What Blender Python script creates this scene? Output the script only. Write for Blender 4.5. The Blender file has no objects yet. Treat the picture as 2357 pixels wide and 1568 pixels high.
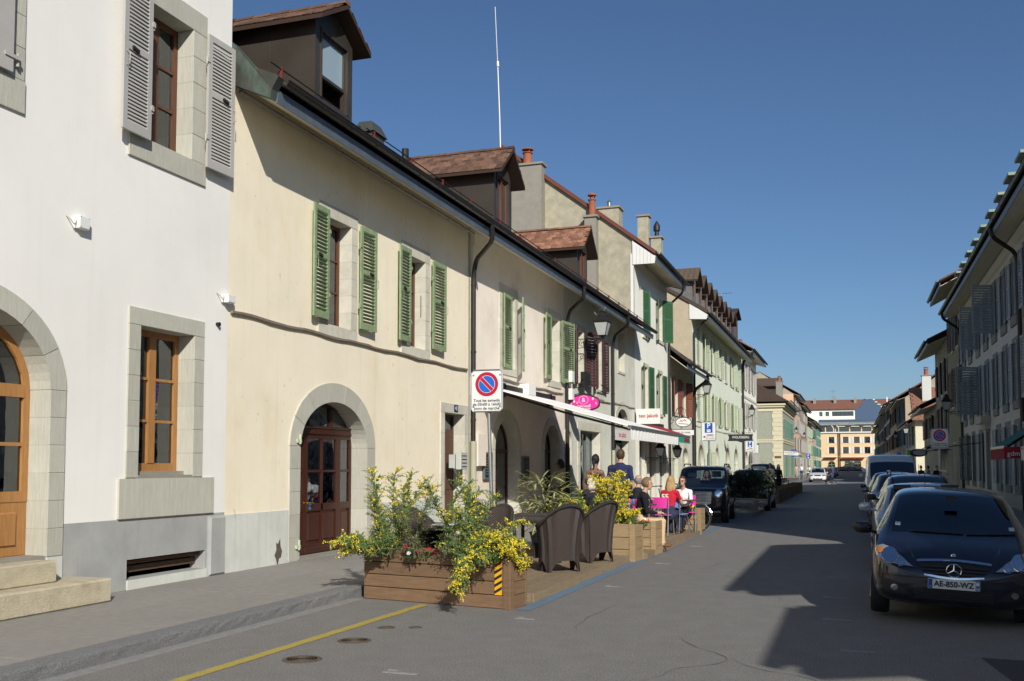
import bpy, math, random
from mathutils import Vector, Matrix
random.seed(7)
R = math.radians
SC = bpy.context.scene
COL = SC.collection

# ---------------------------------------------------------------- camera, sky, sun, exposure
cam_d = bpy.data.cameras.new('camera')
cam = bpy.data.objects.new('camera', cam_d); COL.objects.link(cam)
cam.location = (0, 0, 1.65)
cam.rotation_euler = (R(90 + 3.28), 0, R(18.92))
cam_d.sensor_width = 36.0; cam_d.lens = 36.0 * 2291 / 2357
cam_d.shift_y = 0.0666
cam_d.clip_start = 0.1; cam_d.clip_end = 3000
SC.camera = cam
W = bpy.data.worlds.new("World"); SC.world = W; W.use_nodes = True
wn = W.node_tree; wn.nodes.clear()
SUN = Vector((1.0, -1.45, 1.0)).normalized()
sk = wn.nodes.new('ShaderNodeTexSky'); sk.sky_type = 'NISHITA'; sk.sun_disc = False
sk.sun_elevation = math.asin(SUN.z); sk.sun_rotation = math.atan2(SUN.x, SUN.y)
sk.air_density = 1.0; sk.dust_density = 1.0; sk.ozone_density = 6.5; sk.altitude = 400
bg = wn.nodes.new('ShaderNodeBackground'); bg.inputs['Strength'].default_value = 0.085
wo = wn.nodes.new('ShaderNodeOutputWorld')
wn.links.new(sk.outputs[0], bg.inputs[0]); wn.links.new(bg.outputs[0], wo.inputs[0])
sl = bpy.data.lights.new('sun', 'SUN'); sl.energy = 5.0; sl.angle = R(0.53); sl.color = (1.0, 0.955, 0.885)
so = bpy.data.objects.new('sun', sl); COL.objects.link(so)
so.rotation_euler = SUN.to_track_quat('Z', 'Y').to_euler(); so.location = (30, -40, 60)
vs = SC.view_settings
vs.view_transform = 'Standard'; vs.look = 'None'; vs.gamma = 1; vs.exposure = 0.0; vs.use_curve_mapping = False

# ---------------------------------------------------------------- helpers: materials
MATS = {}
def rgb(h):
    c = [int(h[i:i + 2], 16) / 255 for i in (0, 2, 4)]
    return tuple((x / 12.92 if x < .04045 else ((x + .055) / 1.055) ** 2.4) for x in c)
def M(name, col, rough=.8, var=.12, scale=2.0, bump=0, bscale=80, rnd=0.0, metal=0, st=(1, 1, 1), spec=.4,
      stain=0, stc=None, sts=.6, stst=(1, 1, 1), coat=0, grain=0, local=False, emit=0, drip=0, spots=0):
    if name in MATS: return MATS[name]
    if isinstance(col, str): col = rgb(col)
    m = bpy.data.materials.new(name); m.use_nodes = True; MATS[name] = m
    nt = m.node_tree; N = nt.nodes; L = nt.links
    b = N['Principled BSDF']
    b.inputs['Roughness'].default_value = rough; b.inputs['Metallic'].default_value = metal
    b.inputs['Specular IOR Level'].default_value = spec
    if coat: b.inputs['Coat Weight'].default_value = coat; b.inputs['Coat Roughness'].default_value = .04
    if local:
        tc = N.new('ShaderNodeTexCoord'); src = tc.outputs['Object']
    else:
        g = N.new('ShaderNodeNewGeometry'); src = g.outputs['Position']
    def mp(s):
        k = N.new('ShaderNodeMapping'); k.inputs['Scale'].default_value = s; L.new(src, k.inputs[0]); return k.outputs[0]
    def noise(vec, sc, det=6, ro=.6):
        n = N.new('ShaderNodeTexNoise'); n.inputs['Scale'].default_value = sc; n.inputs['Detail'].default_value = det
        n.inputs['Roughness'].default_value = ro; L.new(vec, n.inputs['Vector']); return n.outputs['Fac']
    def mix(fac, a, c):
        x = N.new('ShaderNodeMix'); x.data_type = 'RGBA'
        if isinstance(fac, (int, float)): x.inputs[0].default_value = fac
        else: L.new(fac, x.inputs[0])
        for i, v in ((6, a), (7, c)):
            if isinstance(v, tuple): x.inputs[i].default_value = v + (1,)
            else: L.new(v, x.inputs[i])
        return x.outputs[2]
    def ramp(f, a, c):
        r = N.new('ShaderNodeMapRange'); r.inputs['From Min'].default_value = a; r.inputs['From Max'].default_value = c
        L.new(f, r.inputs[0]); return r.outputs[0]
    v = mp(st)
    f = ramp(noise(v, scale), .3, .7)
    dk = tuple(max(0, c * (1 - var)) for c in col); lt = tuple(min(1, c * (1 + var * .6)) for c in col)
    c = mix(f, dk, lt)
    if grain:
        gn = ramp(noise(mp(tuple(x * 9 for x in st)), scale * 2, 8, .7), .35, .65)
        c = mix(gn, c, tuple(x * (1 - grain) for x in col)) if False else mix_mul(N, L, c, gn, grain)
    if stain:
        s = ramp(noise(mp(stst), sts, 7, .65), .52, .75)
        k = N.new('ShaderNodeMath'); k.operation = 'MULTIPLY'; k.inputs[1].default_value = stain; L.new(s, k.inputs[0])
        c = mix(k.outputs[0], c, stc if stc else tuple(x * .5 for x in col))
    if drip:
        f2 = ramp(noise(mp((5, 5, .3)), 1.3, 6, .6), .55, .8); k = N.new('ShaderNodeMath'); k.operation = 'MULTIPLY'; k.inputs[1].default_value = drip; L.new(f2, k.inputs[0])
        c = mix(k.outputs[0], c, tuple(x * y for x, y in zip(col, (.62, .58, .5))))
    if spots:
        f3 = ramp(noise(mp((1, 1, .7)), 9, 3, .5), .69, .76); k = N.new('ShaderNodeMath'); k.operation = 'MULTIPLY'; k.inputs[1].default_value = spots; L.new(f3, k.inputs[0])
        c = mix(k.outputs[0], c, tuple(x * y for x, y in zip(col, (.55, .42, .26))))
    if rnd:
        oi = N.new('ShaderNodeObjectInfo')
        hs = N.new('ShaderNodeHueSaturation'); L.new(c, hs.inputs['Color'])
        r1 = N.new('ShaderNodeMapRange'); r1.inputs['To Min'].default_value = 1 - rnd; r1.inputs['To Max'].default_value = 1 + rnd * .7
        L.new(oi.outputs['Random'], r1.inputs[0]); L.new(r1.outputs[0], hs.inputs['Value'])
        c = hs.outputs[0]
    L.new(c, b.inputs['Base Color'])
    if bump:
        bn = N.new('ShaderNodeBump'); bn.inputs['Strength'].default_value = bump; bn.inputs['Distance'].default_value = .02
        L.new(noise(v, bscale, 8, .7), bn.inputs['Height']); L.new(bn.outputs[0], b.inputs['Normal'])
    if emit:
        b.inputs['Emission Color'].default_value = col + (1,); b.inputs['Emission Strength'].default_value = emit
    return m
def mix_mul(N, L, c, f, amt):
    r = N.new('ShaderNodeMapRange'); r.inputs['To Min'].default_value = 1 - amt; r.inputs['To Max'].default_value = 1 + amt * .3
    L.new(f, r.inputs[0])
    hs = N.new('ShaderNodeHueSaturation'); L.new(c, hs.inputs['Color']); L.new(r.outputs[0], hs.inputs['Value'])
    return hs.outputs[0]
def flat(name, col, rough=.5, **k): return M(name, col, rough, var=.04, **k)
def glassm(name, tint=(.5, .55, .55), refl=.12, dens=.5):
    m = bpy.data.materials.new(name); m.use_nodes = True; MATS[name] = m
    nt = m.node_tree; N = nt.nodes; L = nt.links; N.clear()
    o = N.new('ShaderNodeOutputMaterial'); t = N.new('ShaderNodeBsdfTransparent'); t.inputs[0].default_value = tint + (1,)
    g = N.new('ShaderNodeBsdfGlossy'); g.inputs['Roughness'].default_value = .02; g.inputs[0].default_value = (.9, .95, 1, 1)
    lw = N.new('ShaderNodeFresnel'); lw.inputs['IOR'].default_value = 1.5
    ad = N.new('ShaderNodeMath'); ad.operation = 'ADD'; ad.inputs[1].default_value = refl; L.new(lw.outputs[0], ad.inputs[0])
    # slight waviness of old panes
    nz = N.new('ShaderNodeTexNoise'); nz.inputs['Scale'].default_value = 1.6; gp = N.new('ShaderNodeNewGeometry')
    L.new(gp.outputs['Position'], nz.inputs['Vector'])
    bp = N.new('ShaderNodeBump'); bp.inputs['Strength'].default_value = .25; bp.inputs['Distance'].default_value = .03
    L.new(nz.outputs['Fac'], bp.inputs['Height']); L.new(bp.outputs[0], g.inputs['Normal'])
    mx = N.new('ShaderNodeMixShader'); L.new(ad.outputs[0], mx.inputs[0]); L.new(t.outputs[0], mx.inputs[1]); L.new(g.outputs[0], mx.inputs[2])
    L.new(mx.outputs[0], o.inputs[0])
    return m
# ---------------------------------------------------------------- helpers: geometry
class Fr:
    """wall frame: s along the wall, d outward from the wall, z up"""
    def __init__(s, ox, oy, ang, flip=False):
        s.o = (ox, oy); s.t = (math.cos(ang), math.sin(ang))
        s.n = (s.t[1], -s.t[0]) if not flip else (-s.t[1], s.t[0])
    def p(s, a, d, z): return (s.o[0] + s.t[0] * a + s.n[0] * d, s.o[1] + s.t[1] * a + s.n[1] * d, z)
    def sub(s, a, d, ang):
        """frame hinged at (a, d), turned by ang out of the wall"""
        f = Fr(0, 0, 0); x, y, _ = s.p(a, d, 0); f.o = (x, y)
        c, q = math.cos(ang), math.sin(ang)
        f.t = (s.t[0] * c + s.n[0] * q, s.t[1] * c + s.n[1] * q)
        f.n = (s.n[0] * c - s.t[0] * q, s.n[1] * c - s.t[1] * q)
        return f
XY = Fr(0, 0, 0, True)      # s = x, d = y
WORG = {}
class MB:
    def __init__(s): s.v = []; s.f = []; s.m = []; s.cm = 0
    def add(s, vs, fs):
        b = len(s.v); s.v += vs; s.f += [tuple(b + i for i in f) for f in fs]; s.m += [s.cm] * len(fs); return s
    def quad(s, a, b, c, d): return s.add([a, b, c, d], [(0, 1, 2, 3)])
    def poly(s, pts): return s.add(list(pts), [tuple(range(len(pts)))])
    def box(s, fr, a0, a1, d0, d1, z0, z1):
        P = [fr.p(a, d, z) for z in (z0, z1) for d in (d0, d1) for a in (a0, a1)]
        return s.add(P, [(0, 1, 3, 2), (4, 6, 7, 5), (0, 4, 5, 1), (2, 3, 7, 6), (0, 2, 6, 4), (1, 5, 7, 3)])
    def bbox(s, fr, a0, a1, d0, d1, z0, z1, c=.006):
        """box with its front (d1) face edges chamfered"""
        o = [(a0, z0), (a1, z0), (a1, z1), (a0, z1)]
        i = [(a0 + c, z0 + c), (a1 - c, z0 + c), (a1 - c, z1 - c), (a0 + c, z1 - c)]
        P = [fr.p(a, d0, z) for a, z in o] + [fr.p(a, d1 - c, z) for a, z in o] + [fr.p(a, d1, z) for a, z in i]
        F = [(3, 2, 1, 0), (8, 9, 10, 11)]
        for k in range(4):
            n = (k + 1) % 4; F += [(k, n, 4 + n, 4 + k), (4 + k, 4 + n, 8 + n, 8 + k)]
        return s.add(P, F)
    def prism(s, fr, pts, d0, d1, cap=True):
        n = len(pts); P = [fr.p(a, d0, z) for a, z in pts] + [fr.p(a, d1, z) for a, z in pts]
        F = [(i, (i + 1) % n, n + (i + 1) % n, n + i) for i in range(n)]
        if cap: F += [tuple(range(n)), tuple(range(2 * n - 1, n - 1, -1))]
        return s.add(P, F)
    def xprism(s, fr, pts, a0, a1, cap=True):
        """polygon in (d, z) swept along s"""
        n = len(pts); P = [fr.p(a0, d, z) for d, z in pts] + [fr.p(a1, d, z) for d, z in pts]
        F = [(i, (i + 1) % n, n + (i + 1) % n, n + i) for i in range(n)]
        if cap: F += [tuple(range(n)), tuple(range(2 * n - 1, n - 1, -1))]
        return s.add(P, F)
    def tube(s, pts, r, n=8, cap=True):
        pts = [Vector(p) for p in pts]; rs = r if isinstance(r, (list, tuple)) else [r] * len(pts)
        rings = []; up = None
        for i, p in enumerate(pts):
            t = (pts[min(i + 1, len(pts) - 1)] - pts[max(i - 1, 0)])
            t = t.normalized() if t.length > 1e-9 else Vector((0, 0, 1))
            if up is None: up = Vector((0, 0, 1)) if abs(t.z) < .9 else Vector((1, 0, 0))
            x = t.cross(up)
            if x.length < 1e-6: x = t.orthogonal()
            x.normalize(); y = x.cross(t).normalized(); up = y
            rings.append([tuple(p + (x * math.cos(2 * math.pi * k / n) + y * math.sin(2 * math.pi * k / n)) * rs[i]) for k in range(n)])
        V = [q for g in rings for q in g]; F = []
        for i in range(len(pts) - 1):
            for k in range(n):
                a = i * n + k; b = i * n + (k + 1) % n; F.append((a, b, b + n, a + n))
        if cap: F += [tuple(range(n - 1, -1, -1)), tuple(range((len(pts) - 1) * n, len(pts) * n))]
        return s.add(V, F)
    def lathe(s, c, prof, n=16, sx=1, sy=1):
        V = [(c[0] + r * sx * math.cos(2 * math.pi * k / n), c[1] + r * sy * math.sin(2 * math.pi * k / n), c[2] + z) for r, z in prof for k in range(n)]
        F = []
        for i in range(len(prof) - 1):
            for k in range(n):
                a = i * n + k; b = i * n + (k + 1) % n; F.append((a, b, b + n, a + n))
        F += [tuple(range(n - 1, -1, -1)), tuple(range((len(prof) - 1) * n, len(prof) * n))]
        return s.add(V, F)
    def ball(s, c, r, n=10, sx=1, sy=1, sz=1):
        return s.lathe(c, [(max(.001, r * math.sin(math.pi * i / n)), -r * sz * math.cos(math.pi * i / n)) for i in range(n + 1)], n + 2, sx, sy)
    def mesh(s, name, mats, org=(0, 0, 0), smooth=False):
        me = bpy.data.meshes.new(name)
        me.from_pydata([(x - org[0], y - org[1], z - org[2]) for x, y, z in s.v], [], s.f)
        if not isinstance(mats, (list, tuple)): mats = [mats]
        for m in mats: me.materials.append(m)
        if len(mats) > 1: me.polygons.foreach_set('material_index', s.m)
        if smooth:
            me.polygons.foreach_set('use_smooth', [True] * len(me.polygons))
            if smooth != 'all':
                try: me.set_sharp_from_angle(angle=R(40))
                except Exception: pass
        me.update(); return me
    def build(s, name, mats, parent=None, smooth=False, kind=None, label=None):
        org = WORG.get(parent.name, (0, 0, 0)) if parent else (0, 0, 0)
        o = bpy.data.objects.new(name, s.mesh(name, mats, org, smooth)); COL.objects.link(o)
        if parent: o.parent = parent; WORG[o.name] = org
        if kind: o['kind'] = kind
        if label: o['label'] = label
        return o
def thing(name, label, cat, loc=(0, 0, 0), group=None, rz=0):
    o = bpy.data.objects.new(name, None); COL.objects.link(o); o.location = loc; o.rotation_euler.z = rz
    o.empty_display_size = .2
    o['label'] = label; o['category'] = cat
    if group: o['group'] = group
    WORG[o.name] = tuple(loc) if not rz else (0, 0, 0)
    return o
def lthing(name, label, cat, loc, rz=0, group=None, rot=None):
    """thing whose parts are modelled in its own local coordinates"""
    o = thing(name, label, cat, loc, group, rz)
    if rot: o.rotation_euler = rot
    WORG[o.name] = (0, 0, 0); return o
def tag(o, label, cat, group=None):
    o['label'] = label; o['category'] = cat
    if group: o['group'] = group
    return o
def struct(o): o['kind'] = 'structure'; return o
def inst(name, me, parent, loc, rot=(0, 0, 0), scale=(1, 1, 1)):
    o = bpy.data.objects.new(name, me); COL.objects.link(o); o.parent = parent
    g = WORG.get(parent.name, (0, 0, 0)); o.location = (loc[0] - g[0], loc[1] - g[1], loc[2] - g[2])
    o.rotation_euler = rot; o.scale = scale; return o
def dup(root, loc, rz=None, label=None, group=None, rot=None):
    r = root.copy(); COL.objects.link(r); r.location = loc
    if rz is not None: r.rotation_euler.z = rz
    if rot: r.rotation_euler = rot
    if label: r['label'] = label
    if group: r['group'] = group
    for ch in list(root.children):
        c = ch.copy(); COL.objects.link(c); c.parent = r
        for g in ch.children:
            d = g.copy(); COL.objects.link(d); d.parent = c
    return r
def text(name, body, size, mat, parent, loc, rot, align='CENTER', sx=1, ext=.0015, bold=0):
    cu = bpy.data.curves.new(name, 'FONT'); cu.body = body; cu.size = size; cu.align_x = align; cu.align_y = 'CENTER'
    cu.extrude = ext; cu.offset = bold; cu.resolution_u = 3
    t = bpy.data.objects.new(name, cu); COL.objects.link(t)
    dg = bpy.context.evaluated_depsgraph_get(); me = bpy.data.meshes.new_from_object(t.evaluated_get(dg))
    bpy.data.objects.remove(t); me.materials.clear(); me.materials.append(mat)
    return inst(name, me, parent, loc, rot, (sx, 1, 1))
LF = Fr(-8.5, 0, R(90))              # left facades: s = Y, d = +X
RF = Fr(5.5, 0, R(90), True)         # right facades: s = Y, d = -X
# ---------------------------------------------------------------- materials
m_white = M('white plaster', 'E9E6DE', .9, .05, .7, .12, 50, drip=.12, spots=.04, stain=.25, stc=rgb('D2D0C6'), sts=.5)
m_yel = M('yellow plaster', 'F3E8CE', .92, .06, .9, .5, 90, drip=.22, spots=.45, stain=.35, stc=rgb('DCC594'), sts=1.2, stst=(1, 1, .5))
m_pink = M('pink plaster', 'E9DECE', .92, .08, .8, .4, 80, drip=.3, spots=.25, stain=.4, stc=rgb('C9AE98'), sts=.9)
m_gry = M('grey green plaster', 'D2D3C4', .92, .08, .8, .4, 80, drip=.35, stain=.3, stc=rgb('9C9B88'), sts=.9)
m_wht2 = M('pale cream plaster', 'F0F0E2', .92, .06, .8, .3, 70, stain=.3, stc=rgb('CFCDB8'), sts=.7)
m_grn = M('mint plaster', 'E0E8D2', .92, .05, .8, .3, 70)
m_rough = M('roughcast', 'ABA58F', .95, .22, 3, .9, 40, stain=.5, stc=rgb('7F7A68'), sts=.7)
m_stone = M('grey limestone', 'BAB8A9', .9, .12, 14, .45, 45, rnd=.09, st=(3, 3, .2), stain=.25, stc=rgb('8F8E7C'), sts=2)
m_stone2 = M('light limestone', 'C8C4B3', .9, .12, 5, .45, 45, rnd=.08, stain=.35, stc=rgb('A39B84'), sts=2)
m_mortar = M('mortar', 'A7A392', .95)
m_plgrey = M('grey render plinth', 'A2A39F', .9, .14, 2, .3, 50, drip=.35, stain=.6, stc=rgb('74756C'), sts=1.6, stst=(1, 1, .4))
m_plpale = M('pale render plinth', 'CBCDC4', .9, .08, 2, .25, 50, drip=.4, spots=.3, stain=.5, stc=rgb('9DA093'), sts=1.8, stst=(1, 1, .4))
m_oak = M('varnished oak', 'AD7C48', .4, .2, 6, .05, 60, st=(8, 8, .7), grain=.3)
m_brn = M('red brown painted wood', '65402B', .4, .2, 6, .05, 60, st=(8, 8, .8), grain=.25)
m_mah = M('mahogany door wood', '46241A', .35, .25, 6, .05, 60, st=(8, 8, .8), grain=.35)
m_door = M('brown oak door', '5C4030', .6, .2, 6, .1, 60, st=(8, 8, .8), grain=.3)
m_shgrey = M('grey shutter paint', 'ACA9A3', .55, .05, 4)
m_shgreen = M('sage shutter paint', '879872', .6, .2, 9, .1, 60, stain=.3, stc=rgb('55703F'), sts=5, rnd=.05)
m_shgreen2 = M('dark green shutter paint', '3E6446', .5, .1, 6)
m_shbrown = M('brown shutter paint', '4A3330', .55, .15, 6)
m_shrust = M('rust shutter paint', '854D38', .55, .15, 6)
m_shpale = M('pale sage shutter paint', 'B4BEA2', .6, .1, 6)
m_shteal = M('teal shutter paint', '5F8A7D', .55, .1, 6)
m_shdk = M('slate shutter paint', '5C666A', .55, .1, 6)
m_iron = M('dark iron', '22201E', .5, .2, 8)
m_steel = M('galvanised steel', '9EA3A5', .4, .1, 20, metal=.8)
m_zinc = M('blue zinc flashing', '66707A', .45, .15, 4, metal=.3)
m_gut = M('dark gutter', '3A3733', .4, .2, 6, metal=.4)
m_copper = M('weathered copper', '50534C', .5, .25, 3, .1, 40, metal=.3, stain=.6, stc=rgb('6E8F7D'), sts=2.4, stst=(1, 1, .4))
m_soff = M('cream soffit boards', 'D2CBB0', .7, .07, 3, rnd=.05)
m_metalbr = M('brown sheet metal', '48423B', .45, .2, 1.5, metal=.3)
m_tile = M('old clay tile', '6F5242', .9, .3, 12, .4, 60, rnd=.5, stain=.5, stc=rgb('55523F'), sts=6)
m_tiled = M('dark clay tile', '5A4A3F', .9, .3, 12, .4, 60, rnd=.35, stain=.4, stc=rgb('6B6A50'), sts=5)
m_tiler = M('red clay tile', '8F6650', .9, .3, 9, .4, 60, rnd=.45)
m_roof = M('brown roof tiling', '6B5040', .9, .3, 5, .6, 30)
m_roofr = M('red roof tiling', '7E5646', .9, .3, 2.5, .6, 20)
m_terra = M('terracotta pot', '98593C', .8, .15, 8)
m_red = M('red oxide bracket', '6F2A22', .6, .2)
m_dark = M('dark interior', '16130F', .9)
m_int = M('dim interior wall', '4A443A', .9)
m_curt = M('net curtain', 'C9CAC0', .9, .1, 8, st=(1, 6, .3))
m_blk = M('black rubber', '121212', .7)
m_wpaint = M('white enamel', 'DCDCD6', .45, .04)
m_glass = glassm('window glass', (.55, .6, .58), .10)
m_glassd = glassm('dark window glass', (.25, .27, .27), .16)
m_conc = M('cast concrete', '8F8B7F', .92, .12, 5, .4, 60)

# ---------------------------------------------------------------- facade pieces
def ell(h, n=14, g=0):
    """points of the opening's arched top (grown by g)"""
    c = (h['s0'] + h['s1']) / 2; hw = (h['s1'] - h['s0']) / 2 + g; rise = h['rise'] + g; zs = h['z1'] - h['rise']
    return [(c - hw * math.cos(math.pi * i / n), zs + rise * math.sin(math.pi * i / n)) for i in range(n + 1)]
def hole(s0, s1, z0, z1, rise=0, w=0, sill=0): return dict(s0=s0, s1=s1, z0=z0, z1=z1, rise=rise, w=w, sill=sill)
def wall(parent, fr, s0, s1, z0, z1, holes, mat, depth=.3, name='wall', back=True, thick=None):
    mb = MB(); H = []
    for h in holes:
        w = h['w']; H.append((h['s0'] - w, h['s1'] + w, h['z0'] - (h['sill'] if h['sill'] else 0), h['z1'] + w, h))
    ss = sorted({s0, s1} | {max(s0, min(s1, x)) for a in H for x in a[:2]}); zs = sorted({z0, z1} | {max(z0, min(z1, x)) for a in H for x in a[2:4]})
    for i in range(len(ss) - 1):
        for j in range(len(zs) - 1):
            cs = (ss[i] + ss[i + 1]) / 2; cz = (zs[j] + zs[j + 1]) / 2
            if any(a[0] < cs < a[1] and a[2] < cz < a[3] for a in H): continue
            mb.quad(fr.p(ss[i], 0, zs[j]), fr.p(ss[i + 1], 0, zs[j]), fr.p(ss[i + 1], 0, zs[j + 1]), fr.p(ss[i], 0, zs[j + 1]))
    for a in H:
        h = a[4]; w = h['w']
        if h['rise']:
            pts = ell(h, 14, w); top = a[3]
            for k in range(len(pts) - 1):
                p, q = pts[k], pts[k + 1]
                mb.quad(fr.p(p[0], 0, p[1]), fr.p(q[0], 0, q[1]), fr.p(q[0], 0, top), fr.p(p[0], 0, top))
                mb.quad(fr.p(p[0], 0, p[1]), fr.p(q[0], 0, q[1]), fr.p(q[0], -depth, q[1]), fr.p(p[0], -depth, p[1]))
            zt = h['z1'] - h['rise']
        else:
            zt = a[3]; mb.quad(fr.p(a[0], 0, zt), fr.p(a[1], 0, zt), fr.p(a[1], -depth, zt), fr.p(a[0], -depth, zt))
        for s in (a[0], a[1]): mb.quad(fr.p(s, 0, a[2]), fr.p(s, 0, zt), fr.p(s, -depth, zt), fr.p(s, -depth, a[2]))
        mb.quad(fr.p(a[0], 0, a[2]), fr.p(a[1], 0, a[2]), fr.p(a[1], -depth, a[2]), fr.p(a[0], -depth, a[2]))
        if thick is None and back:      # the room behind, kept as part of the wall shell
            pass
    o = mb.build(name, mat, parent)
    if back:
        ib = MB()
        for a in H:
            e = .35; D = depth + .02
            ib.box(fr, a[0] - e, a[1] + e, -D - 1.6, -D - 1.55, max(z0, a[2] - .2), a[3] + .2)
            for s in (a[0] - e, a[1] + e - .03): ib.box(fr, s, s + .03, -D - 1.55, -D, max(z0, a[2] - .2), a[3] + .2)
            ib.box(fr, a[0] - e + .03, a[1] + e - .03, -D - 1.55, -D, a[3] + .17, a[3] + .2)
            ib.box(fr, a[0] - e + .03, a[1] + e - .03, -D - 1.55, -D, max(z0, a[2] - .2), max(z0, a[2] - .2) + .03)
            # wall thickness ring closing the gap between reveal and room
        if H: ib.build('room', m_int, parent)
    return o
def surround(parent, fr, h, mat, n=5, depth=.28, pr=.015, lint=True, fine=True, nv=7, sillpr=.03):
    """stones round an opening; the wall was cut larger by h['w'], the stones fill the cut"""
    w = h['w']; s0, s1, z0, z1 = h['s0'], h['s1'], h['z0'], h['z1']; zt = z1 - h['rise'] if h['rise'] else z1
    mb = MB(); g = .0025
    back = mb.box(fr, s0 - w + .002, s0 - .003, -depth + .004, pr - .004, z0, zt)
    part = mb.build('stone_surround', m_mortar, parent); mb = MB(); mb.box(fr, s1 + .003, s1 + w - .002, -depth + .004, pr - .004, z0, zt); mb.build('mortar_bed', m_mortar, part)
    def stone(fn):
        b = MB(); fn(b); b.build('stone', mat, part)
    hh = (zt - z0) / n
    for s in (-1, 1):
        a, b_ = (s0 - w, s0) if s < 0 else (s1, s1 + w)
        for k in range(n):
            e = random.uniform(-.0, .004)
            stone(lambda b: b.bbox(fr, a + .001, b_ - .001, -depth, pr + e, z0 + k * hh + g, z0 + (k + 1) * hh - g, .004))
    if h['rise']:
        def at(t, gr):
            c = (s0 + s1) / 2; hw = (s1 - s0) / 2 + gr; r = h['rise'] + gr
            return (c - hw * math.cos(math.pi * t), zt + r * math.sin(math.pi * t))
        for k in range(nv):
            t0 = k / nv + .0014; t1 = (k + 1) / nv - .0014
            pts = [at(t0 + (t1 - t0) * i / 4, 0) for i in range(5)] + [at(t1 - (t1 - t0) * i / 4, w) for i in range(5)]
            stone(lambda b: b.prism(fr, pts, -depth, pr + random.uniform(0, .004)))
        mm = MB(); pts = [at(i / 28, .008) for i in range(29)] + [at(1 - i / 28, w - .003) for i in range(29)]
        for i in range(28):
            mm.prism(fr, [at(i / 28, .008), at((i + 1) / 28, .008), at((i + 1) / 28, w - .003), at(i / 28, w - .003)], -depth + .005, pr - .01, False)
        mm.build('mortar_bed', m_mortar, part)
    elif lint: stone(lambda b: b.bbox(fr, s0 - w, s1 + w, -depth, pr + .002, z1 + g, z1 + w, .004))
    if h['sill']: stone(lambda b: b.bbox(fr, s0 - w - .01, s1 + w + .01, -depth, sillpr, z0 - h['sill'], z0 - g, .006))
    return part
def window(parent, fr, s0, s1, z0, z1, d, mat, cols=2, rows=3, fw=.055, bar=.025, mid=.09, gm=None, rise=0, name='window', curtain=None, dep=.06):
    """timber window: frame mesh with a pane child in every light"""
    gm = gm or m_glass; mb = MB(); panes = []
    mb.box(fr, s0, s0 + fw, d - dep, d, z0, z1 - rise); mb.box(fr, s1 - fw, s1, d - dep, d, z0, z1 - rise)
    mb.box(fr, s0 + fw, s1 - fw, d - dep, d, z0, z0 + fw * 1.3)
    if rise:
        h = dict(s0=s0, s1=s1, z1=z1, rise=rise)
        o = ell(h, 14); i_ = ell(h, 14, -fw)
        for k in range(14): mb.prism(fr, [o[k], o[k + 1], i_[k + 1], i_[k]], d - dep, d)
        zt = z1 - rise
        mb.box(fr, s0 + fw, s1 - fw, d - dep, d + .01, zt - fw, zt + fw * .6)
        for c in range(1, max(2, cols)):
            x = s0 + (s1 - s0) * c / max(2, cols); hw = (s1 - s0) / 2; q = abs(x - (s0 + s1) / 2) / hw
            mb.box(fr, x - bar, x + bar, d - dep, d - .005, zt + fw * .6, zt + (rise - fw) * math.sqrt(max(0, 1 - q * q)))
        pb = MB(); pb.prism(fr, [(s0 + fw, zt + fw * .6)] + [p for p in i_ if p[1] > zt + fw * .6] + [(s1 - fw, zt + fw * .6)], d - dep * .6, d - dep * .6 + .004); panes.append(pb)
        zt -= fw
    else:
        mb.box(fr, s0 + fw, s1 - fw, d - dep, d, z1 - fw, z1); zt = z1 - fw
    zb = z0 + fw * 1.3; W_ = (s1 - s0 - 2 * fw - mid * (cols - 1)) / cols
    for c in range(cols):
        a = s0 + fw + c * (W_ + mid)
        if c: mb.box(fr, a - mid, a, d - dep, d + .012, zb, zt)
        for r in range(rows):
            q0 = zb + (zt - zb) * r / rows; q1 = zb + (zt - zb) * (r + 1) / rows
            if r: mb.box(fr, a, a + W_, d - dep * .8, d - .004, q0 - bar / 2, q0 + bar / 2)
            p0 = q0 + (bar / 2 if r else 0); p1 = q1 - (bar / 2 if r < rows - 1 else 0)
            if cols == 1 and False: pass
            pb = MB(); pb.box(fr, a, a + W_, d - dep * .6, d - dep * .6 + .004, p0, p1); panes.append(pb)
    o = mb.build(name, mat, parent)
    for pb in panes: pb.build('pane', gm, o)
    if curtain:
        cb = MB(); n = 40; zc = z0 + .05
        for side in curtain:
            a0, a1 = side
            for k in range(n):
                x0 = s0 + (s1 - s0) * (a0 + (a1 - a0) * k / n); x1 = s0 + (s1 - s0) * (a0 + (a1 - a0) * (k + 1) / n)
                e0 = .02 * math.sin(k * 1.3); e1 = .02 * math.sin((k + 1) * 1.3)
                cb.quad(fr.p(x0, d - .16 + e0, zc), fr.p(x1, d - .16 + e1, zc), fr.p(x1, d - .16 + e1, z1 - .06), fr.p(x0, d - .16 + e0, z1 - .06))
        cb.build('curtain', m_curt, o)
    return o
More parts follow.
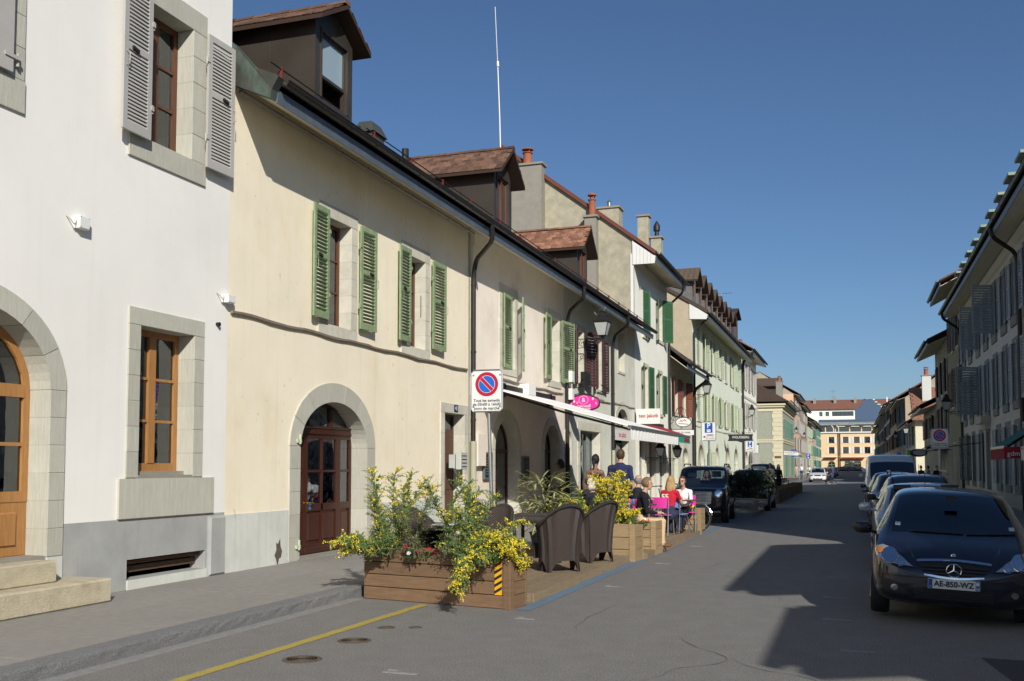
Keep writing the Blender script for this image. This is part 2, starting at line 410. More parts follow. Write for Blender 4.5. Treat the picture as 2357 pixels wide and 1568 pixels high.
def shutter(parent, fr, s0, s1, z0, z1, d, mat, n=20, ang=0, hinge='l', fine=True, th=.035, midrail=.56, fwd=.07, handle=True, hm=None, open_=.6, up=False):
    """louvred shutter; d is the distance of its back from the wall"""
    w = s1 - s0
    f = fr.sub(s0, d, ang) if hinge == 'l' else fr.sub(s1, d, -ang)
    a0, a1 = (0, w) if hinge == 'l' else (-w, 0)
    mb = MB(); mb.box(f, a0, a0 + fwd, 0, th, z0, z1); mb.box(f, a1 - fwd, a1, 0, th, z0, z1)
    H = z1 - z0; rt = .085 * H / 1.85; mr = z0 + H * midrail
    mb.box(f, a0 + fwd, a1 - fwd, 0, th, z0, z0 + rt * 1.3); mb.box(f, a0 + fwd, a1 - fwd, 0, th, z1 - rt, z1)
    mb.box(f, a0 + fwd, a1 - fwd, 0, th, mr - rt * .45, mr + rt * .45)
    zones = [(z0 + rt * 1.3, mr - rt * .45), (mr + rt * .45, z1 - rt)]
    tot = sum(b - a for a, b in zones); sw = a1 - a0 - 2 * fwd
    def slat(b, f2, x0, x1, zc, pitch):
        # a louvre tilted so that its outer edge is low
        t = .007; hh = pitch * open_
        k_ = -1 if up else 1; P = [(th * .98, zc - k_ * hh / 2), (th * .98, zc - k_ * hh / 2 + t), (.002, zc + k_ * hh / 2 + t), (.002, zc + k_ * hh / 2)]
        b.xprism(f2, P, x0, x1)
    pos = []
    for za, zb in zones:
        k = max(2, round(n * (zb - za) / tot)); p = (zb - za) / k
        pos += [(za + p * (i + .5) - .003, p) for i in range(k)]
    if not fine:
        for zc, p in pos: slat(mb, f, a0 + fwd, a1 - fwd, zc, p)
    if handle:
        cx = a0 + fwd * .5 if hinge == 'r' else a1 - fwd * .5
    o = mb.build('shutter', mat, parent)
    if fine:
        g = WORG[parent.name]
        b = MB(); slat(b, f, a0 + fwd, a1 - fwd, 0, pos[0][1])
        me = b.mesh('slat', mat, (g[0], g[1], 0))
        for zc, p in pos:
            q = bpy.data.objects.new('slat', me); COL.objects.link(q); q.parent = o; q.location = (0, 0, zc - g[2])
        hb = MB(); hx = (a0 + a1) / 2 + (sw * .18 if hinge == 'l' else -sw * .18)
        for k in range(6): hb.box(f, hx - .06 + k * .02, hx - .05 + k * .02, th, th + .03, mr - .025 - k * .004, mr + .02 - k * .004)
        hb.box(f, hx - .065, hx + .06, th + .004, th + .018, mr - .012, mr + .006)
        hb.build('latch', hm or m_iron, o)
        lb = MB(); lx = a0 + fwd * .5 if hinge == 'r' else a1 - fwd * .5
        lb.tube([f.p(lx, th, mr - .08), f.p(lx, th + .05, mr - .1), f.p(lx, th + .05, mr - .24), f.p(lx, th, mr - .26)], .006, 6)
        lb.build('handle', hm or mat, o)
        gb = MB(); gx = a0 if hinge == 'l' else a1
        for zz_ in (z0 + .22 * H, z1 - .2 * H):
            gb.box(f, gx - .035 if hinge == 'l' else gx - .02, gx + .02 if hinge == 'l' else gx + .035, th * .3, th + .012, zz_ - .03, zz_ + .03)
            gb.tube([f.p(gx + (-.03 if hinge == 'l' else .03), th * .6, zz_ - .06), f.p(gx + (-.03 if hinge == 'l' else .03), th * .6, zz_ + .05)], .013, 6)
        gb.build('hinge', mat, o)
    return o
def tiles(part, mat, org, u, v, nu, nv, tw, tl, jit=.004, thick=.014):
    """courses of overlapping flat clay tiles: u across, v up the slope; each tile an object sharing one mesh"""
    u = Vector(u).normalized(); v = Vector(v).normalized(); nrm = u.cross(v).normalized()
    if nrm.z < 0: nrm = -nrm
    b = MB(); w = tw * .97
    P = []
    for (x, y, z) in [(-w / 2, 0, 0), (w / 2, 0, 0), (w / 2, tl * 1.35, 0), (-w / 2, tl * 1.35, 0)]:
        P.append((x, y, z))
    b.add([(-w / 2, 0, 0), (-w * .3, -.012, 0), (w * .3, -.012, 0), (w / 2, 0, 0), (w / 2, tl * 1.35, 0), (-w / 2, tl * 1.35, 0),
           (-w / 2, 0, thick), (-w * .3, -.012, thick), (w * .3, -.012, thick), (w / 2, 0, thick), (w / 2, tl * 1.35, thick), (-w / 2, tl * 1.35, thick)],
          [(5, 4, 3, 2, 1, 0), (6, 7, 8, 9, 10, 11), (0, 1, 7, 6), (1, 2, 8, 7), (2, 3, 9, 8), (3, 4, 10, 9), (5, 0, 6, 11)])
    me = b.mesh('roof_tile', mat)
    B = Matrix((u, v, nrm)).transposed()
    tilt = Matrix.Rotation(R(4.5), 3, 'X')
    g = Vector(WORG.get(part.name, (0, 0, 0)))
    for j in range(nv):
        for i in range(nu):
            off = .5 if j % 2 else 0
            p = Vector(org) + u * ((i + off) * tw) + v * (j * tl) + nrm * (random.uniform(0, jit))
            q = bpy.data.objects.new('roof_tile', me); COL.objects.link(q); q.parent = part
            rr = B @ tilt @ Matrix.Rotation(random.gauss(0, .015), 3, 'Z')
            q.matrix_local = Matrix.Translation(p - g) @ rr.to_4x4()
def dormer(parent, fr, s0, s1, zb, ze, zp, df=.4, db=-3.2, ov=.28, rs=.565, rz=7.12, rd=.8, wall_m=None, roof_m=None, tile_m=None, fine=True, win=True, sash='half', fo=.3):
    """gabled dormer: front at d=df, cheeks running back to db; ze eave height, zp peak of the front"""
    wall_m = wall_m or m_metalbr; roof_m = roof_m or m_roof; c = (s0 + s1) / 2
    p = MB(); fw = (s1 - s0) * .16
    wz0, wz1 = zb + .12, ze - .12
    rf_ = lambda d: rz + (rd - d) * rs - .02
    # front with a hole, cheeks
    p.box(fr, s0, s0 + fw, df - .06, df, rf_(df), ze); p.box(fr, s1 - fw, s1, df - .06, df, rf_(df), ze)
    p.box(fr, s0 + fw, s1 - fw, df - .06, df, rf_(df), wz0); p.box(fr, s0 + fw, s1 - fw, df - .06, df, wz1, ze)
    p.prism(fr, [(s0, ze), (s1, ze), (c, zp)], df - .06, df)
    rf_ = lambda d: rz + (rd - d) * rs - .02
    for s in (s0, s1 - .05): p.xprism(fr, [(db, min(ze - .01, rf_(db))), (df - .06, rf_(df)), (df - .06, ze), (db, ze)], s, s + .05)
    p.prism(fr, [(s0 + .05, ze - .001), (s1 - .05, ze - .001), (c, zp)], db, df - .07)
    dm = p.build('dormer', wall_m, parent)
    if fine:
        sb = MB()
        for k in (1, 2): sb = MB(); sb.box(fr, s0 - .008, s0, df - .06 - k * .8, df - .05 - k * .8, rf_(df - k * .8), ze); sb.build('seam', wall_m, dm)
        sb = MB()
        sb.box(fr, s0 + fw - .03, s0 + fw, df, df + .02, wz0, wz1).box(fr, s1 - fw, s1 - fw + .03, df, df + .02, wz0, wz1)
        sb.box(fr, s0 + fw - .03, s1 - fw + .03, df, df + .02, wz1, wz1 + .06)
        sb.build('window_casing', wall_m, dm)
    if win:
        rb = MB(); rb.box(fr, s0 + fw, s1 - fw, df - .35, df - .33, wz0, wz1); rb.build('room', m_dark, dm)  # flat near-black sheet behind the pane, standing in for unlit depth
        wb = MB(); a, b = s0 + fw, s1 - fw
        wb.box(fr, a, a + .04, df - .1, df - .03, wz0, wz1).box(fr, b - .04, b, df - .1, df - .03, wz0, wz1)
        wb.box(fr, a + .04, b - .04, df - .1, df - .03, wz1 - .04, wz1).box(fr, a + .04, b - .04, df - .1, df - .03, wz0, wz0 + .04)
        if sash == 'half': wb.box(fr, a + .04, b - .04, df - .09, df - .02, wz0 + (wz1 - wz0) * .33, wz0 + (wz1 - wz0) * .33 + .05)
        if sash == 'bars': wb.box(fr, c - .03, c + .03, df - .09, df - .02, wz0, wz1)
        wb.build('window_frame', m_brn if sash == 'bars' else m_metalbr, dm)
        pb = MB(); z_ = wz0 + (wz1 - wz0) * .36 if sash == 'half' else wz0
        pb.box(fr, a + .04, b - .04, df - .07, df - .065, z_, wz1 - .04)
        pb.build('pane', M('frosted pane', '8FA3AD', .25, .05) if sash == 'half' else m_glassd, dm)
    # roof: two slopes, ridge at right angles to the wall
    sl = (zp - ze) / (c - s0); e0 = s0 - ov; zr = zp + .1; zo = zr - sl * (c - e0); th = .07
    rb = MB()
    rb.prism(fr, [(e0, zo), (c, zr), (2 * c - e0, zo), (2 * c - e0, zo - th), (c, zr - th), (e0, zo - th)], db, df + fo)
    rf = rb.build('dormer_roof', M('dormer roof boards', '3A2A20', .8), parent)
    if fine:
        L = math.hypot(c - e0, zr - zo); dl = (df + fo) - db; tw = .18; tl = .15
        nu = int((dl) / tw); nv = int(L / tl)
        for sg in (-1, 1):
            o = Vector(fr.p(c + sg * (c - e0), df + fo - tw / 2, zo + .012))
            top = Vector(fr.p(c, df + fo - tw / 2, zr + .012)); u = Vector(fr.p(c, 0, 0)) - Vector(fr.p(c, 1, 0))
            tiles(rf, tile_m or m_tile, o, u, top - o, nu, nv, tw, tl)
        rg = MB(); k = int(dl / .36)
        for i in range(k):
            a = df + fo - i * .36; rg = MB()
            ring = lambda rr, dd: [fr.p(c + rr * math.cos(t), dd, zr + .0 + rr * .8 * math.sin(t)) for t in [math.pi * j / 6 for j in range(7)]]
            A = ring(.1, a); B_ = ring(.085, a - .39); rg.add(A + B_, [(j, j + 1, 8 + j, 7 + j) for j in range(6)] + [tuple(range(6, -1, -1))])
            rg.build('ridge_tile', tile_m or m_tile, rf, smooth=True)
    else:
        rg = MB(); L = math.hypot(c - e0, zr - zo); dl = (df + fo) - db; nv = 6
        for sg in (-1, 1):
            for j in range(nv):
                for i in range(int(dl / .3)):
                    t0 = j / nv; t1 = (j + 1.15) / nv; a0 = df + fo - i * .3; a1 = a0 - .28
                    x0 = c + sg * (c - e0) * (1 - t0); x1 = c + sg * (c - e0) * (1 - min(1, t1)); y0 = zo + (zr - zo) * t0 + .05; y1 = zo + (zr - zo) * min(1, t1) + .025
                    rg.quad(fr.p(x0, a0, y0), fr.p(x1, a0, y1), fr.p(x1, a1, y1), fr.p(x0, a1, y0))
                    rg.quad(fr.p(x0, a0, y0), fr.p(x0, a1, y0), fr.p(x0, a1, y0 - .03), fr.p(x0, a0, y0 - .03))
        rg.build('tiling', tile_m or m_tiled, rf, kind='stuff')
    return dm
def eaves(parent, fr, s0, s1, zs, ov=.75, drop=.42, nb=6, soff_m=None, fas_m=None, fine=True, gr=.07, brk=.9):
    """soffit boards, fascia and half-round gutter with brackets along an eave"""
    soff_m = soff_m or m_soff; fas_m = fas_m or m_zinc
    zf = zs - drop
    if fine:
        sp = MB(); sp.xprism(fr, [(0.0, zs + .03), (ov, zf + .03), (ov, zf + .05), (0.0, zs + .05)], s0, s1); so_ = sp.build('soffit', M('board gap', '4A463A', .9), parent)
        for k in range(nb):
            a = ov * k / nb + .003; b = ov * (k + 1) / nb - .003; f = lambda d: zs - drop * d / ov
            q = MB(); q.xprism(fr, [(a, f(a)), (b, f(b)), (b, f(b) + .025), (a, f(a) + .025)], s0, s1); q.build('soffit_board', soff_m, so_)
    else:
        sp = MB()
        for k in range(nb):
            a = ov * k / nb + .004; b = ov * (k + 1) / nb - .004; f = lambda d: zs - drop * d / ov
            sp.xprism(fr, [(a, f(a)), (b, f(b)), (b, f(b) + .03), (a, f(a) + .03)], s0, s1)
        sp.build('soffit', soff_m, parent)
    fb = MB(); fb.xprism(fr, [(ov, zf - .01), (ov + .02, zf - .01), (ov + .04, zf + .17), (ov, zf + .2)], s0, s1); fb.build('fascia', fas_m, parent)
    gb = MB(); c = (ov + .13, zf + .3); n = 8
    arc = [(c[0] + gr * 1.1 * math.cos(t), c[1] + gr * 1.25 * math.sin(t)) for t in [math.pi + math.pi * k / n for k in range(n + 1)]]
    inn = [(c[0] + (gr * 1.1 - .006) * math.cos(t), c[1] + (gr * 1.25 - .006) * math.sin(t)) for t in [2 * math.pi - math.pi * k / n for k in range(n + 1)]]
    gb.xprism(fr, arc + inn, s0, s1)
    gb.tube([fr.p(s0, c[0] + gr * 1.1, c[1]), fr.p(s1, c[0] + gr * 1.1, c[1])], .012, 6)
    g = gb.build('gutter', m_gut, parent, smooth=True)
    k = int((s1 - s0) / brk)
    bb = MB()
    for i in range(k + 1):
        s = s0 + .15 + i * brk
        if s > s1: break
        b2 = [(c[0] + (gr * 1.1 + .007) * math.cos(t), c[1] + (gr * 1.25 + .007) * math.sin(t)) for t in [math.pi + math.pi * q / 6 for q in range(7)]]
        x = MB() if fine else bb
        x.xprism(fr, b2 + [(c[0], c[1] - gr * .4)], s, s + .025)
        if fine: x.build('gutter_bracket', m_gut, g)
    if not fine: bb.build('gutter_bracket', m_gut, g)
    return c
def roof(parent, fr, s0, s1, d0, z0, dr, zr, mat, th=.08, back=True, name='roof'):
    mb = MB(); mb.xprism(fr, [(d0, z0), (d0, z0 + th), (dr, zr + th), (dr, zr)], s0, s1)
    if back: mb.xprism(fr, [(2 * dr - d0, z0), (2 * dr - d0, z0 + th), (dr - .001, zr + th), (dr - .001, zr)], s0, s1)
    return mb.build(name, mat, parent)
def pipe(parent, pts, r=.05, mat=None, name='downpipe', low=None):
    mb = MB(); mb.tube(pts, r, 10); o = mb.build(name, mat or m_gut, parent, smooth=True)
    a, b = pts[-2], pts[-1]; cb = MB(); z = b[2] + .5
    while z < a[2]:
        cb.tube([(b[0], b[1], z), (b[0], b[1], z + .04)], r * 1.2, 10); z += 1.6
    if cb.v: cb.build('pipe_clip', mat or m_gut, o)
    return o
def bend(pts, n=5):
    """round the corners of a polyline"""
    P = [Vector(p) for p in pts]; out = [tuple(P[0])]
    for i in range(1, len(P) - 1):
        l = min((P[i] - P[i - 1]).length, (P[i + 1] - P[i]).length) * .45
        a = P[i] + (P[i - 1] - P[i]).normalized() * l; b = P[i] + (P[i + 1] - P[i]).normalized() * l
        for k in range(n + 1):
            t = k / n; out.append(tuple(a * (1 - t) ** 2 + P[i] * 2 * t * (1 - t) + b * t * t))
    return out + [tuple(P[-1])]
def chimney(parent, x0, x1, y0, y1, z0, z1, mat, cap=True, pots=(), name='chimney'):
    mb = MB(); mb.box(XY, x0, x1, y0, y1, z0, z1); c = mb.build(name, mat, parent)
    if cap:
        k = MB(); k.box(XY, x0 - .07, x1 + .07, y0 - .07, y1 + .07, z1, z1 + .09); k.build('cap', m_conc, c)
    for (x, y, h, r) in pots:
        p = MB(); z = z1 + .09
        p.lathe((x, y, z), [(r * 1.1, 0), (r, .05), (r * .92, h * .65), (r * 1.15, h * .66), (r * 1.15, h * .7), (r * .9, h * .7)], 12)
        for k in range(4):
            a = math.pi / 4 + k * math.pi / 2; p.box(XY, x + r * .8 * math.cos(a) - .015, x + r * .8 * math.cos(a) + .015, y + r * .8 * math.sin(a) - .015, y + r * .8 * math.sin(a) + .015, z + h * .7, z + h * .86)
        p.lathe((x, y, z + h * .86), [(r * 1.3, 0), (r * 1.2, h * .05), (r * .3, h * .14), (.01, h * .15)], 12)
        p.build('chimney_pot', m_terra, c, smooth=True)
    return c
# ================================================================ ground
m_asph = M('asphalt', (.25, .24, .221), .85, .1, 3.4, .6, 120, grain=.62, stain=.45, stc=(.185, .178, .165), sts=.8, stst=(1.3, .12, 1))
m_asph2 = M('old asphalt', (.12, .115, .108), .85, .15, 200, .3, 400, stain=.35, stc=(.1, .095, .09), sts=.4)
m_side = M('mastic pavement', (.28, .262, .232), .85, .12, 9, grain=.3, bump=.15, bscale=300, stain=.55, stc=(.2, .187, .166), sts=1.3, stst=(1, .5, 1), rnd=.04)
m_kerb = M('granite kerb', (.21, .212, .208), .8, .35, 60, 1.0, 70, rnd=.08)
m_yline = M('worn yellow paint', (.38, .30, .06), .8, .2, 60, .2, 300, stain=.75, stc=(.17, .155, .12), sts=14)
m_bline = M('worn blue paint', (.13, .19, .25), .8, .2, 60, .2, 300, stain=.8, stc=(.13, .13, .125), sts=6)
m_wline = M('worn white paint', (.26, .26, .25), .8, .2, 60, stain=.8, stc=(.16, .155, .147), sts=20)
g = MB(); g.quad((-400, -100, -.02), (400, -100, -.02), (400, 900, -.02), (-400, 900, -.02)); struct(g.build('ground', m_asph2))
g = MB(); g.quad((-5.95, -20, 0), (5.5, -20, 0), (5.5, 330, 0), (-5.95, 330, 0)); struct(g.build('road', m_asph))
g = MB(); g.quad((-60, 97, -.004), (-5.9, 97, -.004), (-5.9, 129.5, -.004), (-60, 129.5, -.004)); struct(g.build('side_street', m_asph2))
# left pavement: mastic slabs with fine joints
def pave(name, x0, x1, y0, y1, z, slab, mat):
    b = MB(); b.box(XY, x0, x1, y0, y1, -.01, z - .012); o = struct(b.build(name, M('joint', (.07, .065, .06), .9)))
    y = y0
    while y < min(y1, 46):
        e = min(y + slab, y1); xm = x0 + (x1 - x0) * .52
        for a, c in ((x0, xm), (xm, x1)):
            q = MB(); q.bbox(XY, a + .003, c - .003, y + .003, e - .003, z - .012, z, .0); q = MB()
            q.box(XY, a + .005, c - .005, y + .005, e - .005, z - .012, z + random.uniform(0, .003)); q.build('paving_slab', mat, o)
        y = e
    if y < y1: q = MB(); q.box(XY, x0, x1, y + .004, y1, z - .012, z); q.build('paving', mat, o)
    return o
pave('pavement', -8.5, -6.17, -6, 97, .12, 2.05, m_side)
pave('far_pavement', -8.5, -6.17, 129.5, 300, .12, 4, m_side)
def kerb(name, x0, x1, y0, y1, z, face=1):
    o = bpy.data.objects.new(name, None); COL.objects.link(o); o['kind'] = 'structure'; WORG[o.name] = (0, 0, 0)
    y = y0
    b = None
    while y < y1 - .2:
        L_ = 1.0 + random.uniform(-.12, .18); e = min(y + L_, y1)
        if y < 46:
            b = MB(); n = 5; k = 3
            # rough split face: a small grid pushed in and out
            xf = x1 if face > 0 else x0; xb = x0 if face > 0 else x1
            V = []; nu = 9
            for i in range(nu + 1):
                yy = y + .004 + (e - y - .008) * i / nu
                for (x, zz) in ((xf, 0), (xf, z * .45), (xf - face * .004, z * .8), (xf - face * .02, z), (xb, z)):
                    j = random.uniform(-.008, .006) if zz < z and zz > 0 else random.uniform(-.002, .002) if x != xb else 0
                    V.append((x + j, yy, max(0, zz + (random.uniform(-.004, .003) if 0 < zz < z else 0))))
            F = [(i * 5 + q, i * 5 + q + 1, i * 5 + q + 6, i * 5 + q + 5) for i in range(nu) for q in range(4)]
            F += [(0, 1, 2, 3, 4), tuple(nu * 5 + t for t in (4, 3, 2, 1, 0))]
            b.add(V, F); b.build('kerbstone', m_kerb, o)
        else:
            b = MB(); b.box(XY, x0, x1, y, y1, 0, z); b.build('kerbstone', m_kerb, o); break
        y = e
    return o
kerb('kerb', -6.17, -5.95, -6, 97, .125)
kerb('far_kerb', -6.17, -5.95, 129.5, 300, .125)
pave('right_pavement', 2.55, 5.5, -12, 88, .12, 3.0, m_side)
kerb('right_kerb', 2.35, 2.55, -12, 88, .125, -1)
# gutter strip along the left kerb
g = MB(); g.box(XY, -5.95, -5.78, -6, 11.2, -.01, .004); struct(g.build('gutter_strip', M('cement strip', (.235, .23, .215), .9, .2, 14, .2, 100)))
# painted marks
def ragged(name, pts, w, mat, z=.004, seg=.06):
    b = MB(); V = []; p0, p1 = Vector(pts[0]), Vector(pts[1]); d = (p1 - p0); n = int(d.length / seg); d.normalize(); s = Vector((-d.y, d.x))
    for i in range(n + 1):
        p = p0 + d * (i * seg); V.append((p.x + s.x * (w / 2 + random.uniform(-.008, .006)), p.y + s.y * (w / 2 + random.uniform(-.008, .006)), z))
        V.append((p.x - s.x * (w / 2 + random.uniform(-.008, .006)), p.y - s.y * (w / 2 + random.uniform(-.008, .006)), z))
    b.add(V, [(2 * i, 2 * i + 1, 2 * i + 3, 2 * i + 2) for i in range(n)])
    return struct(b.build(name, mat))
ragged('yellow_line', [(-4.96, 5.2), (-4.86, 11.0)], .12, m_yline)
ragged('blue_line', [(-3.6, 10.9), (-3.5, 24.6)], .17, m_bline)
ragged('blue_line_far', [(-3.5, 24.6), (-3.35, 95)], .17, m_bline, seg=.5)
for (x, y, l) in [(-.15, 9.45, .3), (-3.5, 10.29, .22), (-3.6, 7.29, .3), (-.35, 11.3, .3), (-.4, 13.2, .3), (-.4, 15.6, .3), (-3.25, 13.4, .2), (-3.2, 16.8, .25), (-3.2, 20.6, .25), (-.4, 19, .3)]:
    for _ in (0,):
        g = MB(); g.box(XY, x, x + l, y, y + .05, .0, .004); g.box(XY, x, x + l * .3, y + .1, y + .13, .0, .004); struct(g.build('road_mark', m_wline))
g = MB(); g.quad((1.15, 8.3, .004), (3.5, 8.1, .004), (3.5, 9.3, .004), (1.0, 9.5, .004)); struct(g.build('asphalt_patch', M('fresh asphalt', (.06, .06, .06), .85, .2, 200, .4, 400)))
for (x, y, r) in ((-4.49, 8.51, .16), (-4.48, 7.55, .17), (-4.54, 9.29, .09), (-4.26, 9.39, .07)):
    t = thing('manhole_cover', '', 'manhole cover', (x, y, .001))
    b = MB(); b.lathe((x, y, 0), [(r, 0), (r, .005), (r * .93, .007), (.01, .007)], 24); b.build('rim', M('rusty iron', '5A4F44', .7, .3, 30, .3, 90), t)
    b = MB()
    for k in range(5):
        rr = r * (.2 + .15 * k); b.lathe((x, y, .007), [(rr, 0), (rr, .003), (rr - .008, .003), (rr - .008, 0)], 20)
    b.build('tread', MATS['rusty iron'], t)
    t['label'] = {.16: 'round rusty manhole cover, the upper of the two beside the yellow line', .17: 'round rusty manhole cover nearest the bottom edge, beside the yellow line',
                  .09: 'small dark valve cap in front of the first planter, left of two', .07: 'small dark valve cap in front of the first planter, right of two'}[r]
rc = random.Random(12)
for (x, y, a0, n_) in ((-1.9, 7.2, 1.2, 26), (-2.6, 9.5, 1.9, 20), (-.9, 12.5, 1.4, 30), (-2.2, 15, 1.7, 34), (.2, 7.4, 2.2, 16)):
    P = [Vector((x, y, 0))]; a = a0
    for k in range(n_): a += rc.gauss(0, .28); a = a * .85 + a0 * .15; P.append(P[-1] + Vector((math.cos(a), math.sin(a), 0)) * .12)
    c = MB(); V = []
    for i, q in enumerate(P):
        d = (P[min(i + 1, n_)] - P[max(i - 1, 0)]).normalized(); w = rc.uniform(.002, .007) * math.sin(math.pi * (i + .5) / (n_ + 1)); V += [(q.x - d.y * w, q.y + d.x * w, .003), (q.x + d.y * w, q.y - d.x * w, .003)]
    c.add(V, [(2 * i, 2 * i + 1, 2 * i + 3, 2 * i + 2) for i in range(n_)]); struct(c.build('road_crack', M('tar seam', (.09, .086, .08), .8)))
# cigarette ends, leaves and gum on the ground
g = MB()
for k in range(420):
    x = random.uniform(-8.4, 1.5); y = random.uniform(5, 20); z = .122 if x < -6.2 else .001
    if -6.2 < x < -5.9: continue
    r = random.uniform(.004, .011); g.add([(x + r * math.cos(a) * random.uniform(.6, 1.6), y + r * math.sin(a), z + .003) for a in (0, 1.2, 2.4, 3.9, 5.1)], [(0, 1, 2, 3, 4)])
g.build('litter', M('litter', (.3, .29, .27), .8, .5, 3), kind='stuff')

# ================================================================ left row, near houses
def shell(parent, fr, s0, s1, db, z1, mat, sides=True, z0=.0):
    b = MB(); e = .012
    b.quad(fr.p(s0 + e, db, z0), fr.p(s1 - e, db, z0), fr.p(s1 - e, db, z1), fr.p(s0 + e, db, z1))
    if sides:
        for s in (s0 + e, s1 - e): b.quad(fr.p(s, -.01, z0), fr.p(s, db, z0), fr.p(s, db, z1), fr.p(s, -.01, z1))
    return b.build('rear_wall', mat, parent)
# ---- white house with the oak shop door
H1 = thing('white_house', 'white rendered house at the left edge with grey louvred shutters and oak door', 'house', (-8.5, 9, .12))
hd = hole(6.55, 8.83, .64, 3.36, .86, .24); hw1 = hole(10.3, 11.38, 1.5, 3.42, 0, .22); hw2 = hole(10.31, 11.24, 5.83, 7.64, 0, .3, .3); hw3 = hole(6.6, 8.0, 5.83, 7.64, 0, .34, .36)
hwc = hole(10.15, 11.72, .24, .49)
wall(H1, LF, -6, 12.15, .99, 11.5, [hd, hw1, hw2, hw3], m_white)
shell(H1, LF, -6, 12.15, -9, 11.5, m_rough)
wall(H1, LF, 9.07, 12.15, .12, .99, [hwc], m_plgrey, .25, 'plinth')
b = MB(); b.box(LF, -6, 5.9, -.2, .012, .12, .95); b.build('plinth', m_plgrey, H1)
b = MB(); b.box(LF, 8.84, 9.068, -.3, .022, .12, .636); b.build('jamb_base', m_plpale, H1); b = MB(); b.box(LF, 6.5, 8.835, -.35, .0, .12, .655); b.build('threshold', m_conc, H1)
b = MB(); b.box(LF, 9.95, 11.85, -.02, .035, 1.0, 1.49); b.build('apron_stone', m_stone, H1)
surround(H1, LF, hd, m_stone, 6, .3, .02, nv=7)
surround(H1, LF, hw1, m_stone, 6, .28, .02)
surround(H1, LF, hw2, m_stone, 5, .28, .02); surround(H1, LF, hw3, m_stone, 5, .28, .02)
b = MB(); b.box(LF, 10.26, 11.42, -.3, .02, 1.49, 1.53); b.box(LF, 10.3, 11.38, -.3, -.12, 1.53, 1.58); b.build('window_sill', m_conc, H1)
window(H1, LF, 10.3, 11.38, 1.58, 3.42, -.24, m_oak, 2, 3, .08, .035, .13, curtain=[(.05, .3)])
window(H1, LF, 10.31, 11.24, 5.83, 7.64, -.24, m_brn, 2, 3, .08, .035, .11)
window(H1, LF, 6.6, 8.0, 5.83, 7.64, -.24, m_brn, 2, 3, .08, .035, .11)
window(H1, LF, 6.55, 8.83, 1.25, 3.36, -.27, m_oak, 2, 2, .09, .04, .16, rise=.86, name='glazed_door', curtain=[(.7, .9)])
b = MB(); b.box(LF, 6.55, 8.83, -.33, -.28, .66, 1.25); dp = b.build('door_panel', m_oak, H1)
for a in (6.7, 7.82): q = MB(); q.bbox(LF, a, a + .86, -.28, -.255, .76, 1.14, .02); q.build('raised_panel', m_oak, dp)
# posters behind the lower oak window's glass
b = MB(); b.box(LF, 11.0, 11.3, -.29, -.285, 1.7, 2.15); po = b.build('poster', M('dark poster', (.06, .08, .08), .6, .5, 9), H1)
text('poster_text', '71', .13, m_wpaint, po, LF.p(11.07, -.282, 2.02), (R(90), 0, R(90)))
b = MB(); b.box(LF, 10.42, 10.6, -.29, -.285, 1.62, 2.3); b.build('poster', M('pale poster', (.5, .5, .5), .6, .3, 9), H1)
for k, (a, c) in enumerate([(9.74, 10.28), (11.45, 12.04)]):
    shutter(H1, LF, a, c, 5.78, 7.66, .09, m_shgrey, 33, R(2), 'r' if k == 0 else 'l', open_=1.2, fwd=.08)
shutter(H1, LF, 7.98 - .0, 8.52 - .42, 5.72, 7.6, .06, m_shgrey, 33, R(2), 'r' if 0 else 'l', open_=1.0) if 0 else None
b = MB(); b.box(LF, 7.55, 8.12, .05, .085, 5.85, 7.7); sh = b.build('shutter', m_shgrey, H1)
q = MB()
for z in (6.0, 7.2): q.box(LF, 8.0, 8.2, .085, .1, z, z + .04); q.tube([LF.p(8.2, .06, z - .06), LF.p(8.2, .06, z + .08)], .018, 8)
q.build('hinge', m_shgrey, sh)
q = MB(); q.tube([LF.p(11.42, -.12, 6.7), LF.p(11.40, -.07, 6.68), LF.p(11.40, -.07, 6.34), LF.p(11.42, -.12, 6.32)], .008, 6); q.build('stay_hook', m_shgrey, H1)
# cellar vent: boards in the slot
b = MB(); b.box(LF, 10.15, 11.72, -.12, -.09, .42, .465); b.box(LF, 10.15, 11.72, -.2, -.16, .31, .39); b.build('vent_board', M('weathered board', '5A4636', .9, .3, 8, .4, st=(8, 1, 8)), H1)
b = MB(); b.box(LF, 10.15, 11.74, -.06, .02, .12, .235); b.build('vent_sill', m_plpale, H1)
b = MB(); b.bbox(LF, 11.76, 12.14, .0, .05, .12, .95, .03); b.build('corner_pier', m_plgrey, H1)
b = MB(); b.bbox(LF, 6.4, 9.25, 0, .56, .12, .385, .02); t = tag(b.build('stone_step', M('pitted limestone step', 'C2B79C', .95, .15, 8, .9, 60, stain=.5, stc=rgb('8C7F60'), sts=3)), 'long pitted limestone step on the pavement below the oak door', 'step')
b = MB(); b.bbox(LF, 6.4, 8.72, 0, .28, .385, .62, .015); t = tag(b.build('stone_step', MATS['pitted limestone step']), 'upper shorter limestone step directly against the oak door', 'step')
def jbox(s, z, w, h, d, label):
    b = MB(); b.bbox(LF, s, s + w, .0, d, z, z + h, .008); o = tag(b.build('junction_box', m_wpaint), label, 'junction box')
    c = MB()
    for k in range(3): c.tube(bend([LF.p(s, .04, z + .05 + k * .02), LF.p(s - .06, .07, z + .02), LF.p(s - .1, .05, z + .08), LF.p(s - .12, .0, z + .12)]), .007, 5)
    c.build('cable', M('grey cable', 'A8A59C', .6), o)
    for q in ((.015, .015), (w - .02, .015), (.015, h - .02), (w - .02, h - .02)):
        e = MB(); e.box(LF, s + q[0], s + q[0] + .008, d, d + .003, z + q[1], z + q[1] + .008); e.build('screw', m_iron, o)
jbox(9.13, 4.4, .17, .15, .09, 'small white junction box with loose cables high on the white wall')
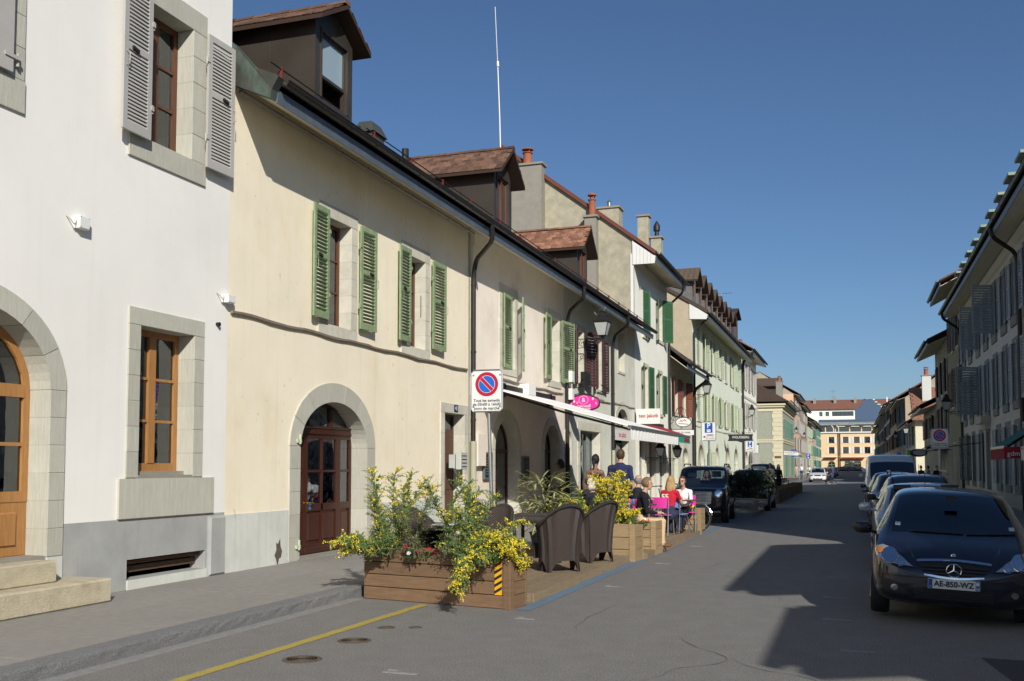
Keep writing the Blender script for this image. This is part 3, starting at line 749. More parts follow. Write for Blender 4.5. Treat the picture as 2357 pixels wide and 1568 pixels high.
jbox(12.0, 3.98, .16, .11, .12, 'small white box at the corner where white and yellow walls meet')
b = MB(); b.tube([LF.p(11.9, 0, 3.65), LF.p(11.9, .05, 3.65)], .03, 10); tag(b.build('anchor_bolt', m_iron), 'small round iron anchor on the white wall near its corner', 'bolt')

# ---- yellow house
H2 = thing('yellow_house', 'yellow rendered house with green shutters and arched mahogany door', 'house', (-8.5, 17, .12))
ha = hole(14.17, 16.5, .12, 2.75, .78, .33); hb = hole(20.19, 21.36, .12, 2.82, 0, .22); hy1 = hole(14.92, 15.83, 4.08, 5.93, 0, .23, .2); hy2 = hole(18.2, 19.1, 4.08, 5.93, 0, .25, .2)
wall(H2, LF, 12.15, 21.7, .12, 7.5, [ha, hb, hy1, hy2], m_yel)
shell(H2, LF, 12.15, 21.7, -10, 7.4, m_rough)
for a, c in ((12.16, 13.84), (16.84, 19.96)):
    b = MB(); b.box(LF, a, c, 0, .014, .12, .95); b.build('plinth', m_plpale, H2)
surround(H2, LF, ha, m_stone, 5, .32, .022, nv=7)
surround(H2, LF, hb, m_stone2, 6, .28, .02)
surround(H2, LF, hy1, m_stone2, 6, .28, .022); surround(H2, LF, hy2, m_stone2, 6, .28, .022)
window(H2, LF, 14.92, 15.83, 4.08, 5.93, -.22, m_brn, 2, 3, .06, .025, .09, curtain=[(.45, 1)])
window(H2, LF, 18.2, 19.1, 4.08, 5.93, -.22, m_brn, 2, 3, .06, .025, .09)
for (a, c, hg) in ((14.35, 14.9, 'r'), (16.06, 16.64, 'l'), (17.66, 18.23, 'r'), (19.36, 19.99, 'l')):
    shutter(H2, LF, a, c, 4.13, 6.02, .07, m_shgreen, 25, R(3), hg, open_=.5, up=True, fwd=.075)
for s in (15.98, 19.24):
    q = MB(); q.tube([LF.p(s - .12, -.13, 5.25), LF.p(s - .14, -.08, 5.23), LF.p(s - .14, -.08, 4.78), LF.p(s - .12, -.13, 4.76)], .008, 6); q.build('stay_hook', m_iron, H2)
b = MB(); b.poly([LF.p(13.55 + .11 * math.cos(a) * r_, .0155, .32 + .2 * math.sin(a) * r_) for a, r_ in zip([k * .57 for k in range(11)], [1, .7, 1.1, .6, .9, .5, 1, .8, 1.2, .6, .9])]); b.build('paint_flake', M('bare dark stone', '5A5448', .95, .3, 20), H2)
# mahogany door: frame, leaves with panels, side light, fanlight
def timber_door(parent, fr, s0, s1, z0, zt, d, mat, leaves, rise=0, ztop=None):
    """leaves: list of (a0, a1, columns of lights)"""
    fb = MB(); fb.box(fr, s0, s1, d - .08, d + .03, zt, zt + .1); fb.bbox(fr, s0, s1, d, d + .06, zt + .1, zt + .14, .01)
    D = fb.build('door', mat, parent); pa = []
    for (a0, a1, nc) in leaves:
        b = MB(); b.box(fr, a0, a0 + .07, d - .06, d, z0, zt); b.box(fr, a1 - .07, a1, d - .06, d, z0, zt)
        b.box(fr, a0 + .07, a1 - .07, d - .06, d, z0, z0 + .16); b.box(fr, a0 + .07, a1 - .07, d - .06, d, zt - .08, zt)
        zm = z0 + (zt - z0) * .4; b.box(fr, a0 + .07, a1 - .07, d - .06, d, zm - .1, zm + .02)
        w = (a1 - a0 - .14) / nc
        for c in range(nc):
            x = a0 + .07 + c * w
            if c: b.box(fr, x - .025, x + .025, d - .06, d, z0 + .16, zt - .08)
            q0, q1 = x + (.025 if c else 0), x + w - (.025 if c < nc - 1 else 0); zz = (zm + .02 + zt - .08) / 2
            b.box(fr, q0, q1, d - .055, d - .005, zz - .02, zz + .02)
            for (e0, e1) in ((zm + .02, zz - .02), (zz + .02, zt - .08)):
                p = MB(); p.box(fr, q0, q1, d - .035, d - .031, e0, e1); pa.append(('pane', p, m_glassd))
            p = MB(); p.box(fr, q0, q1, d - .05, d - .03, z0 + .16, zm - .1)
            p.bbox(fr, q0 + .04, q1 - .04, d - .03, d - .008, z0 + .2, zm - .14, .02); pa.append(('panel', p, mat))
        b.bbox(fr, a0, a1, d, d + .02, z0, z0 + .1, .006)
        b.build('door_leaf', mat, parent)
    for n, p, m in pa: p.build(n, m, D)
    return D
D = timber_door(H2, LF, 14.17, 16.5, .16, 2.2, -.3, m_mah, [(14.17, 14.86, 1), (14.87, 16.0, 2), (16.01, 16.5, 1)])
window(H2, LF, 14.17, 16.5, 2.33, 2.75, -.3, m_mah, 3, 1, .05, .03, .05, rise=.5, gm=m_glassd) if 0 else None
fb = MB(); hh = dict(s0=14.17, s1=16.5, z1=2.75, rise=.42)
zt = 2.33; o_ = ell(hh, 14); i_ = ell(hh, 14, -.06)
for k in range(14): fb.prism(LF, [o_[k], o_[k + 1], i_[k + 1], i_[k]], -.36, -.28)
for x in (14.95, 15.72): fb.box(LF, x - .03, x + .03, -.36, -.285, 2.33, 2.68)
F = fb.build('fanlight', m_mah, H2); pb = MB(); pb.prism(LF, [p for p in i_], -.33, -.326); pb.build('pane', m_glassd, F)
hb_ = MB(); hb_.tube([LF.p(14.93, -.3, 1.02), LF.p(14.93, -.24, 1.02), LF.p(15.05, -.24, 1.02)], .01, 6); hb_.box(LF, 14.91, 14.95, -.3, -.29, .88, 1.08); hb_.build('door_handle', M('brass', 'C8A860', .3, metal=1), D)
b = MB(); b.box(LF, 14.99, 15.06, -.302, -.298, .9 + .0, 1.0); b.build('sticker', M('blue sticker', '2B6FA0', .5), D)
b = MB(); b.box(LF, 14.1, 16.55, -.34, .03, .12, .145); b.build('threshold', m_conc, H2)
for z in (2.0, .3):
    b = MB(); b.tube([LF.p(14.1, .05, z), LF.p(14.1, .05, z + .16)], .022, 8); b.box(LF, 14.02, 14.14, .03, .06, z + .02, z + .08); b.build('iron_hinge', m_shpale, H2)
# oak street door number 42
D2 = MB(); D2.box(LF, 20.19, 21.36, -.3, -.25, .12, 2.42); D2 = D2.build('door', m_door, H2)
for z0, z1 in ((.3, 1.0), (1.1, 2.3)):
    for a in (20.3, 20.85): q = MB(); q.bbox(LF, a, a + .4, -.25, -.235, z0, z1, .02); q.build('panel', m_door, D2)
window(H2, LF, 20.19, 21.36, 2.42, 2.82, -.25, m_door, 2, 1, .04, .02, .05)
b = MB(); b.box(LF, 20.72, 20.94, .022, .03, 2.86, 3.02); nb = b.build('house_number', M('navy enamel', '1E2A5A', .3), H2)
text('digits', '42', .13, m_wpaint, nb, LF.p(20.83, .032, 2.94), (R(90), 0, R(90)))
b = MB(); b.bbox(LF, 20.54, 20.96, .14, .26, 1.57, 1.95, .01); b.box(LF, 20.6, 20.9, -.05, .14, 1.6, 1.9)
mbx = tag(b.build('mailbox', M('grey enamel', 'B8BAB2', .4)), 'grey metal mailbox with slots beside the narrow oak door 42', 'mailbox')
for k in range(4): q = MB(); q.box(LF, 20.6, 20.9, .26, .264, 1.62 + k * .08, 1.64 + k * .08); q.build('slot', m_iron, mbx)
# cable bundle running along the facades
def cable(s0, s1, z, r=.02, label='', mat=None):
    b = MB(); pts = []; n = int((s1 - s0) / .25)
    for i in range(n + 1): pts.append(LF.p(s0 + (s1 - s0) * i / n, .03 + random.uniform(-.004, .004), z + .012 * math.sin(i * .9) + random.uniform(-.006, .006)))
    b.tube(pts, r, 6)
    for k in range(2): b.tube([(p[0] + .012, p[1], p[2] + .012 - k * .024 + random.uniform(-.004, .004)) for p in pts], r * .5, 5)
    return tag(b.build('cable', mat or M('lead cable', '8B8070', .7, .2, 8), smooth=True), label, 'cable')
cable(12.2, 21.5, 3.87, .022, 'grey cable bundle fixed along the yellow wall below the windows')
cable(21.9, 29.6, 3.86, .018, 'grey cable running along the pink wall below the windows')
cable(30.0, 36.0, 3.95, .014, 'thin cable along the grey-green wall above the pink sign')
cable(36.3, 40.3, 4.0, .014, 'thin cable on the grey wall above the small arch')
# eaves of the long roof over yellow, pink and grey houses
gc = eaves(H2, LF, 12.16, 21.7, 7.28)
b = MB()   # copper end cheek, its outer corner leaning towards the viewer
P = [(-8.5, 12.15, 7.22), (-7.75, 12.0, 6.87), (-7.72, 12.0, 7.0), (-7.6, 11.98, 7.16), (-7.66, 11.98, 7.2), (-8.05, 12.05, 7.38), (-8.5, 12.15, 7.85)]
P2 = [(x, y + .16, z) for x, y, z in P]; n = len(P)
b.add(P + P2, [tuple(range(n)), tuple(range(2 * n - 1, n - 1, -1))] + [(i, (i + 1) % n, n + (i + 1) % n, n + i) for i in range(n)])
b.build('copper_flashing', m_copper, H2)
b = MB(); b.tube([LF.p(12.2, .12, 7.12), LF.p(21.7, .12, 7.12)], .028, 8)
for k in range(10): b.tube([LF.p(12.3 + k * .98, .12, 7.12), LF.p(12.36 + k * .98, .12, 7.12)], .034, 8)
b.build('conduit', M('zinc conduit', '8A8784', .35, metal=.7), H2, smooth=True)
def snow_rail(parent, s0, s1, d=.62, z=7.32, step=1.55):
    b = MB(); s = s0 + .3
    while s < s1:
        b.box(LF, s - .012, s + .012, d - .02, d + .02, z - .05, z + .2); b.box(LF, s - .012, s + .012, d - .22, d, z - .0, z + .03)
        b.tube([LF.p(s, d - .2, z + .02), LF.p(s, d, z + .17)], .01, 5); s += step
    o = b.build('snow_guard', m_red, parent); q = MB(); q.tube([LF.p(s0, d, z + .17), LF.p(s1, d, z + .17)], .011, 6); q.build('rail', m_iron, o)
# pink house
H3 = thing('pink_house', 'pale pink rendered house with sage louvred shutters behind the awning', 'house', (-8.5, 25, .12))
hp1 = hole(24.0, 25.0, 4.2, 6.1, 0, .23, .2); hp2 = hole(28.2, 29.2, 4.2, 6.1, 0, .23, .2); hpa = hole(23.45, 25.32, .12, 2.85, .8, .25); hpb = hole(27.68, 29.3, .12, 2.85, .75, .25)
wall(H3, LF, 21.7, 29.75, .12, 7.5, [hp1, hp2, hpa, hpb], m_pink); shell(H3, LF, 21.7, 29.75, -10, 7.4, m_rough)
b = MB(); b.box(LF, 21.62, 21.78, .0, .012, .12, 7.3); qn = b.build('quoin', m_mortar, H3)
for k in range(16):
    q = MB(); w = .22 if k % 2 else .13; q.bbox(LF, 21.72, 21.75 + w, .012, .022, .15 + k * .45, .15 + k * .45 + .44, .003); q.build('stone', m_stone2 if k != 7 else m_pink, qn)
for h in (hp1, hp2): surround(H3, LF, h, m_stone2, 6, .26, .02)
for h in (hpa, hpb): surround(H3, LF, h, m_stone2, 5, .3, .02)
window(H3, LF, 24.0, 25.0, 4.2, 6.1, -.22, m_brn, 2, 3); window(H3, LF, 28.2, 29.2, 4.2, 6.1, -.22, m_brn, 2, 3)
window(H3, LF, 27.68, 29.3, .9, 2.85, -.3, m_mah, 2, 2, rise=.75, gm=m_glassd, name='shop_window')
b = MB(); b.box(LF, 27.68, 29.3, -.36, -.3, .12, .9); b.build('panel', m_mah, H3)
window(H3, LF, 23.45, 25.32, .15, 2.85, -.3, m_mah, 2, 2, rise=.8, gm=m_glassd, name='glazed_door')
shutter(H3, LF, 23.95, 24.72, 4.18, 6.1, .06, m_shgreen, 25, R(-4), 'l', open_=.5, up=True)
shutter(H3, LF, 24.76, 25.45, 4.18, 6.1, .1, m_shgreen, 25, R(16), 'r', open_=.5, up=True)
shutter(H3, LF, 27.46, 28.14, 4.2, 6.1, .07, m_shgreen, 25, R(4), 'r', open_=.5, up=True)
shutter(H3, LF, 29.28, 30.25, 4.22, 6.12, .07, m_shgreen, 25, R(8), 'l', open_=.5, up=True)
eaves(H3, LF, 21.7, 29.75, 7.28)
# grey-green house with brown shutters
H4 = thing('grey_house', 'grey-green house with brown shutters behind the pink shop sign', 'house', (-8.5, 33, .12))
hg1 = hole(31.2, 32.1, 4.35, 6.1, 0, .2, .15); hg2 = hole(33.7, 34.6, 4.35, 6.1, 0, .2, .15); hgs = hole(31.66, 34.35, .5, 2.82, 0, .3); hga = hole(29.95, 30.6, .12, 2.75, .33, .2)
wall(H4, LF, 29.75, 36.1, .12, 7.5, [hg1, hg2, hgs, hga], m_gry); shell(H4, LF, 29.75, 36.1, -10, 7.4, m_rough)
for h in (hg1, hg2): surround(H4, LF, h, m_stone2, 5, .25, .02)
surround(H4, LF, hgs, m_stone2, 4, .3, .02); surround(H4, LF, hga, m_stone2, 5, .25, .02)
window(H4, LF, 31.2, 32.1, 4.35, 6.1, -.2, m_brn, 2, 3); window(H4, LF, 33.7, 34.6, 4.35, 6.1, -.2, m_brn, 2, 3)
window(H4, LF, 31.66, 34.35, .5, 2.82, -.27, m_shdk, 3, 1, .09, .04, .09, gm=m_glass, name='shop_window', curtain=[(.3, .95)])
window(H4, LF, 29.95, 30.6, .12, 2.75, -.2, m_gry, 1, 1, rise=.33, gm=m_glassd)
for (a, c, an, hg) in ((30.5, 31.15, 12, 'r'), (32.15, 32.8, 25, 'l'), (33.05, 33.65, 20, 'r'), (34.65, 35.2, 8, 'l')):
    shutter(H4, LF, a, c, 4.3, 6.15, .06, m_shbrown, 16, R(an), hg, fine=False, open_=.9)
for s in (31.2, 33.7):
    b = MB(); b.tube([LF.p(s - .1, .25, 4.45), LF.p(s + 1.0, .25, 4.45)], .015, 6); b.tube([LF.p(s - .1, .25, 4.22), LF.p(s + 1.0, .25, 4.22)], .02, 6)
    for k in range(6): b.tube([LF.p(s + k * .18, .25, 4.22), LF.p(s + k * .18 + .05, .3, 4.33), LF.p(s + k * .18, .25, 4.45)], .01, 5)
    b.build('window_rail', m_iron, H4)
b = MB(); b.box(LF, 31.2, 31.9, .16, .3, 4.3, 4.7); b.build('window_box', m_iron, H4)
eaves(H4, LF, 29.75, 36.1, 7.28, fine=False)
# narrow grey house with small arch
H5 = thing('narrow_grey_house', 'narrow grey house with one high small window next to the tall white house', 'house', (-8.5, 38, .12))
hs1 = hole(37.4, 38.5, 5.3, 6.9, 0, .1, .1); hs2 = hole(37.0, 39.1, 3.1, 3.85, .7, .3); hs3 = hole(36.7, 39.0, .4, 2.9, 0, .2)
wall(H5, LF, 36.1, 40.5, .12, 7.5, [hs1, hs2, hs3], m_gry); shell(H5, LF, 36.1, 40.5, -10, 7.4, m_rough)
surround(H5, LF, hs1, m_stone2, 4, .25, .01); surround(H5, LF, hs2, m_stone2, 1, .25, .02, nv=6); surround(H5, LF, hs3, m_stone2, 4, .25, .01)
window(H5, LF, 37.4, 38.5, 5.3, 6.9, -.2, m_shpale, 2, 3); window(H5, LF, 37.0, 39.1, 3.1, 3.85, -.2, m_iron, 2, 1, rise=.7, gm=m_glassd)
window(H5, LF, 36.7, 39.0, .4, 2.55, -.22, m_shdk, 2, 1, .08, gm=m_glass, name='shop_window', curtain=[(.4, .8)])
b = MB(); b.box(LF, 36.45, 39.1, .03, .07, 2.62, 3.0); o = tag(b.build('shop_sign', m_wpaint), 'white wall sign with red lettering over the shop window, half hidden by the awning', 'sign')
m_redt = M('red lettering', 'B5121B', .5)
text('lettering', 'teo jakob', .3, m_redt, o, LF.p(37.75, .073, 2.84), (R(90), 0, R(90)), sx=1.1)
eaves(H5, LF, 36.1, 40.5, 7.28, fine=False)
for Hh, a, c in ((H2, 12.15, 21.7), (H3, 21.7, 29.75), (H4, 29.75, 36.1), (H5, 36.1, 40.5)):
    roof(Hh, LF, a, c, .8, 7.12, -5.0, 10.4, m_roof)
    b = MB(); b.poly([LF.p(a + .02, -.0, 7.4), LF.p(a + .02, -5, 10.3), LF.p(a + .02, -10, 7.4)]); b.poly([LF.p(c - .02, -.0, 7.4), LF.p(c - .02, -5, 10.3), LF.p(c - .02, -10, 7.4)]); b.build('gable', m_rough, Hh)
snow_rail(H2, 12.2, 14.0); snow_rail(H2, 15.2, 21.6); snow_rail(H3, 21.8, 29.6); snow_rail(H4, 29.9, 36.0); snow_rail(H5, 36.2, 40.3)
dormer(H2, LF, 13.8, 15.05, 7.5, 8.85, 9.22, .42, -2.8, ov=.22, fo=.25)
dormer(H3, LF, 22.25, 23.45, 7.5, 8.85, 9.35, .42, -3.2, sash='bars')
dormer(H4, LF, 29.9, 31.1, 7.5, 8.6, 9.15, .42, -3.4, tile_m=m_tiler, sash='bars')
# ventilation cowl and pipe on the yellow house's roof
b = MB(); b.box(LF, 16.45, 16.95, -.25, .1, 7.5, 7.9); b.add([LF.p(16.4, -.3, 7.9), LF.p(17.0, -.3, 7.9), LF.p(17.0, .15, 7.9), LF.p(16.4, .15, 7.9), LF.p(16.5, -.2, 8.12), LF.p(16.9, -.2, 8.12), LF.p(16.9, .05, 8.12), LF.p(16.5, .05, 8.12)], [(0, 1, 5, 4), (1, 2, 6, 5), (2, 3, 7, 6), (3, 0, 4, 7), (4, 5, 6, 7)]); b.build('roof_vent', m_copper, H2)
b = MB(); b.tube([LF.p(17.9, .1, 7.6), LF.p(17.9, .1, 8.0)], .07, 10); b.build('vent_pipe', m_iron, H2)
b = MB(); b.tube([(-9.2, 26, 8.3), (-9.28, 26, 11.5), (-9.34, 26, 13.0)], [.022, .018, .015], 6); b.tube([(-9.34, 26, 13.0), (-9.42, 26, 14.7)], .01, 5); b.tube([(-9.33, 26, 12.95), (-9.34, 26, 13.1)], .035, 6)
tag(b.build('radio_mast', m_wpaint), 'tall thin white whip aerial rising from the roof into the sky', 'aerial')
# downpipes
gx = -8.5 + .88
def dpipe(parent, s, z=7.1, low=.12, d=.1, r=.055):
    a = LF.p(s - .9, .88, z); return pipe(parent, bend([a, LF.p(s - .75, .85, z - .35), LF.p(s - .1, .2, z - .62), LF.p(s, d, z - .95), LF.p(s, d, 2.2)]), r)
P_ = dpipe(H3, 21.72); b = MB(); b.tube([LF.p(21.72, .1, 2.22), LF.p(21.72, .1, .12)], .075, 10); b.build('cast_shoe', M('cream iron pipe', 'A9A78F', .7), P_, smooth=True)
P_ = dpipe(H4, 29.85); P_ = dpipe(H5, 36.1)
for s in (29.85, 36.1): b = MB(); b.tube([LF.p(s, .1, 2.22), LF.p(s, .1, .12)], .065, 10); b.build('downpipe', m_gut if s < 30 else MATS['cream iron pipe'], H4 if s < 30 else H5, smooth=True)
for z in (3.7, 4.25): b = MB(); b.bbox(LF, 29.75, 30.02, .16, .28, z, z + .35, .01); b.build('floodlight', m_wpaint, H4)
# ================================================================ left row, farther houses
def simple_house(name, label, fr, s0, s1, wz, holes, wallm, shm=None, eav=.8, edrop=.35, roofm=None, rs=.6, rdep=-6, shw=.55, sh_ang=None, framem=None, base=.12,
                 snm=m_stone2, nslat=14, eave=True, deep=-9, gable=True, seed=1, panes=(2, 3), bd=.0):
    rnd_ = random.Random(seed)
    Hh = thing(name, label, 'house', fr.p((s0 + s1) / 2, 0, base))
    wall(Hh, fr, s0, s1, base, wz + .1, holes, wallm, .22, back=True); shell(Hh, fr, s0, s1, deep, wz, wallm)
    for h in holes:
        if h['rise']: surround(Hh, fr, h, snm, 1, .2, .015, nv=5)
        else:
            b = MB(); w = h['w']
            if w:
                for a, c in ((h['s0'] - w, h['s0']), (h['s1'], h['s1'] + w)): b.box(fr, a + .002, c, -.2, .02, h['z0'], h['z1'])
                b.box(fr, h['s0'] - w + .002, h['s1'] + w - .002, -.2, .022, h['z1'], h['z1'] + w - .002)
                if h['sill']: b.box(fr, h['s0'] - w - .03, h['s1'] + w + .03, -.2, .06, h['z0'] - h['sill'] + .01, h['z0'])
                b.build('stone_surround', snm, Hh)
        window(Hh, fr, h['s0'], h['s1'], h['z0'], h['z1'], -.16, framem or m_shpale, *panes, fw=.07, bar=.03, mid=.08, rise=h['rise'], gm=m_glassd)
        if shm and h.get('sh', 1) and not h['rise']:
            w = (h['s1'] - h['s0']) / 2 + .04
            for sd in (0, 1):
                mode = rnd_.random(); an = R(rnd_.choice([3, 5, 8, 14, 20])) if sh_ang is None else sh_ang
                if h.get('closed'): a, c, an, hg, dd = (h['s0'], h['s0'] + w, 0, 'l', -.03) if sd == 0 else (h['s1'] - w, h['s1'], 0, 'r', -.03)
                elif sd == 0: a, c, hg, dd = h['s0'] - w - .02, h['s0'] - .02, 'r', .05
                else: a, c, hg, dd = h['s1'] + .02, h['s1'] + w + .02, 'l', .05
                shutter(Hh, fr, a, c, h['z0'] - .02, h['z1'] + .02, dd, shm, nslat, an, hg, fine=False, open_=.9)
    if eave:
        eaves(Hh, fr, s0, s1, wz, eav, edrop, 5, fine=False)
        z0 = wz - edrop + .3
        roof(Hh, fr, s0, s1, eav + .04, z0, rdep, z0 + (eav - rdep) * rs, roofm or m_roof)
        if gable:
            for s in (s0 + .01, s1 - .01):
                b = MB(); b.poly([fr.p(s, 0, wz), fr.p(s, rdep, z0 + (eav - rdep) * rs - .02), fr.p(s, 2 * rdep, wz)]); b.build('gable', m_rough, Hh)
    return Hh
def row(cs, w, z0, z1, sw=.16, sill=.14, **k):
    out = []
    for c in cs: h = hole(c - w / 2, c + w / 2, z0, z1, 0, sw, sill); h.update(k); out.append(h)
    return out
# tall cream-white house with the roughcast gable
hs = row([42.8], 1.1, 7.3, 9.2, sh=0) + row([46.2], 1.1, 7.5, 9.3, sh=0) + row([42.7, 46.1], 1.0, 4.05, 5.95, sh=0) + [hole(41.2, 42.6, .12, 2.75, 0, .1), hole(43.4, 44.8, .12, 2.75, 0, .1), hole(45.8, 47.4, .12, 2.75, 0, .1)]
H6 = simple_house('tall_white_house', 'tall cream-white house with dark green shutters and roughcast gable above the lower roofs', LF, 40.5, 48.2, 10.45, hs, m_wht2, None, .9, .3, roofm=m_roof, rs=.76, rdep=-5.9, deep=-11.8, gable=False, panes=(2, 3), framem=m_shgrey)
# gable facing the viewer
fg = Fr(-8.5, 40.47, R(180), True)   # s runs to -X
fg = Fr(-8.5, 40.46, 0, False)       # s = +X, d = -Y
zr = 10.45 + .76 * 6.6
b = MB(); b.prism(fg, [(-12, 6.5), (0, 6.5), (0, 11.1), (-5.9, 15.58), (-12, 11.0)], 0, .04); b.build('gable_wall', m_rough, H6)
b = MB(); b.prism(fg, [(-.14, 6.5), (-.02, 6.5), (-.02, 10.4), (-.14, 10.5)], .04, .07); b.build('corner_board', m_wpaint, H6)
b = MB(); b.prism(fg, [(.9, 10.38), (.97, 10.5), (-5.9, 15.76), (-5.9, 15.55)], -.1, .18); b.build('verge', M('red tile verge', '6E3F33', .8), H6)
b = MB(); b.prism(fg, [(-.05, 10.0), (.88, 10.0), (.92, 10.3), (-.05, 11.0)], .04, .1)
bw = b.build('barge_boards', m_wpaint, H6)
for k in range(6): q = MB(); q.box(fg, -.03 + k * .15, -.02 + k * .15, .1, .104, 10.02, 10.35 + .6 * (1 - k / 6) * .8); q.build('board_joint', m_mortar, bw)
chimney(H6, -13.7, -12.35, 39.9, 40.46, 8, 14.5, m_conc, pots=[(-13.05, 40.15, .75, .2)])
chimney(H6, -10.5, -10.0, 40.0, 40.46, 8, 12.05, m_conc, pots=[(-10.22, 40.2, 1.0, .15)])
b = MB(); b.tube([(-12.0, 40.5, 12.9), (-12.0, 40.9, 13.9)], .03, 6)
chimney(H6, -11.2, -10.2, 45.2, 46, 11, 13.75, m_rough, pots=[])
q = MB(); q.lathe((-10.75, 45.6, 13.84), [(.09, 0), (.09, .3), (.12, .3), (.02, .42)], 10); q.build('flue', m_steel, H6, smooth=True)
chimney(H6, -10.1, -9.55, 49, 49.5, 10, 14.2, m_rough); chimney(H6, -9.45, -8.95, 49.2, 49.7, 10, 13.1, m_rough)
q = MB(); q.lathe((-9.2, 49.4, 13.2), [(.12, 0), (.1, .25), (.17, .3), (.17, .55), (.03, .8)], 10); q.build('flue', m_iron, H6, smooth=True)
for (a, c, z0, z1, an, hg, dd) in ((42.25, 42.8, 7.25, 9.25, 20, 'l', -.02), (42.85, 43.5, 7.25, 9.25, 12, 'r', .05), (45.0, 45.62, 7.4, 9.3, 10, 'r', .05), (46.8, 47.5, 7.5, 9.5, 30, 'l', .05),
                                  (41.55, 42.15, 4.05, 6.0, 12, 'r', .05), (43.25, 43.9, 4.05, 6.0, 8, 'l', .05), (44.95, 45.55, 4.1, 5.95, 12, 'r', .05), (46.65, 47.3, 4.1, 5.9, 5, 'l', .05)):
    shutter(H6, LF, a, c, z0, z1, dd, m_shgreen2, 16, R(an), hg, fine=False, open_=.9, up=True)
pipe(H6, bend([LF.p(47.2, 1.0, 10.3), LF.p(47.3, .9, 9.9), LF.p(48.1, .15, 9.5), LF.p(48.15, .1, 9.1), LF.p(48.15, .1, .2)]), .055)
# low shop with brown metal roof
hs = row([50.4, 53.0], 1.1, 4.3, 6.1, sh=0) + [hole(49.2, 51.0, .12, 2.6, 0, .15), hole(52.4, 54.2, .12, 2.6, .6, .25)]
H7 = simple_house('low_shop_house', 'low house with rust-red shutters under a dark curved metal eave', LF, 48.2, 55.9, 7.1, hs, m_gry, None, .95, .75, roofm=m_metalbr, rs=.8, rdep=-3, deep=-8)
for (a, c, an, hg) in ((49.1, 49.8, 8, 'r'), (51.0, 51.6, 6, 'l'), (51.8, 52.4, 8, 'r'), (53.6, 54.3, 18, 'l')): shutter(H7, LF, a, c, 4.25, 6.1, .05, m_shrust, 18, R(an), hg, fine=False, open_=.9)
snow_rail(H7, 48.4, 55.5, .6, 6.95, 1.4)
pipe(H7, bend([LF.p(55.0, 1.05, 6.7), LF.p(55.2, .9, 6.3), LF.p(55.75, .2, 5.9), LF.p(55.75, .12, 5.5), LF.p(55.75, .12, .2)]), .09)
# long mint house with eight dormers
r1 = [58.4, 61.2, 65.0, 68.2, 71.7, 75.4, 78.8]
hs = row(r1, 1.15, 7.6, 9.6) + row(r1, 1.15, 4.35, 6.15)
for i in (0, 4): hs[i]['closed'] = 1
hs[7]['closed'] = 1; hs[8]['sh'] = 1
hs += [hole(57.9, 60.3, .12, 2.9, 1.1, .3), hole(62.0, 63.2, .12, 2.5, 0, .2), hole(65.5, 67.2, .12, 2.85, .85, .3), hole(70.9, 73.5, .12, 2.95, 1.2, .3), hole(76.2, 78.8, .12, 2.95, 1.2, .3)]
hs[15]['sh'] = 1
H8 = simple_house('mint_house', 'long mint green house with a row of eight tiled dormers', LF, 56.0, 81.8, 10.3, hs, m_grn, m_shpale, .9, .35, roofm=m_roof, rs=.62, rdep=-6, deep=-12)
b = MB(); b.box(LF, 56, 81.8, .0, .03, 3.9, 3.98); b.build('string_course', m_stone2, H8)
fg2 = Fr(-8.5, 55.97, 0, False)
b = MB(); b.prism(fg2, [(-12, 5), (0, 5), (0, 10.8), (-6, 14.5), (-12, 10.3)], 0, .03); b.build('gable_wall', M('beige roughcast', 'B5A88F', .95, .1, 3, .5, 40), H8)
b = MB(); b.prism(fg2, [(-.1, 9.9), (.85, 9.85), (.92, 10.1), (-.1, 10.8)], .03, .08); b.build('barge_boards', m_wpaint, H8)
b = MB(); b.prism(fg2, [(.88, 10.2), (.95, 10.38), (-6, 14.68), (-6, 14.45)], -.1, .12); b.build('verge', m_tiled, H8)
m_dormw = M('weathered dormer boards', '6A6A6A', .8, .2, 3)
for k in range(8):
    s = 58.6 + k * 2.62
    dormer(H8, LF, s, s + 1.45, 11.6, 12.75, 13.35, -.35, -5.5, .35, rs=.62, rz=10.25, rd=.9, wall_m=m_dormw, tile_m=m_tiled, fine=False, sash='bars', fo=.4)
pipe(H8, bend([LF.p(56.3, .95, 10.25), LF.p(56.4, .9, 10.0), LF.p(56.25, .2, 9.4), LF.p(56.25, .1, 9.0), LF.p(56.25, .1, .2)]), .06)
b = MB(); b.lathe((-10.3, 69, 14.3), [(.02, 0), (.35, .03), (.62, .12), (.7, .2)], 18); d_ = b.build('satellite_dish', m_wpaint, H8, smooth=True)
d_.rotation_euler = (0, 0, 0)
# white three-storey house
hs = row([85.2, 88.6, 92.2], 1.1, 8.1, 10.2, closed=0) + row([85.0, 88.6, 92.2], 1.1, 4.9, 6.9) + [hole(84, 86.4, .12, 2.9, 1.0, .25), hole(88, 91, .12, 2.8, 0, .1)]
H9 = simple_house('white_corner_house', 'white three-storey house at the corner past the mint house', LF, 81.8, 95.3, 11.1, hs, m_wht2, m_shgrey, .9, .3, rs=.6, rdep=-6, deep=-12, roofm=m_roofr)
b = MB(); b.box(LF, 81.8, 95.3, 0, .05, 7.3, 7.5); b.build('string_course', m_stone2, H9)
dormer(H9, LF, 84, 87.5, 12.4, 14.3, 14.9, -.8, -5, .25, rs=.6, rz=11.1, rd=.9, fine=False, roof_m=m_metalbr, tile_m=m_metalbr, sash='bars')
pipe(H9, bend([LF.p(82, .95, 10.9), LF.p(82, .9, 10.6), LF.p(82.1, .2, 10.1), LF.p(82.1, .12, 9.7), LF.p(82.1, .12, .2)]), .1)
b = MB()
b.tube([LF.p(90, -2.5, 11), LF.p(90, -2.5, 17.2)], .035, 6)
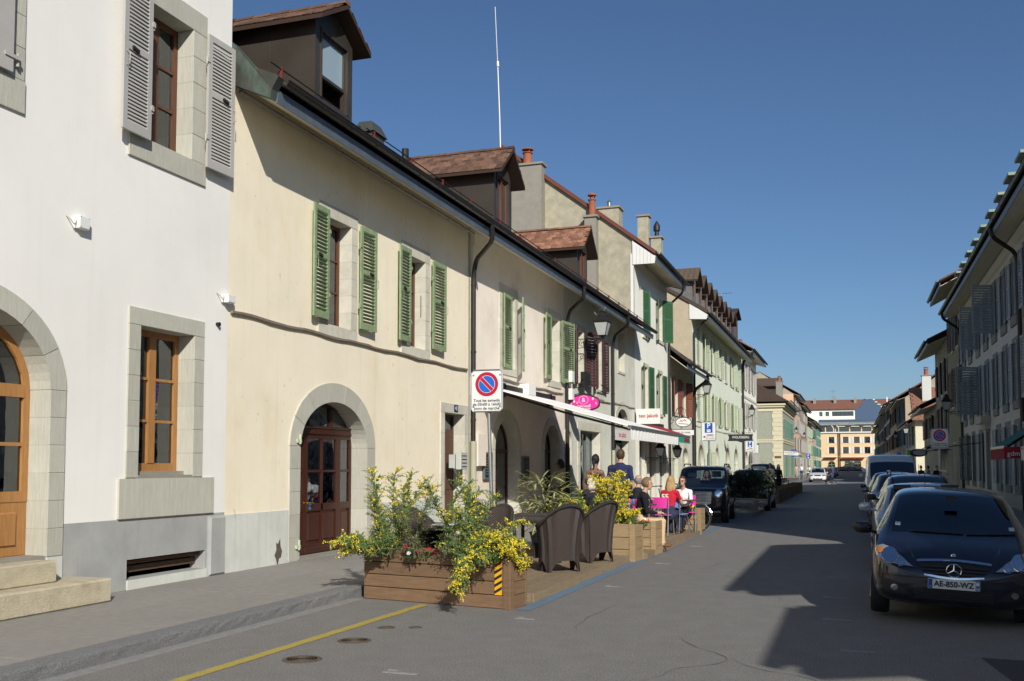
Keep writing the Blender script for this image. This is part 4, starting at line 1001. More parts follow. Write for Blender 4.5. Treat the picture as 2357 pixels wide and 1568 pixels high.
for (z, l) in ((17.1, .9), (15.6, .35), (14.4, 1.2)):
    b.tube([LF.p(90, -2.5 - l, z), LF.p(90, -2.5 + l, z)], .02, 5)
    for k in range(5): x = -l + k * l / 2; b.tube([LF.p(89.6, -2.5 + x, z), LF.p(90.4, -2.5 + x, z)], .012, 4)
tag(b.build('tv_aerial', m_steel), 'television aerial on the roof of the white corner house, against the sky', 'aerial')

# grey corner house across the side street
FF = Fr(-8.5, 131, 0, False)         # s = +X, d = -Y
m_gren = M('grey green roughcast', '9C9F8C', .95, .2, 6, .8, 30); m_ash = M('cream ashlar', 'CFC6A6', .85, .06, 3, rnd=.04)
H10 = thing('grey_corner_house', 'grey roughcast corner house with cream stone quoins across the side street', 'house', (-8.5, 131, 0))
hs = row([133.8, 137, 140.2, 143.6, 147, 151], 1.1, 5.4, 7.7, .12) + row([134.5, 138.5, 147, 151.5], 1.4, .2, 3.3, .1)
wall(H10, LF, 131, 157, 0, 9.4, hs, m_gren, .25); shell(H10, LF, 131, 157, -14, 9.3, m_gren)
for h in hs:
    window(H10, LF, h['s0'], h['s1'], h['z0'], h['z1'], -.16, m_shteal, 2, 2, fw=.08, gm=m_glassd)
    b = MB(); b.box(LF, h['s0'] - .12, h['s0'], -.2, .03, h['z0'], h['z1']).box(LF, h['s1'], h['s1'] + .12, -.2, .03, h['z0'], h['z1']).box(LF, h['s0'] - .1, h['s1'] + .1, -.2, .031, h['z1'], h['z1'] + .12).box(LF, h['s0'] - .1, h['s1'] + .1, -.2, .06, h['z0'] - .12, h['z0']); b.build('stone_surround', m_ash, H10)
    for (a, c, hg) in ((h['s0'] - .6, h['s0'] - .03, 'r'), (h['s1'] + .03, h['s1'] + .6, 'l')): shutter(H10, LF, a, c, h['z0'], h['z1'], .06, m_shteal, 9, R(10), hg, fine=False)
b = MB(); b.quad(FF.p(-14, .02, 0), FF.p(0, .02, 0), FF.p(0, .02, 9.4), FF.p(-14, .02, 9.4)); b.build('front_wall', m_gren, H10)
qp = MB(); qp.box(FF, -1.3, 0, .02, .05, 0, 9.0); qp.box(LF, 130.93, 132.2, .0, .03, 0, 9.0); qp = qp.build('quoin', m_mortar, H10)
for k in range(16):
    q = MB(); q.bbox(FF, -1.3 + (.15 if k % 2 else 0), .03, .05, .09, .03 + k * .55, .03 + k * .55 + .53, .01); q.build('stone', m_ash, qp)
for (z0, z1, e) in ((4.6, 4.85, .08), (4.85, 5.0, .16), (8.6, 8.8, .1), (8.8, 9.1, .06), (9.1, 9.35, .3), (9.35, 9.6, .45)):
    b = MB(); b.box(FF, -14, e, .02, .02 + e, z0, z1); b.build('cornice', m_ash, H10); b = MB(); b.box(LF, 131, 157, 0, e, z0, z1); b.build('cornice', m_ash, H10)
eaves(H10, LF, 131, 157, 9.9, .9, .2, 4, fine=False)
b = MB(); x0, x1, y0, y1 = -22.5, -7.6, 130.2, 158; zr = 14.5
b.add([(x0, y0, 9.8), (x1, y0, 9.8), (x1, y1, 9.8), (x0, y1, 9.8), ((x0 + x1) / 2, y0 + 8, zr), ((x0 + x1) / 2, y1 - 6, zr)], [(0, 1, 4), (1, 2, 5, 4), (2, 3, 5), (3, 0, 4, 5)]); b.build('hipped_roof', m_tiled, H10)
# courses of tiles on the slope towards the viewer
ct = MB(); A = Vector((x0, y0, 9.82)); B_ = Vector((x1, y0, 9.82)); T = Vector(((x0 + x1) / 2, y0 + 8, zr + .02))
for k in range(22):
    t0, t1 = k / 22, (k + 1) / 22; a0 = A.lerp(T, t0); b0 = B_.lerp(T, t0); a1 = A.lerp(T, t1); b1 = B_.lerp(T, t1); up = Vector((0, -.02, .07))
    n = max(1, int((b0 - a0).length / .45))
    for i in range(n):
        p, q = a0.lerp(b0, i / n), a0.lerp(b0, (i + .9) / n); r_, s_ = a1.lerp(b1, (i + .9) / n), a1.lerp(b1, i / n); j = random.uniform(0, .03)
        ct.quad(tuple(p + up + Vector((0, 0, j))), tuple(q + up), tuple(r_), tuple(s_)); ct.quad(tuple(p + up), tuple(q + up), tuple(q), tuple(p))
ct.build('roof_tiles', m_tiled, H10, kind='stuff')
chimney(H10, -9.4, -8.6, 133.5, 134.3, 9.9, 12.6, m_conc, pots=[(-9.0, 133.9, .7, .2)]); chimney(H10, -15.5, -13.6, 136, 137.5, 11, 17.5, m_conc, pots=[(-15, 136.7, 1.2, .25), (-14.2, 136.7, 1.2, .25)])
fd = Fr(-13.5, 131.5, 0, False)
dormer(H10, LF, 139, 143, 11.0, 12.6, 13.6, -.9, -7, .5, rs=.62, rz=9.9, rd=.9, wall_m=m_metalbr, tile_m=m_tiled, fine=False, sash='bars')
b = MB(); b.box(FF, -1.0, -.2, .09, .12, 2.6, 2.9); b.build('street_plaque', M('brown plaque', '6E4A38', .6), H10)
b = MB(); b.box(FF, -9.5, -2.9, .02, .3, 4.4, 4.6); b.box(FF, -9.5, -2.9, .02, .06, .2, 4.4); b.build('shop_front', m_shteal, H10)
b = MB(); b.bbox(FF, -5.2, -3.0, .3, .42, 2.9, 4.3, .03); tag(b.build('shop_sign', m_wpaint), 'blank white square sign on the grey corner house\'s shop front', 'sign')
b = MB(); b.box(FF, -5.1, -3.4, .3, .36, 1.5, 2.7); tag(b.build('shop_banner', M('teal banner', '2F9C96', .6)), 'teal banner hanging below the white square sign on the corner house', 'banner')
# continuing row
def far_row(specs, fr, cat='house'):
    for i, (nm, lab, s0, s1, wz, wm, sm, rm, nrow, seed) in enumerate(specs):
        hs = []; rr = random.Random(seed); w = 1.1; n = max(2, int((s1 - s0) / 3.1)); cs = [s0 + (s1 - s0) * (k + .5) / n for k in range(n)]
        hz = (wz - 3.6) / nrow
        for q in range(nrow): hs += row(cs, w, 3.9 + q * hz + .1, 3.9 + q * hz + min(2.1, hz - .6), .12, .12)
        for k in range(0, n): hs.append(hole(cs[k] - .8, cs[k] + .8, .12, 2.9, .7 if k % 2 else 0, .18))
        simple_house(nm, lab, fr, s0, s1, wz, hs, wm, sm, .8, .3, rs=.6, rdep=-5, deep=-10, roofm=rm, seed=seed, nslat=7, panes=(2, 2))
m_bei = M('beige plaster', 'C9B99E', .9, .1, 1); m_sal = M('salmon plaster', 'DDB899', .9, .08, 1); m_tan = M('tan plaster', 'B3A088', .9, .1, 1); m_cream = M('cream plaster', 'DAD2B4', .9, .08, 1)
far_row([('salmon_house', 'tall salmon house just behind the grey corner house', 157, 176, 12.6, m_sal, m_shgrey, m_roof, 3, 3),
         ('tan_house', 'tan house with pale shutters, second past the grey corner house', 176, 202, 12.0, m_tan, m_shgrey, m_roof, 3, 4),
         ('cream_house', 'cream house with green shutters, third past the grey corner house', 202, 226, 10.4, m_cream, m_shpale, m_roofr, 2, 5),
         ('green_shuttered_house', 'low house with teal shutters far down the left side', 226, 250, 11.4, m_bei, m_shteal, m_roof, 2, 6),
         ('farthest_left_house', 'farthest house on the left, before the orange building', 250, 284, 11.6, m_gry, m_shteal, m_roof, 3, 7)], LF)
# ================================================================ right row (in shade)
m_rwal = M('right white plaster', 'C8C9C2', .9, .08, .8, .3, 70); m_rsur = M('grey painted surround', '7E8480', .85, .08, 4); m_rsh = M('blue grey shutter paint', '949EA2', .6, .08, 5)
cs = [36.1, 38.95, 41.5, 44.25, 46.95, 49.8, 53.0, 55.8]
hs = row(cs, .95, 6.95, 8.9, .2, .35) + row(cs, .95, 3.95, 6.0, .2, .3) + row([36.1, 38.95, 41.3, 43.8, 49.6, 52.6, 55.6], .95, .95, 3.1, .2, .3) + [hole(46.6, 47.7, .12, 3.1, 0, .18)]
hs[-1]['sh'] = 0; hs[-3]['sh'] = 0; hs[-2]['sh'] = 0
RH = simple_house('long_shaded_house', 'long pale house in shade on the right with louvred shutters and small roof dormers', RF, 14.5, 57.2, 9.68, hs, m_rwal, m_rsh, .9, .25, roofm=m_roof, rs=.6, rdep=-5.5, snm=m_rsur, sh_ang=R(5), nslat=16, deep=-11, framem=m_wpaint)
for (a, c, z0, z1, an, hg) in ((42.9, 43.75, 6.95, 8.9, 70, 'r'), (48.0, 49.2, 3.95, 6.1, 55, 'r'), (48.9, 49.6, 6.95, 8.9, 80, 'r')): shutter(RH, RF, a, c, z0, z1, .1, m_rsh, 16, R(an), hg, fine=False)
for a in (51.9, 52.7, 55.1): shutter(RH, RF, a, a + .75, .95, 3.1, .12, m_rsh, 16, R(22), 'r', fine=False)
b = MB(); b.prism(RF, [(46.2, 3.45), (48.1, 3.45), (48.3, 3.75), (46.0, 3.75)], 0, .4); b.box(RF, 46.35, 47.95, 0, .2, 3.2, 3.45); b.build('door_hood', m_stone, RH)
b = MB(); b.box(RF, 14.5, 57.1, 0, .04, .12, .62); b.build('plinth', m_stone, RH)
b = MB(); b.xprism(RF, [(0, 9.3), (.1, 9.35), (.16, 9.6), (0, 9.6)], 14.5, 57.1); b.build('cornice', m_rwal, RH)
m_pcop = M('pale copper', '8FA08C', .6, .1)
for k in range(10):
    s = 34.4 + k * 2.62 - 2.2
    b = MB(); b.box(RF, s, s + 1.0, -2.5, .15, 10.2, 11.6); dm = b.build('dormer', M('slate dormer', '33363A', .7), RH)
    b = MB(); b.box(RF, s - .12, s + 1.12, -2.5, .3, 11.6, 11.7); b.build('dormer_cap', m_pcop, dm)
    b = MB(); b.box(RF, s + .15, s + .85, .15, .16, 10.6, 11.3); b.build('pane', m_glassd, dm)
for s in (37.2, 56.9): pipe(RH, bend([RF.p(s - .6, 1.0, 9.7), RF.p(s - .6, .95, 9.35), RF.p(s - .05, .2, 8.9), RF.p(s, .1, 8.5), RF.p(s, .1, .15)]), .075)
# awnings on the right
def awning(s0, s1, z0, d1, z1, val, mat, vmat, label, fr=RF, txt=None, scallop=True, arms=True, n=30, stripe=None):
    t = thing('awning', label, 'awning', fr.p((s0 + s1) / 2, 0, z0))
    b = MB(); b.xprism(fr, [(.02, z0), (.02, z0 + .02), (d1, z1 + .02), (d1, z1)], s0, s1); b.build('canopy', mat, t)
    b = MB(); ns = n
    for k in range(ns):
        a = s0 + (s1 - s0) * k / ns; c = s0 + (s1 - s0) * (k + 1) / ns; m_ = (a + c) / 2; o = .012 * math.sin(k * 1.7)
        b.add([fr.p(a, d1 + o, z1), fr.p(c, d1 + .012 * math.sin((k + 1) * 1.7), z1), fr.p(c, d1 + .01, z1 - val), fr.p(m_, d1 + .012, z1 - val - (.05 if scallop else .0)), fr.p(a, d1 + .01, z1 - val)], [(0, 1, 2, 3, 4)])
    v = b.build('valance', vmat, t)
    b = MB(); b.box(fr, s0, s1, d1 - .06, d1 + .02, z1 - .04, z1 + .04); b.build('front_bar', m_steel if arms else m_iron, t)
    b = MB(); b.box(fr, s0, s1, .0, .14, z0 - .04, z0 + .12); b.build('cassette', m_iron, t)
    if arms:
        for a in (s0 + .4, s1 - .4):
            q = MB(); m_ = (s0 + s1) / 2; e = a + (.9 if a < m_ else -.9)
            q.tube([fr.p(a, .1, z0 - .06), fr.p(e, d1 * .5, (z0 + z1) / 2 - .12), fr.p(a, d1 - .05, z1 - .05)], .03, 6); q.build('folding_arm', m_iron, t)
    return t, v
m_teal = M('teal canvas', '12695E', .8, .08, 4); m_redc = M('red canvas', '9C2430', .8, .08, 4); m_canv = M('white canvas', 'F0EFEA', .85, .05, 3); m_gcanv = M('grey canvas', 'A7A8AA', .85, .06, 3)
t, v = awning(32.2, 35.2, 3.05, 1.32, 2.2, .34, m_teal, m_redc, 'teal sloping awning with red valance on the shaded right facade')
text('lettering', 'gdm', .2, m_canv, v, (4.4, 32.1, 2.0), (R(90), 0, 0))
b = MB(); b.box(RF, 32.12, 32.16, .9, 1.35, 1.86, 2.2); b.build('side_valance', m_redc, t)
awning(27.5, 31.4, 2.9, 1.0, 2.15, .32, m_gcanv, m_canv, 'pale grey scalloped awning at the right edge of the picture')
# next houses right
hs = row([59, 62], 1.0, 8.2, 10.2, .15) + row([59, 62], 1.0, 5.0, 7.0, .15) + row([59, 62], 1.2, .3, 2.9, .1, sh=0)
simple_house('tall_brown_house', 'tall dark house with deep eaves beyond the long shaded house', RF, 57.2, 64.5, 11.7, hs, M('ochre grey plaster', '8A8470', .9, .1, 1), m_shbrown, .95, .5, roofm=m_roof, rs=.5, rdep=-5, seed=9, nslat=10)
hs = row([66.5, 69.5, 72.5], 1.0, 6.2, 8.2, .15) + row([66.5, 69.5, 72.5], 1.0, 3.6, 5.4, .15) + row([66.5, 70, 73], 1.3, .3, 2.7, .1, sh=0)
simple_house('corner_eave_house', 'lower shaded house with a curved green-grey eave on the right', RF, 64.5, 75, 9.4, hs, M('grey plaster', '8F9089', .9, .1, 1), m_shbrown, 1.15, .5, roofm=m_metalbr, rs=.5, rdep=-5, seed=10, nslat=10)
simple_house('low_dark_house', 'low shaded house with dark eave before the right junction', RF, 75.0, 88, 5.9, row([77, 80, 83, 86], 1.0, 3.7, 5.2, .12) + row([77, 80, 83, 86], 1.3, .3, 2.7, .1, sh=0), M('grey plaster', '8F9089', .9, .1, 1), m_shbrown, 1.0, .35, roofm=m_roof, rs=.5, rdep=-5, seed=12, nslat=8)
awning(66, 73.5, 3.3, 1.3, 2.7, .25, M('dark red canvas', '57242A', .8), M('dark red canvas 2', '5F2A2C', .8), 'dark red awning over the shops further along the right side')
H = simple_house('brick_tiled_house', 'small house with a steep red tiled roof beyond the right junction', RF, 100, 118, 5.8, row([103, 107, 111, 115], 1.1, 3.6, 5.4, .12) + row([103, 107, 111, 115], 1.4, .3, 2.8, .1, sh=0), m_cream, m_shgrey, .7, .3, roofm=m_roofr, rs=.5, rdep=-5, seed=11, nslat=7, gable=False, eave=True)
fr4 = Fr(5.5, 99.98, 0, False)
b = MB(); b.quad(fr4.p(0, .01, 0), fr4.p(12, .01, 0), fr4.p(12, .01, 6), fr4.p(0, .01, 6)); b.build('front_wall', m_cream, H)
ct = MB(); rnd2 = random.Random(4)
for k in range(16):
    for i in range(26):
        x = 5.3 + i * .45 + (.2 if k % 2 else 0); y = 99.3 + k * .3; z = 5.95 + k * .205; j = rnd2.uniform(0, .05)
        ct.quad((x, y, z + j), (x + .42, y, z + j), (x + .42, y + .33, z + .24), (x, y + .33, z + .24)); ct.quad((x, y, z + j), (x + .42, y, z + j), (x + .42, y, z - .05), (x, y, z - .05))
ct.build('roof_tiles', m_tiler, H, kind='stuff')
b = MB(); b.add([(5.2, 99.2, 5.85), (17, 99.2, 5.85), (17, 104.2, 9.2), (5.2, 104.2, 9.2)], [(0, 1, 2, 3)]); b.build('front_slope', m_roofr, H)
chimney(H, 6.3, 7.1, 102, 102.8, 7, 10.2, m_rwal, pots=[(6.7, 102.4, .8, .2)]); chimney(H, 8.0, 9.6, 104.6, 105.4, 8, 11.2, m_rwal, pots=[(8.4, 105, .8, .22), (9.2, 105, .8, .22)])
far_row([('shaded_house', 'first shaded house in the far right row', 118, 140, 9.2, m_tan, m_shdk, m_roof, 2, 21), ('shaded_house', 'second shaded house in the far right row', 140, 164, 10.2, m_bei, m_shbrown, m_roofr, 2, 22),
         ('shaded_house', 'third shaded house in the far right row', 164, 196, 11.2, m_gry, m_shdk, m_roof, 3, 23), ('shaded_house', 'fourth shaded house in the far right row', 196, 240, 11.0, m_tan, m_shdk, m_roof, 3, 24),
         ('shaded_house', 'last shaded house in the far right row', 240, 284, 10.4, m_bei, m_shteal, m_roof, 2, 25)], RF)
# unseen houses behind the viewer's right shoulder that cast the foreground shade
for (s0, s1, wz, lab) in ((4.75, 12.7, 6.0, 'low house beside the viewer whose shadow falls on the road'), (1.1, 4.7, 5.1, 'narrow lower house next to it, out of the picture on the right'), (-8, 1.05, 4.1, 'lowest house behind the viewer on the right side')):
    simple_house('neighbour_house', lab, RF, s0, s1, wz, row([(s0 + s1) / 2], 1.1, 3.2, 4.6), m_rwal, None, .9, .25, rs=.3, rdep=-4, deep=-9)
# ================================================================ end of the street
EY = 300; k_ = EY / 205.
FE = Fr(0, EY, 0, False)
m_or = M('orange plaster', 'E0C49A', .9, .05, 1)
H = thing('orange_building', 'orange three-storey building with white shutters closing the end of the street', 'building', (0, EY, 0))
X0, X1 = -9.5, 14
hs = []
cols = [-5.9, -2.05 + .0, .95, 3.75, 6.55, 9.4]
for c in cols: hs += [hole(c - .75, c + .75, 8.1, 9.9, 0, .0, 0), hole(c - .75, c + .75, 5.1, 7.0)]
hs += [hole(-3.0 + .5, -1.0 + .2, .1, 3.3, 1.0, 0), hole(.0, 2.0, .1, 3.3, 1.0, 0), hole(3.6, 5.6, .1, 3.3, 1.0), hole(-7, -5, .1, 3.0, 1.0)]
wall(H, FE, X0, X1, 0, 11, hs, m_or, .3); shell(H, FE, X0, X1, -12, 11, m_or)
for h in hs:
    window(H, FE, h['s0'], h['s1'], h['z0'], h['z1'], -.2, m_metalbr if not h['rise'] else m_shteal, 2, 2, .1, .05, .1, gm=m_glassd, rise=h['rise'])
    if not h['rise']:
        for (a, c) in ((h['s0'] - .5, h['s0'] - .02), (h['s1'] + .02, h['s1'] + .5)): b = MB(); b.bbox(FE, a, c, .02, .08, h['z0'], h['z1'], .02); b.build('shutter', m_wpaint, H)
for (z0, z1, e, m_) in ((4.1, 4.35, .15, m_cream), (11, 11.35, .4, m_wpaint), (0, 1.3, .06, m_wpaint)):
    b = MB()
    if z1 < 2:
        for a, c in ((X0, -7.1), (-4.9, -2.6), (-.7, -.1), (2.1, 3.5), (5.7, X1)): b.box(FE, a, c, 0, e, z0, z1)
    else: b.box(FE, X0, X1, 0, e, z0, z1)
    b.build('string_course', m_, H)
b = MB(); b.box(FE, -3.2, 2.9, .1, 1.2, 3.75, 3.95); b.box(FE, -8, -4.6, .1, 1.2, 3.9, 4.1); b.build('shop_awning', M('red awning', 'A8352C', .8), H)
for x in (-4.05, -3.6): pipe(H, [FE.p(x, .2, 10.9), FE.p(x, .2, 6), FE.p(x, .2, .1)], .12, m_brn)
# attic terrace: columns, dark glazing, grey roof and white truss
b = MB(); b.box(FE, X0, X1, -3, -2.8, 11.35, 13.2); b.build('attic_glazing', m_glassd, H)
b = MB(); b.box(FE, X0, X1, -3.2, -3.1, 11.35, 13.4); b.build('attic_wall', m_int, H)
for c in (-7.5, -4.8, -.9, 2.3, 5.1, 8, 10.5): b = MB(); b.box(FE, c - .15, c + .15, -.6, -.3, 11.35, 13.3); b.box(FE, c - .7, c + .3, -.65, -.25, 12.9, 13.3); b.build('attic_column', m_or, H)
for c in (-.9, 2.3, 5.1, -4.8): b = MB(); b.xprism(FE, [(-.3, 13.2), (.5, 12.8), (.5, 12.75), (-.3, 13.15)], c + .4, c + 2.6); b.build('terrace_blind', m_cream, H)
b = MB(); b.xprism(FE, [(.6, 13.3), (.6, 13.5), (-5, 15.1), (-5, 14.9)], X0, 9.6); b.build('attic_roof', M('grey glazed roof', '5C6B70', .4, .15, 2), H)
b = MB(); z = 13.5
b.box(FE, X0, 9.6, .6, .7, z, z + .08); b.box(FE, X0, 9.6, .6, .7, z + .45, z + .5)
for k in range(34): x = X0 + k * .57; b.tube([FE.p(x, .65, z), FE.p(x + .28, .65, z + .47), FE.p(x + .57, .65, z)], .04, 4)
b.build('roof_truss', m_wpaint, H)
for x in (-5.3, -3.9): b = MB(); b.tube(bend([FE.p(x - .9, .3, 13.4), FE.p(x, .3, 12.6), FE.p(x, .3, 11.3)]), .13, 6); b.build('strut', m_wpaint, H)
# blue-grey stepped gable
FB = Fr(0, 350, 0, False); b = MB()
pts = [(.7, 0), (.7, 20.8), (2.2, 20.8), (2.2, 21.9), (2.8, 21.9), (2.8, 22.8), (3.3, 22.8), (3.3, 23.4), (6.9, 23.4), (6.9, 22.6), (7.7, 22.6), (7.7, 21.8), (8.7, 21.8), (8.7, 21.0), (9.6, 21.0), (9.6, 20.2), (10.6, 20.2), (10.6, 0)]
H = thing('blue_stepped_building', 'blue-grey windowless wall with stepped top behind the orange building', 'building', (5, 350, 0))
b.prism(FB, pts, -10, 0); b.build('wall', M('blue grey render', '4E6078', .9, .04, 1), H)
for i in range(3, len(pts) - 2, 2):
    a, c = pts[i][0], pts[i + 1][0]
    if pts[i][1] != pts[i + 1][1]: continue
for (a, c, z) in ((6.4, 7.0, 23.4), (7.0, 7.8, 22.6), (7.8, 8.8, 21.8), (8.8, 9.7, 21.0), (9.7, 10.6, 20.2)): q = MB(); q.box(FB, a, c, -10, .1, z, z + .3); q.build('parapet', m_wpaint, H)
q = MB(); q.box(FB, 10.6, 12.5, -10, -1, 0, 19.5); q.build('side_wall', m_wpaint, H)
q = MB(); q.box(FB, 3.5, 4.2, -4, -3, 23.4, 24.0); q.box(FB, 5.0, 6.4, -4, -3, 23.4, 23.8); q.build('roof_plant', m_metalbr, H)
q = MB(); q.tube([FB.p(10.9, -3, 19.5), FB.p(10.9, -3, 24.6)], .1, 6); q.box(FB, 10.7, 11.1, -3.2, -2.8, 22.4, 24.4); tag(q.build('phone_mast', m_wpaint), 'pale phone antenna standing right of the blue-grey stepped wall', 'antenna')
# red roofed apartment block
FA = Fr(0, 400, 0, False)
H = thing('red_roofed_block', 'white apartment block with a long red tiled roof in the far distance', 'building', (-6, 400, 0))
hs = [hole(-12.2, -11.0, 20.6, 22.3), hole(-9.9, -8.6, 20.6, 22.3), hole(-7.5, .3, 20.6, 22.4)]
wall(H, FA, -30, 14, 0, 23.2, hs, m_wht2, .8); shell(H, FA, -30, 14, -12, 23, m_wht2)
for h in hs: window(H, FA, h['s0'], h['s1'], h['z0'], h['z1'], -.7, m_shteal if h['s1'] < -8 else m_iron, 2 if h['s1'] < -8 else 5, 1, .1, .05, .1, gm=m_glassd)
roof(H, FA, -30, 14, .8, 23.2, -7, 27.2, m_roofr)
for c in (-14, -6.4, 1): b = MB(); b.box(FA, c - .5, c + .5, -5, -4, 25, 27.9); b.build('chimney', m_conc, H)
b = MB(); b.tube([FA.p(-7.1, -6, 27), FA.p(-7.1, -6, 31.5)], .06, 5)
for z in (30.6, 28.4): b.tube([FA.p(-8.1, -6, z), FA.p(-6.1, -6, z)], .05, 4)
b.build('aerial', m_steel, H)
# ================================================================ vehicles
import bmesh
from mathutils.bvhtree import BVHTree
def paint(name, col, metal=.3, rough=.28): return M(name, col, rough, .02, 2, metal=metal, coat=1.0, spec=.5)
p_navy = paint('navy paint', (.006, .008, .02)); p_silver = paint('silver blue paint', (.42, .46, .50), .5); p_blue = paint('deep blue paint', (.02, .035, .09)); p_black = paint('black paint', (.008, .009, .012))
p_van = paint('pale grey van paint', (.60, .64, .66), 0, .4); p_white = paint('white car paint', (.72, .72, .7), 0, .35); p_grey = paint('grey car paint', (.12, .13, .14), .5)
m_chrome = M('chrome', (.75, .76, .78), .12, .02, metal=1); m_plast = M('black plastic', (.018, .018, .02), .55, .1); m_tyre = M('tyre rubber', (.02, .02, .02), .85, .1, 20)
m_rim = M('alloy rim', (.35, .36, .37), .35, .05, metal=.8); m_lamp = M('headlamp', (.42, .46, .5), .12, .25, 25, metal=.55, coat=1); m_lampd = M('lamp bowl', (.8, .82, .85), .08, .1, 8, metal=1)
m_seat = M('seat fabric', (.05, .05, .055), .9); m_carglass = glassm('car glass', (.42, .48, .52), .07); m_or2 = M('amber lens', (.45, .16, .03), .2)
def loft(ST):
    V = []; F = []; mi = []
    for (y, zb, w, zs, wt, zt, fl) in ST:
        g = max(0, min(1, (zt - zs - .05) / .35))
        p5 = (w * .955 * g + w * .94 * (1 - g), zs + .02); p7 = (wt, zt - .04 * g - .012 * (1 - g))
        p6 = (p5[0] + (p7[0] - p5[0]) * .84 + .015 * g, p5[1] + (p7[1] - p5[1]) * .84)
        h = [(0, zb), (w * .84, zb), (w * .975, zb + .1), (w, zb + (zs - zb) * .55), (w * .975, zs - .04), p5, p6, p7, (wt * .62, zt - .004), (0, zt)]
        ring = h + [(-x, z) for x, z in h[-2:0:-1]]
        V += [(x, y, z) for x, z in ring]
    n = 18
    for i in range(len(ST) - 1):
        fl = ST[i][6]
        for k in range(n):
            a = i * n + k; b = i * n + (k + 1) % n; F.append((a, b, b + n, a + n))
            kk = k if k < 9 else 17 - k
            m = 0
            if 'S' in fl and kk == 5: m = 1
            if 'W' in fl and kk in (7, 8): m = 2
            mi.append(m)
    F.append(tuple(range(n - 1, -1, -1))); F.append(tuple((len(ST) - 1) * n + k for k in range(n))); mi += [0, 0]
    return V, F, mi
def car(name, label, ST, pm, wheels, wr, loc, rz=0, group=None, rot=None, details=None, wx=None, cat='car', lvl=2, tw=.2):
    t = lthing(name, label, cat, loc, rz, group, rot)
    V, F, mi = loft(ST)
    me = bpy.data.meshes.new('body'); me.from_pydata(V, [], F); me.polygons.foreach_set('material_index', mi)
    o = bpy.data.objects.new('tmp', me); COL.objects.link(o)
    for m in (pm, m_carglass, m_carglass): me.materials.append(m)
    s = o.modifiers.new('s', 'SUBSURF'); s.levels = lvl; s.render_levels = lvl
    W_ = max(a[2] for a in ST)
    cut = MB()
    for wy in wheels:
        for sx in (-1, 1):
            n = 28; r = wr + .045; V2 = [(sx * x, wy + r * math.cos(2 * math.pi * k / n), wr + r * math.sin(2 * math.pi * k / n)) for x in (W_ - tw - .08, W_ + .2) for k in range(n)]
            cut.add(V2, [(k, (k + 1) % n, n + (k + 1) % n, n + k) if sx > 0 else (n + k, n + (k + 1) % n, (k + 1) % n, k) for k in range(n)] + [tuple(range(n - 1, -1, -1)) if sx > 0 else tuple(range(n)), tuple(range(n, 2 * n)) if sx > 0 else tuple(range(2 * n - 1, n - 1, -1))])
    cme = cut.mesh('cut', m_plast); co = bpy.data.objects.new('cut', cme); COL.objects.link(co)
    cm = bmesh.new(); cm.from_mesh(cme); bmesh.ops.recalc_face_normals(cm, faces=cm.faces); cm.to_mesh(cme); cm.free()
    bm_ = bmesh.new(); bm_.from_mesh(me); bmesh.ops.recalc_face_normals(bm_, faces=bm_.faces); bm_.to_mesh(me); bm_.free()
    b = o.modifiers.new('b', 'BOOLEAN'); b.object = co; b.operation = 'DIFFERENCE'; b.solver = 'EXACT'
    dg = bpy.context.evaluated_depsgraph_get(); ev = bpy.data.meshes.new_from_object(o.evaluated_get(dg))
    bpy.data.objects.remove(o); bpy.data.objects.remove(co)
    bm = bmesh.new(); bm.from_mesh(ev)
    bvh = BVHTree.FromBMesh(bm)
    def take(sel, nm, mat, par, lab=None, solid=0):
        fs = [f for f in bm.faces if sel(f)]
        if not fs: return None
        idx = {}; vs = []; ff = []
        for f in fs:
            r_ = []
            for v in f.verts:
                if v.index not in idx: idx[v.index] = len(vs); vs.append(tuple(v.co))
                r_.append(idx[v.index])
            ff.append(r_)
        m2 = bpy.data.meshes.new(nm); m2.from_pydata(vs, [], ff); m2.materials.append(mat); m2.polygons.foreach_set('use_smooth', [True] * len(ff)); m2.update()
        return inst(nm, m2, par, (0, 0, 0))
    bm.verts.index_update()
    ymid = (ST[0][0] + ST[-1][0]) / 2
    body = take(lambda f: f.material_index in (0, 3) or f.material_index > 2, 'body', pm, t)
    take(lambda f: f.material_index == 2 and f.calc_center_median().y < ymid, 'windscreen', m_carglass, t)
    take(lambda f: f.material_index == 2 and f.calc_center_median().y >= ymid, 'rear_window', m_carglass, t)
    for sx in (-1, 1):
        take(lambda f: f.material_index == 1 and f.calc_center_median().x * sx > 0, 'side_window', m_carglass, t)
    bm.free(); bpy.data.meshes.remove(ev)
    # wheels
    for wy in wheels:
        for sx in (-1, 1):
            b = MB(); prof = [(wr * .62, -tw / 2), (wr * .93, -tw / 2), (wr, -tw / 2 + .03), (wr, tw / 2 - .03), (wr * .93, tw / 2), (wr * .62, tw / 2)]
            xc = sx * (W_ - tw / 2 - .015); n = 24
            def rv(b, prof, n=24):
                Vv = [(xc + sx * a, wy + r * math.cos(2 * math.pi * k / n), wr + r * math.sin(2 * math.pi * k / n)) for r, a in prof for k in range(n)]
                b.add(Vv, [(i * n + k, i * n + (k + 1) % n, (i + 1) * n + (k + 1) % n, (i + 1) * n + k) for i in range(len(prof) - 1) for k in range(n)])
            rv(b, prof); w_ = b.build('wheel', m_tyre, t, smooth=True)
            b = MB(); rv(b, [(.01, tw * .32), (wr * .2, tw * .36), (wr * .6, tw * .3), (wr * .64, tw * .5), (wr * .62, tw * .5)])
            for k in range(5):
                a = 2 * math.pi * k / 5; c_, s_ = math.cos(a), math.sin(a)
                b.tube([(xc + sx * tw * .38, wy, wr), (xc + sx * tw * .46, wy + c_ * wr * .6, wr + s_ * wr * .6)], [wr * .12, wr * .07], 6)
            b.build('rim', m_rim, w_, smooth=True)
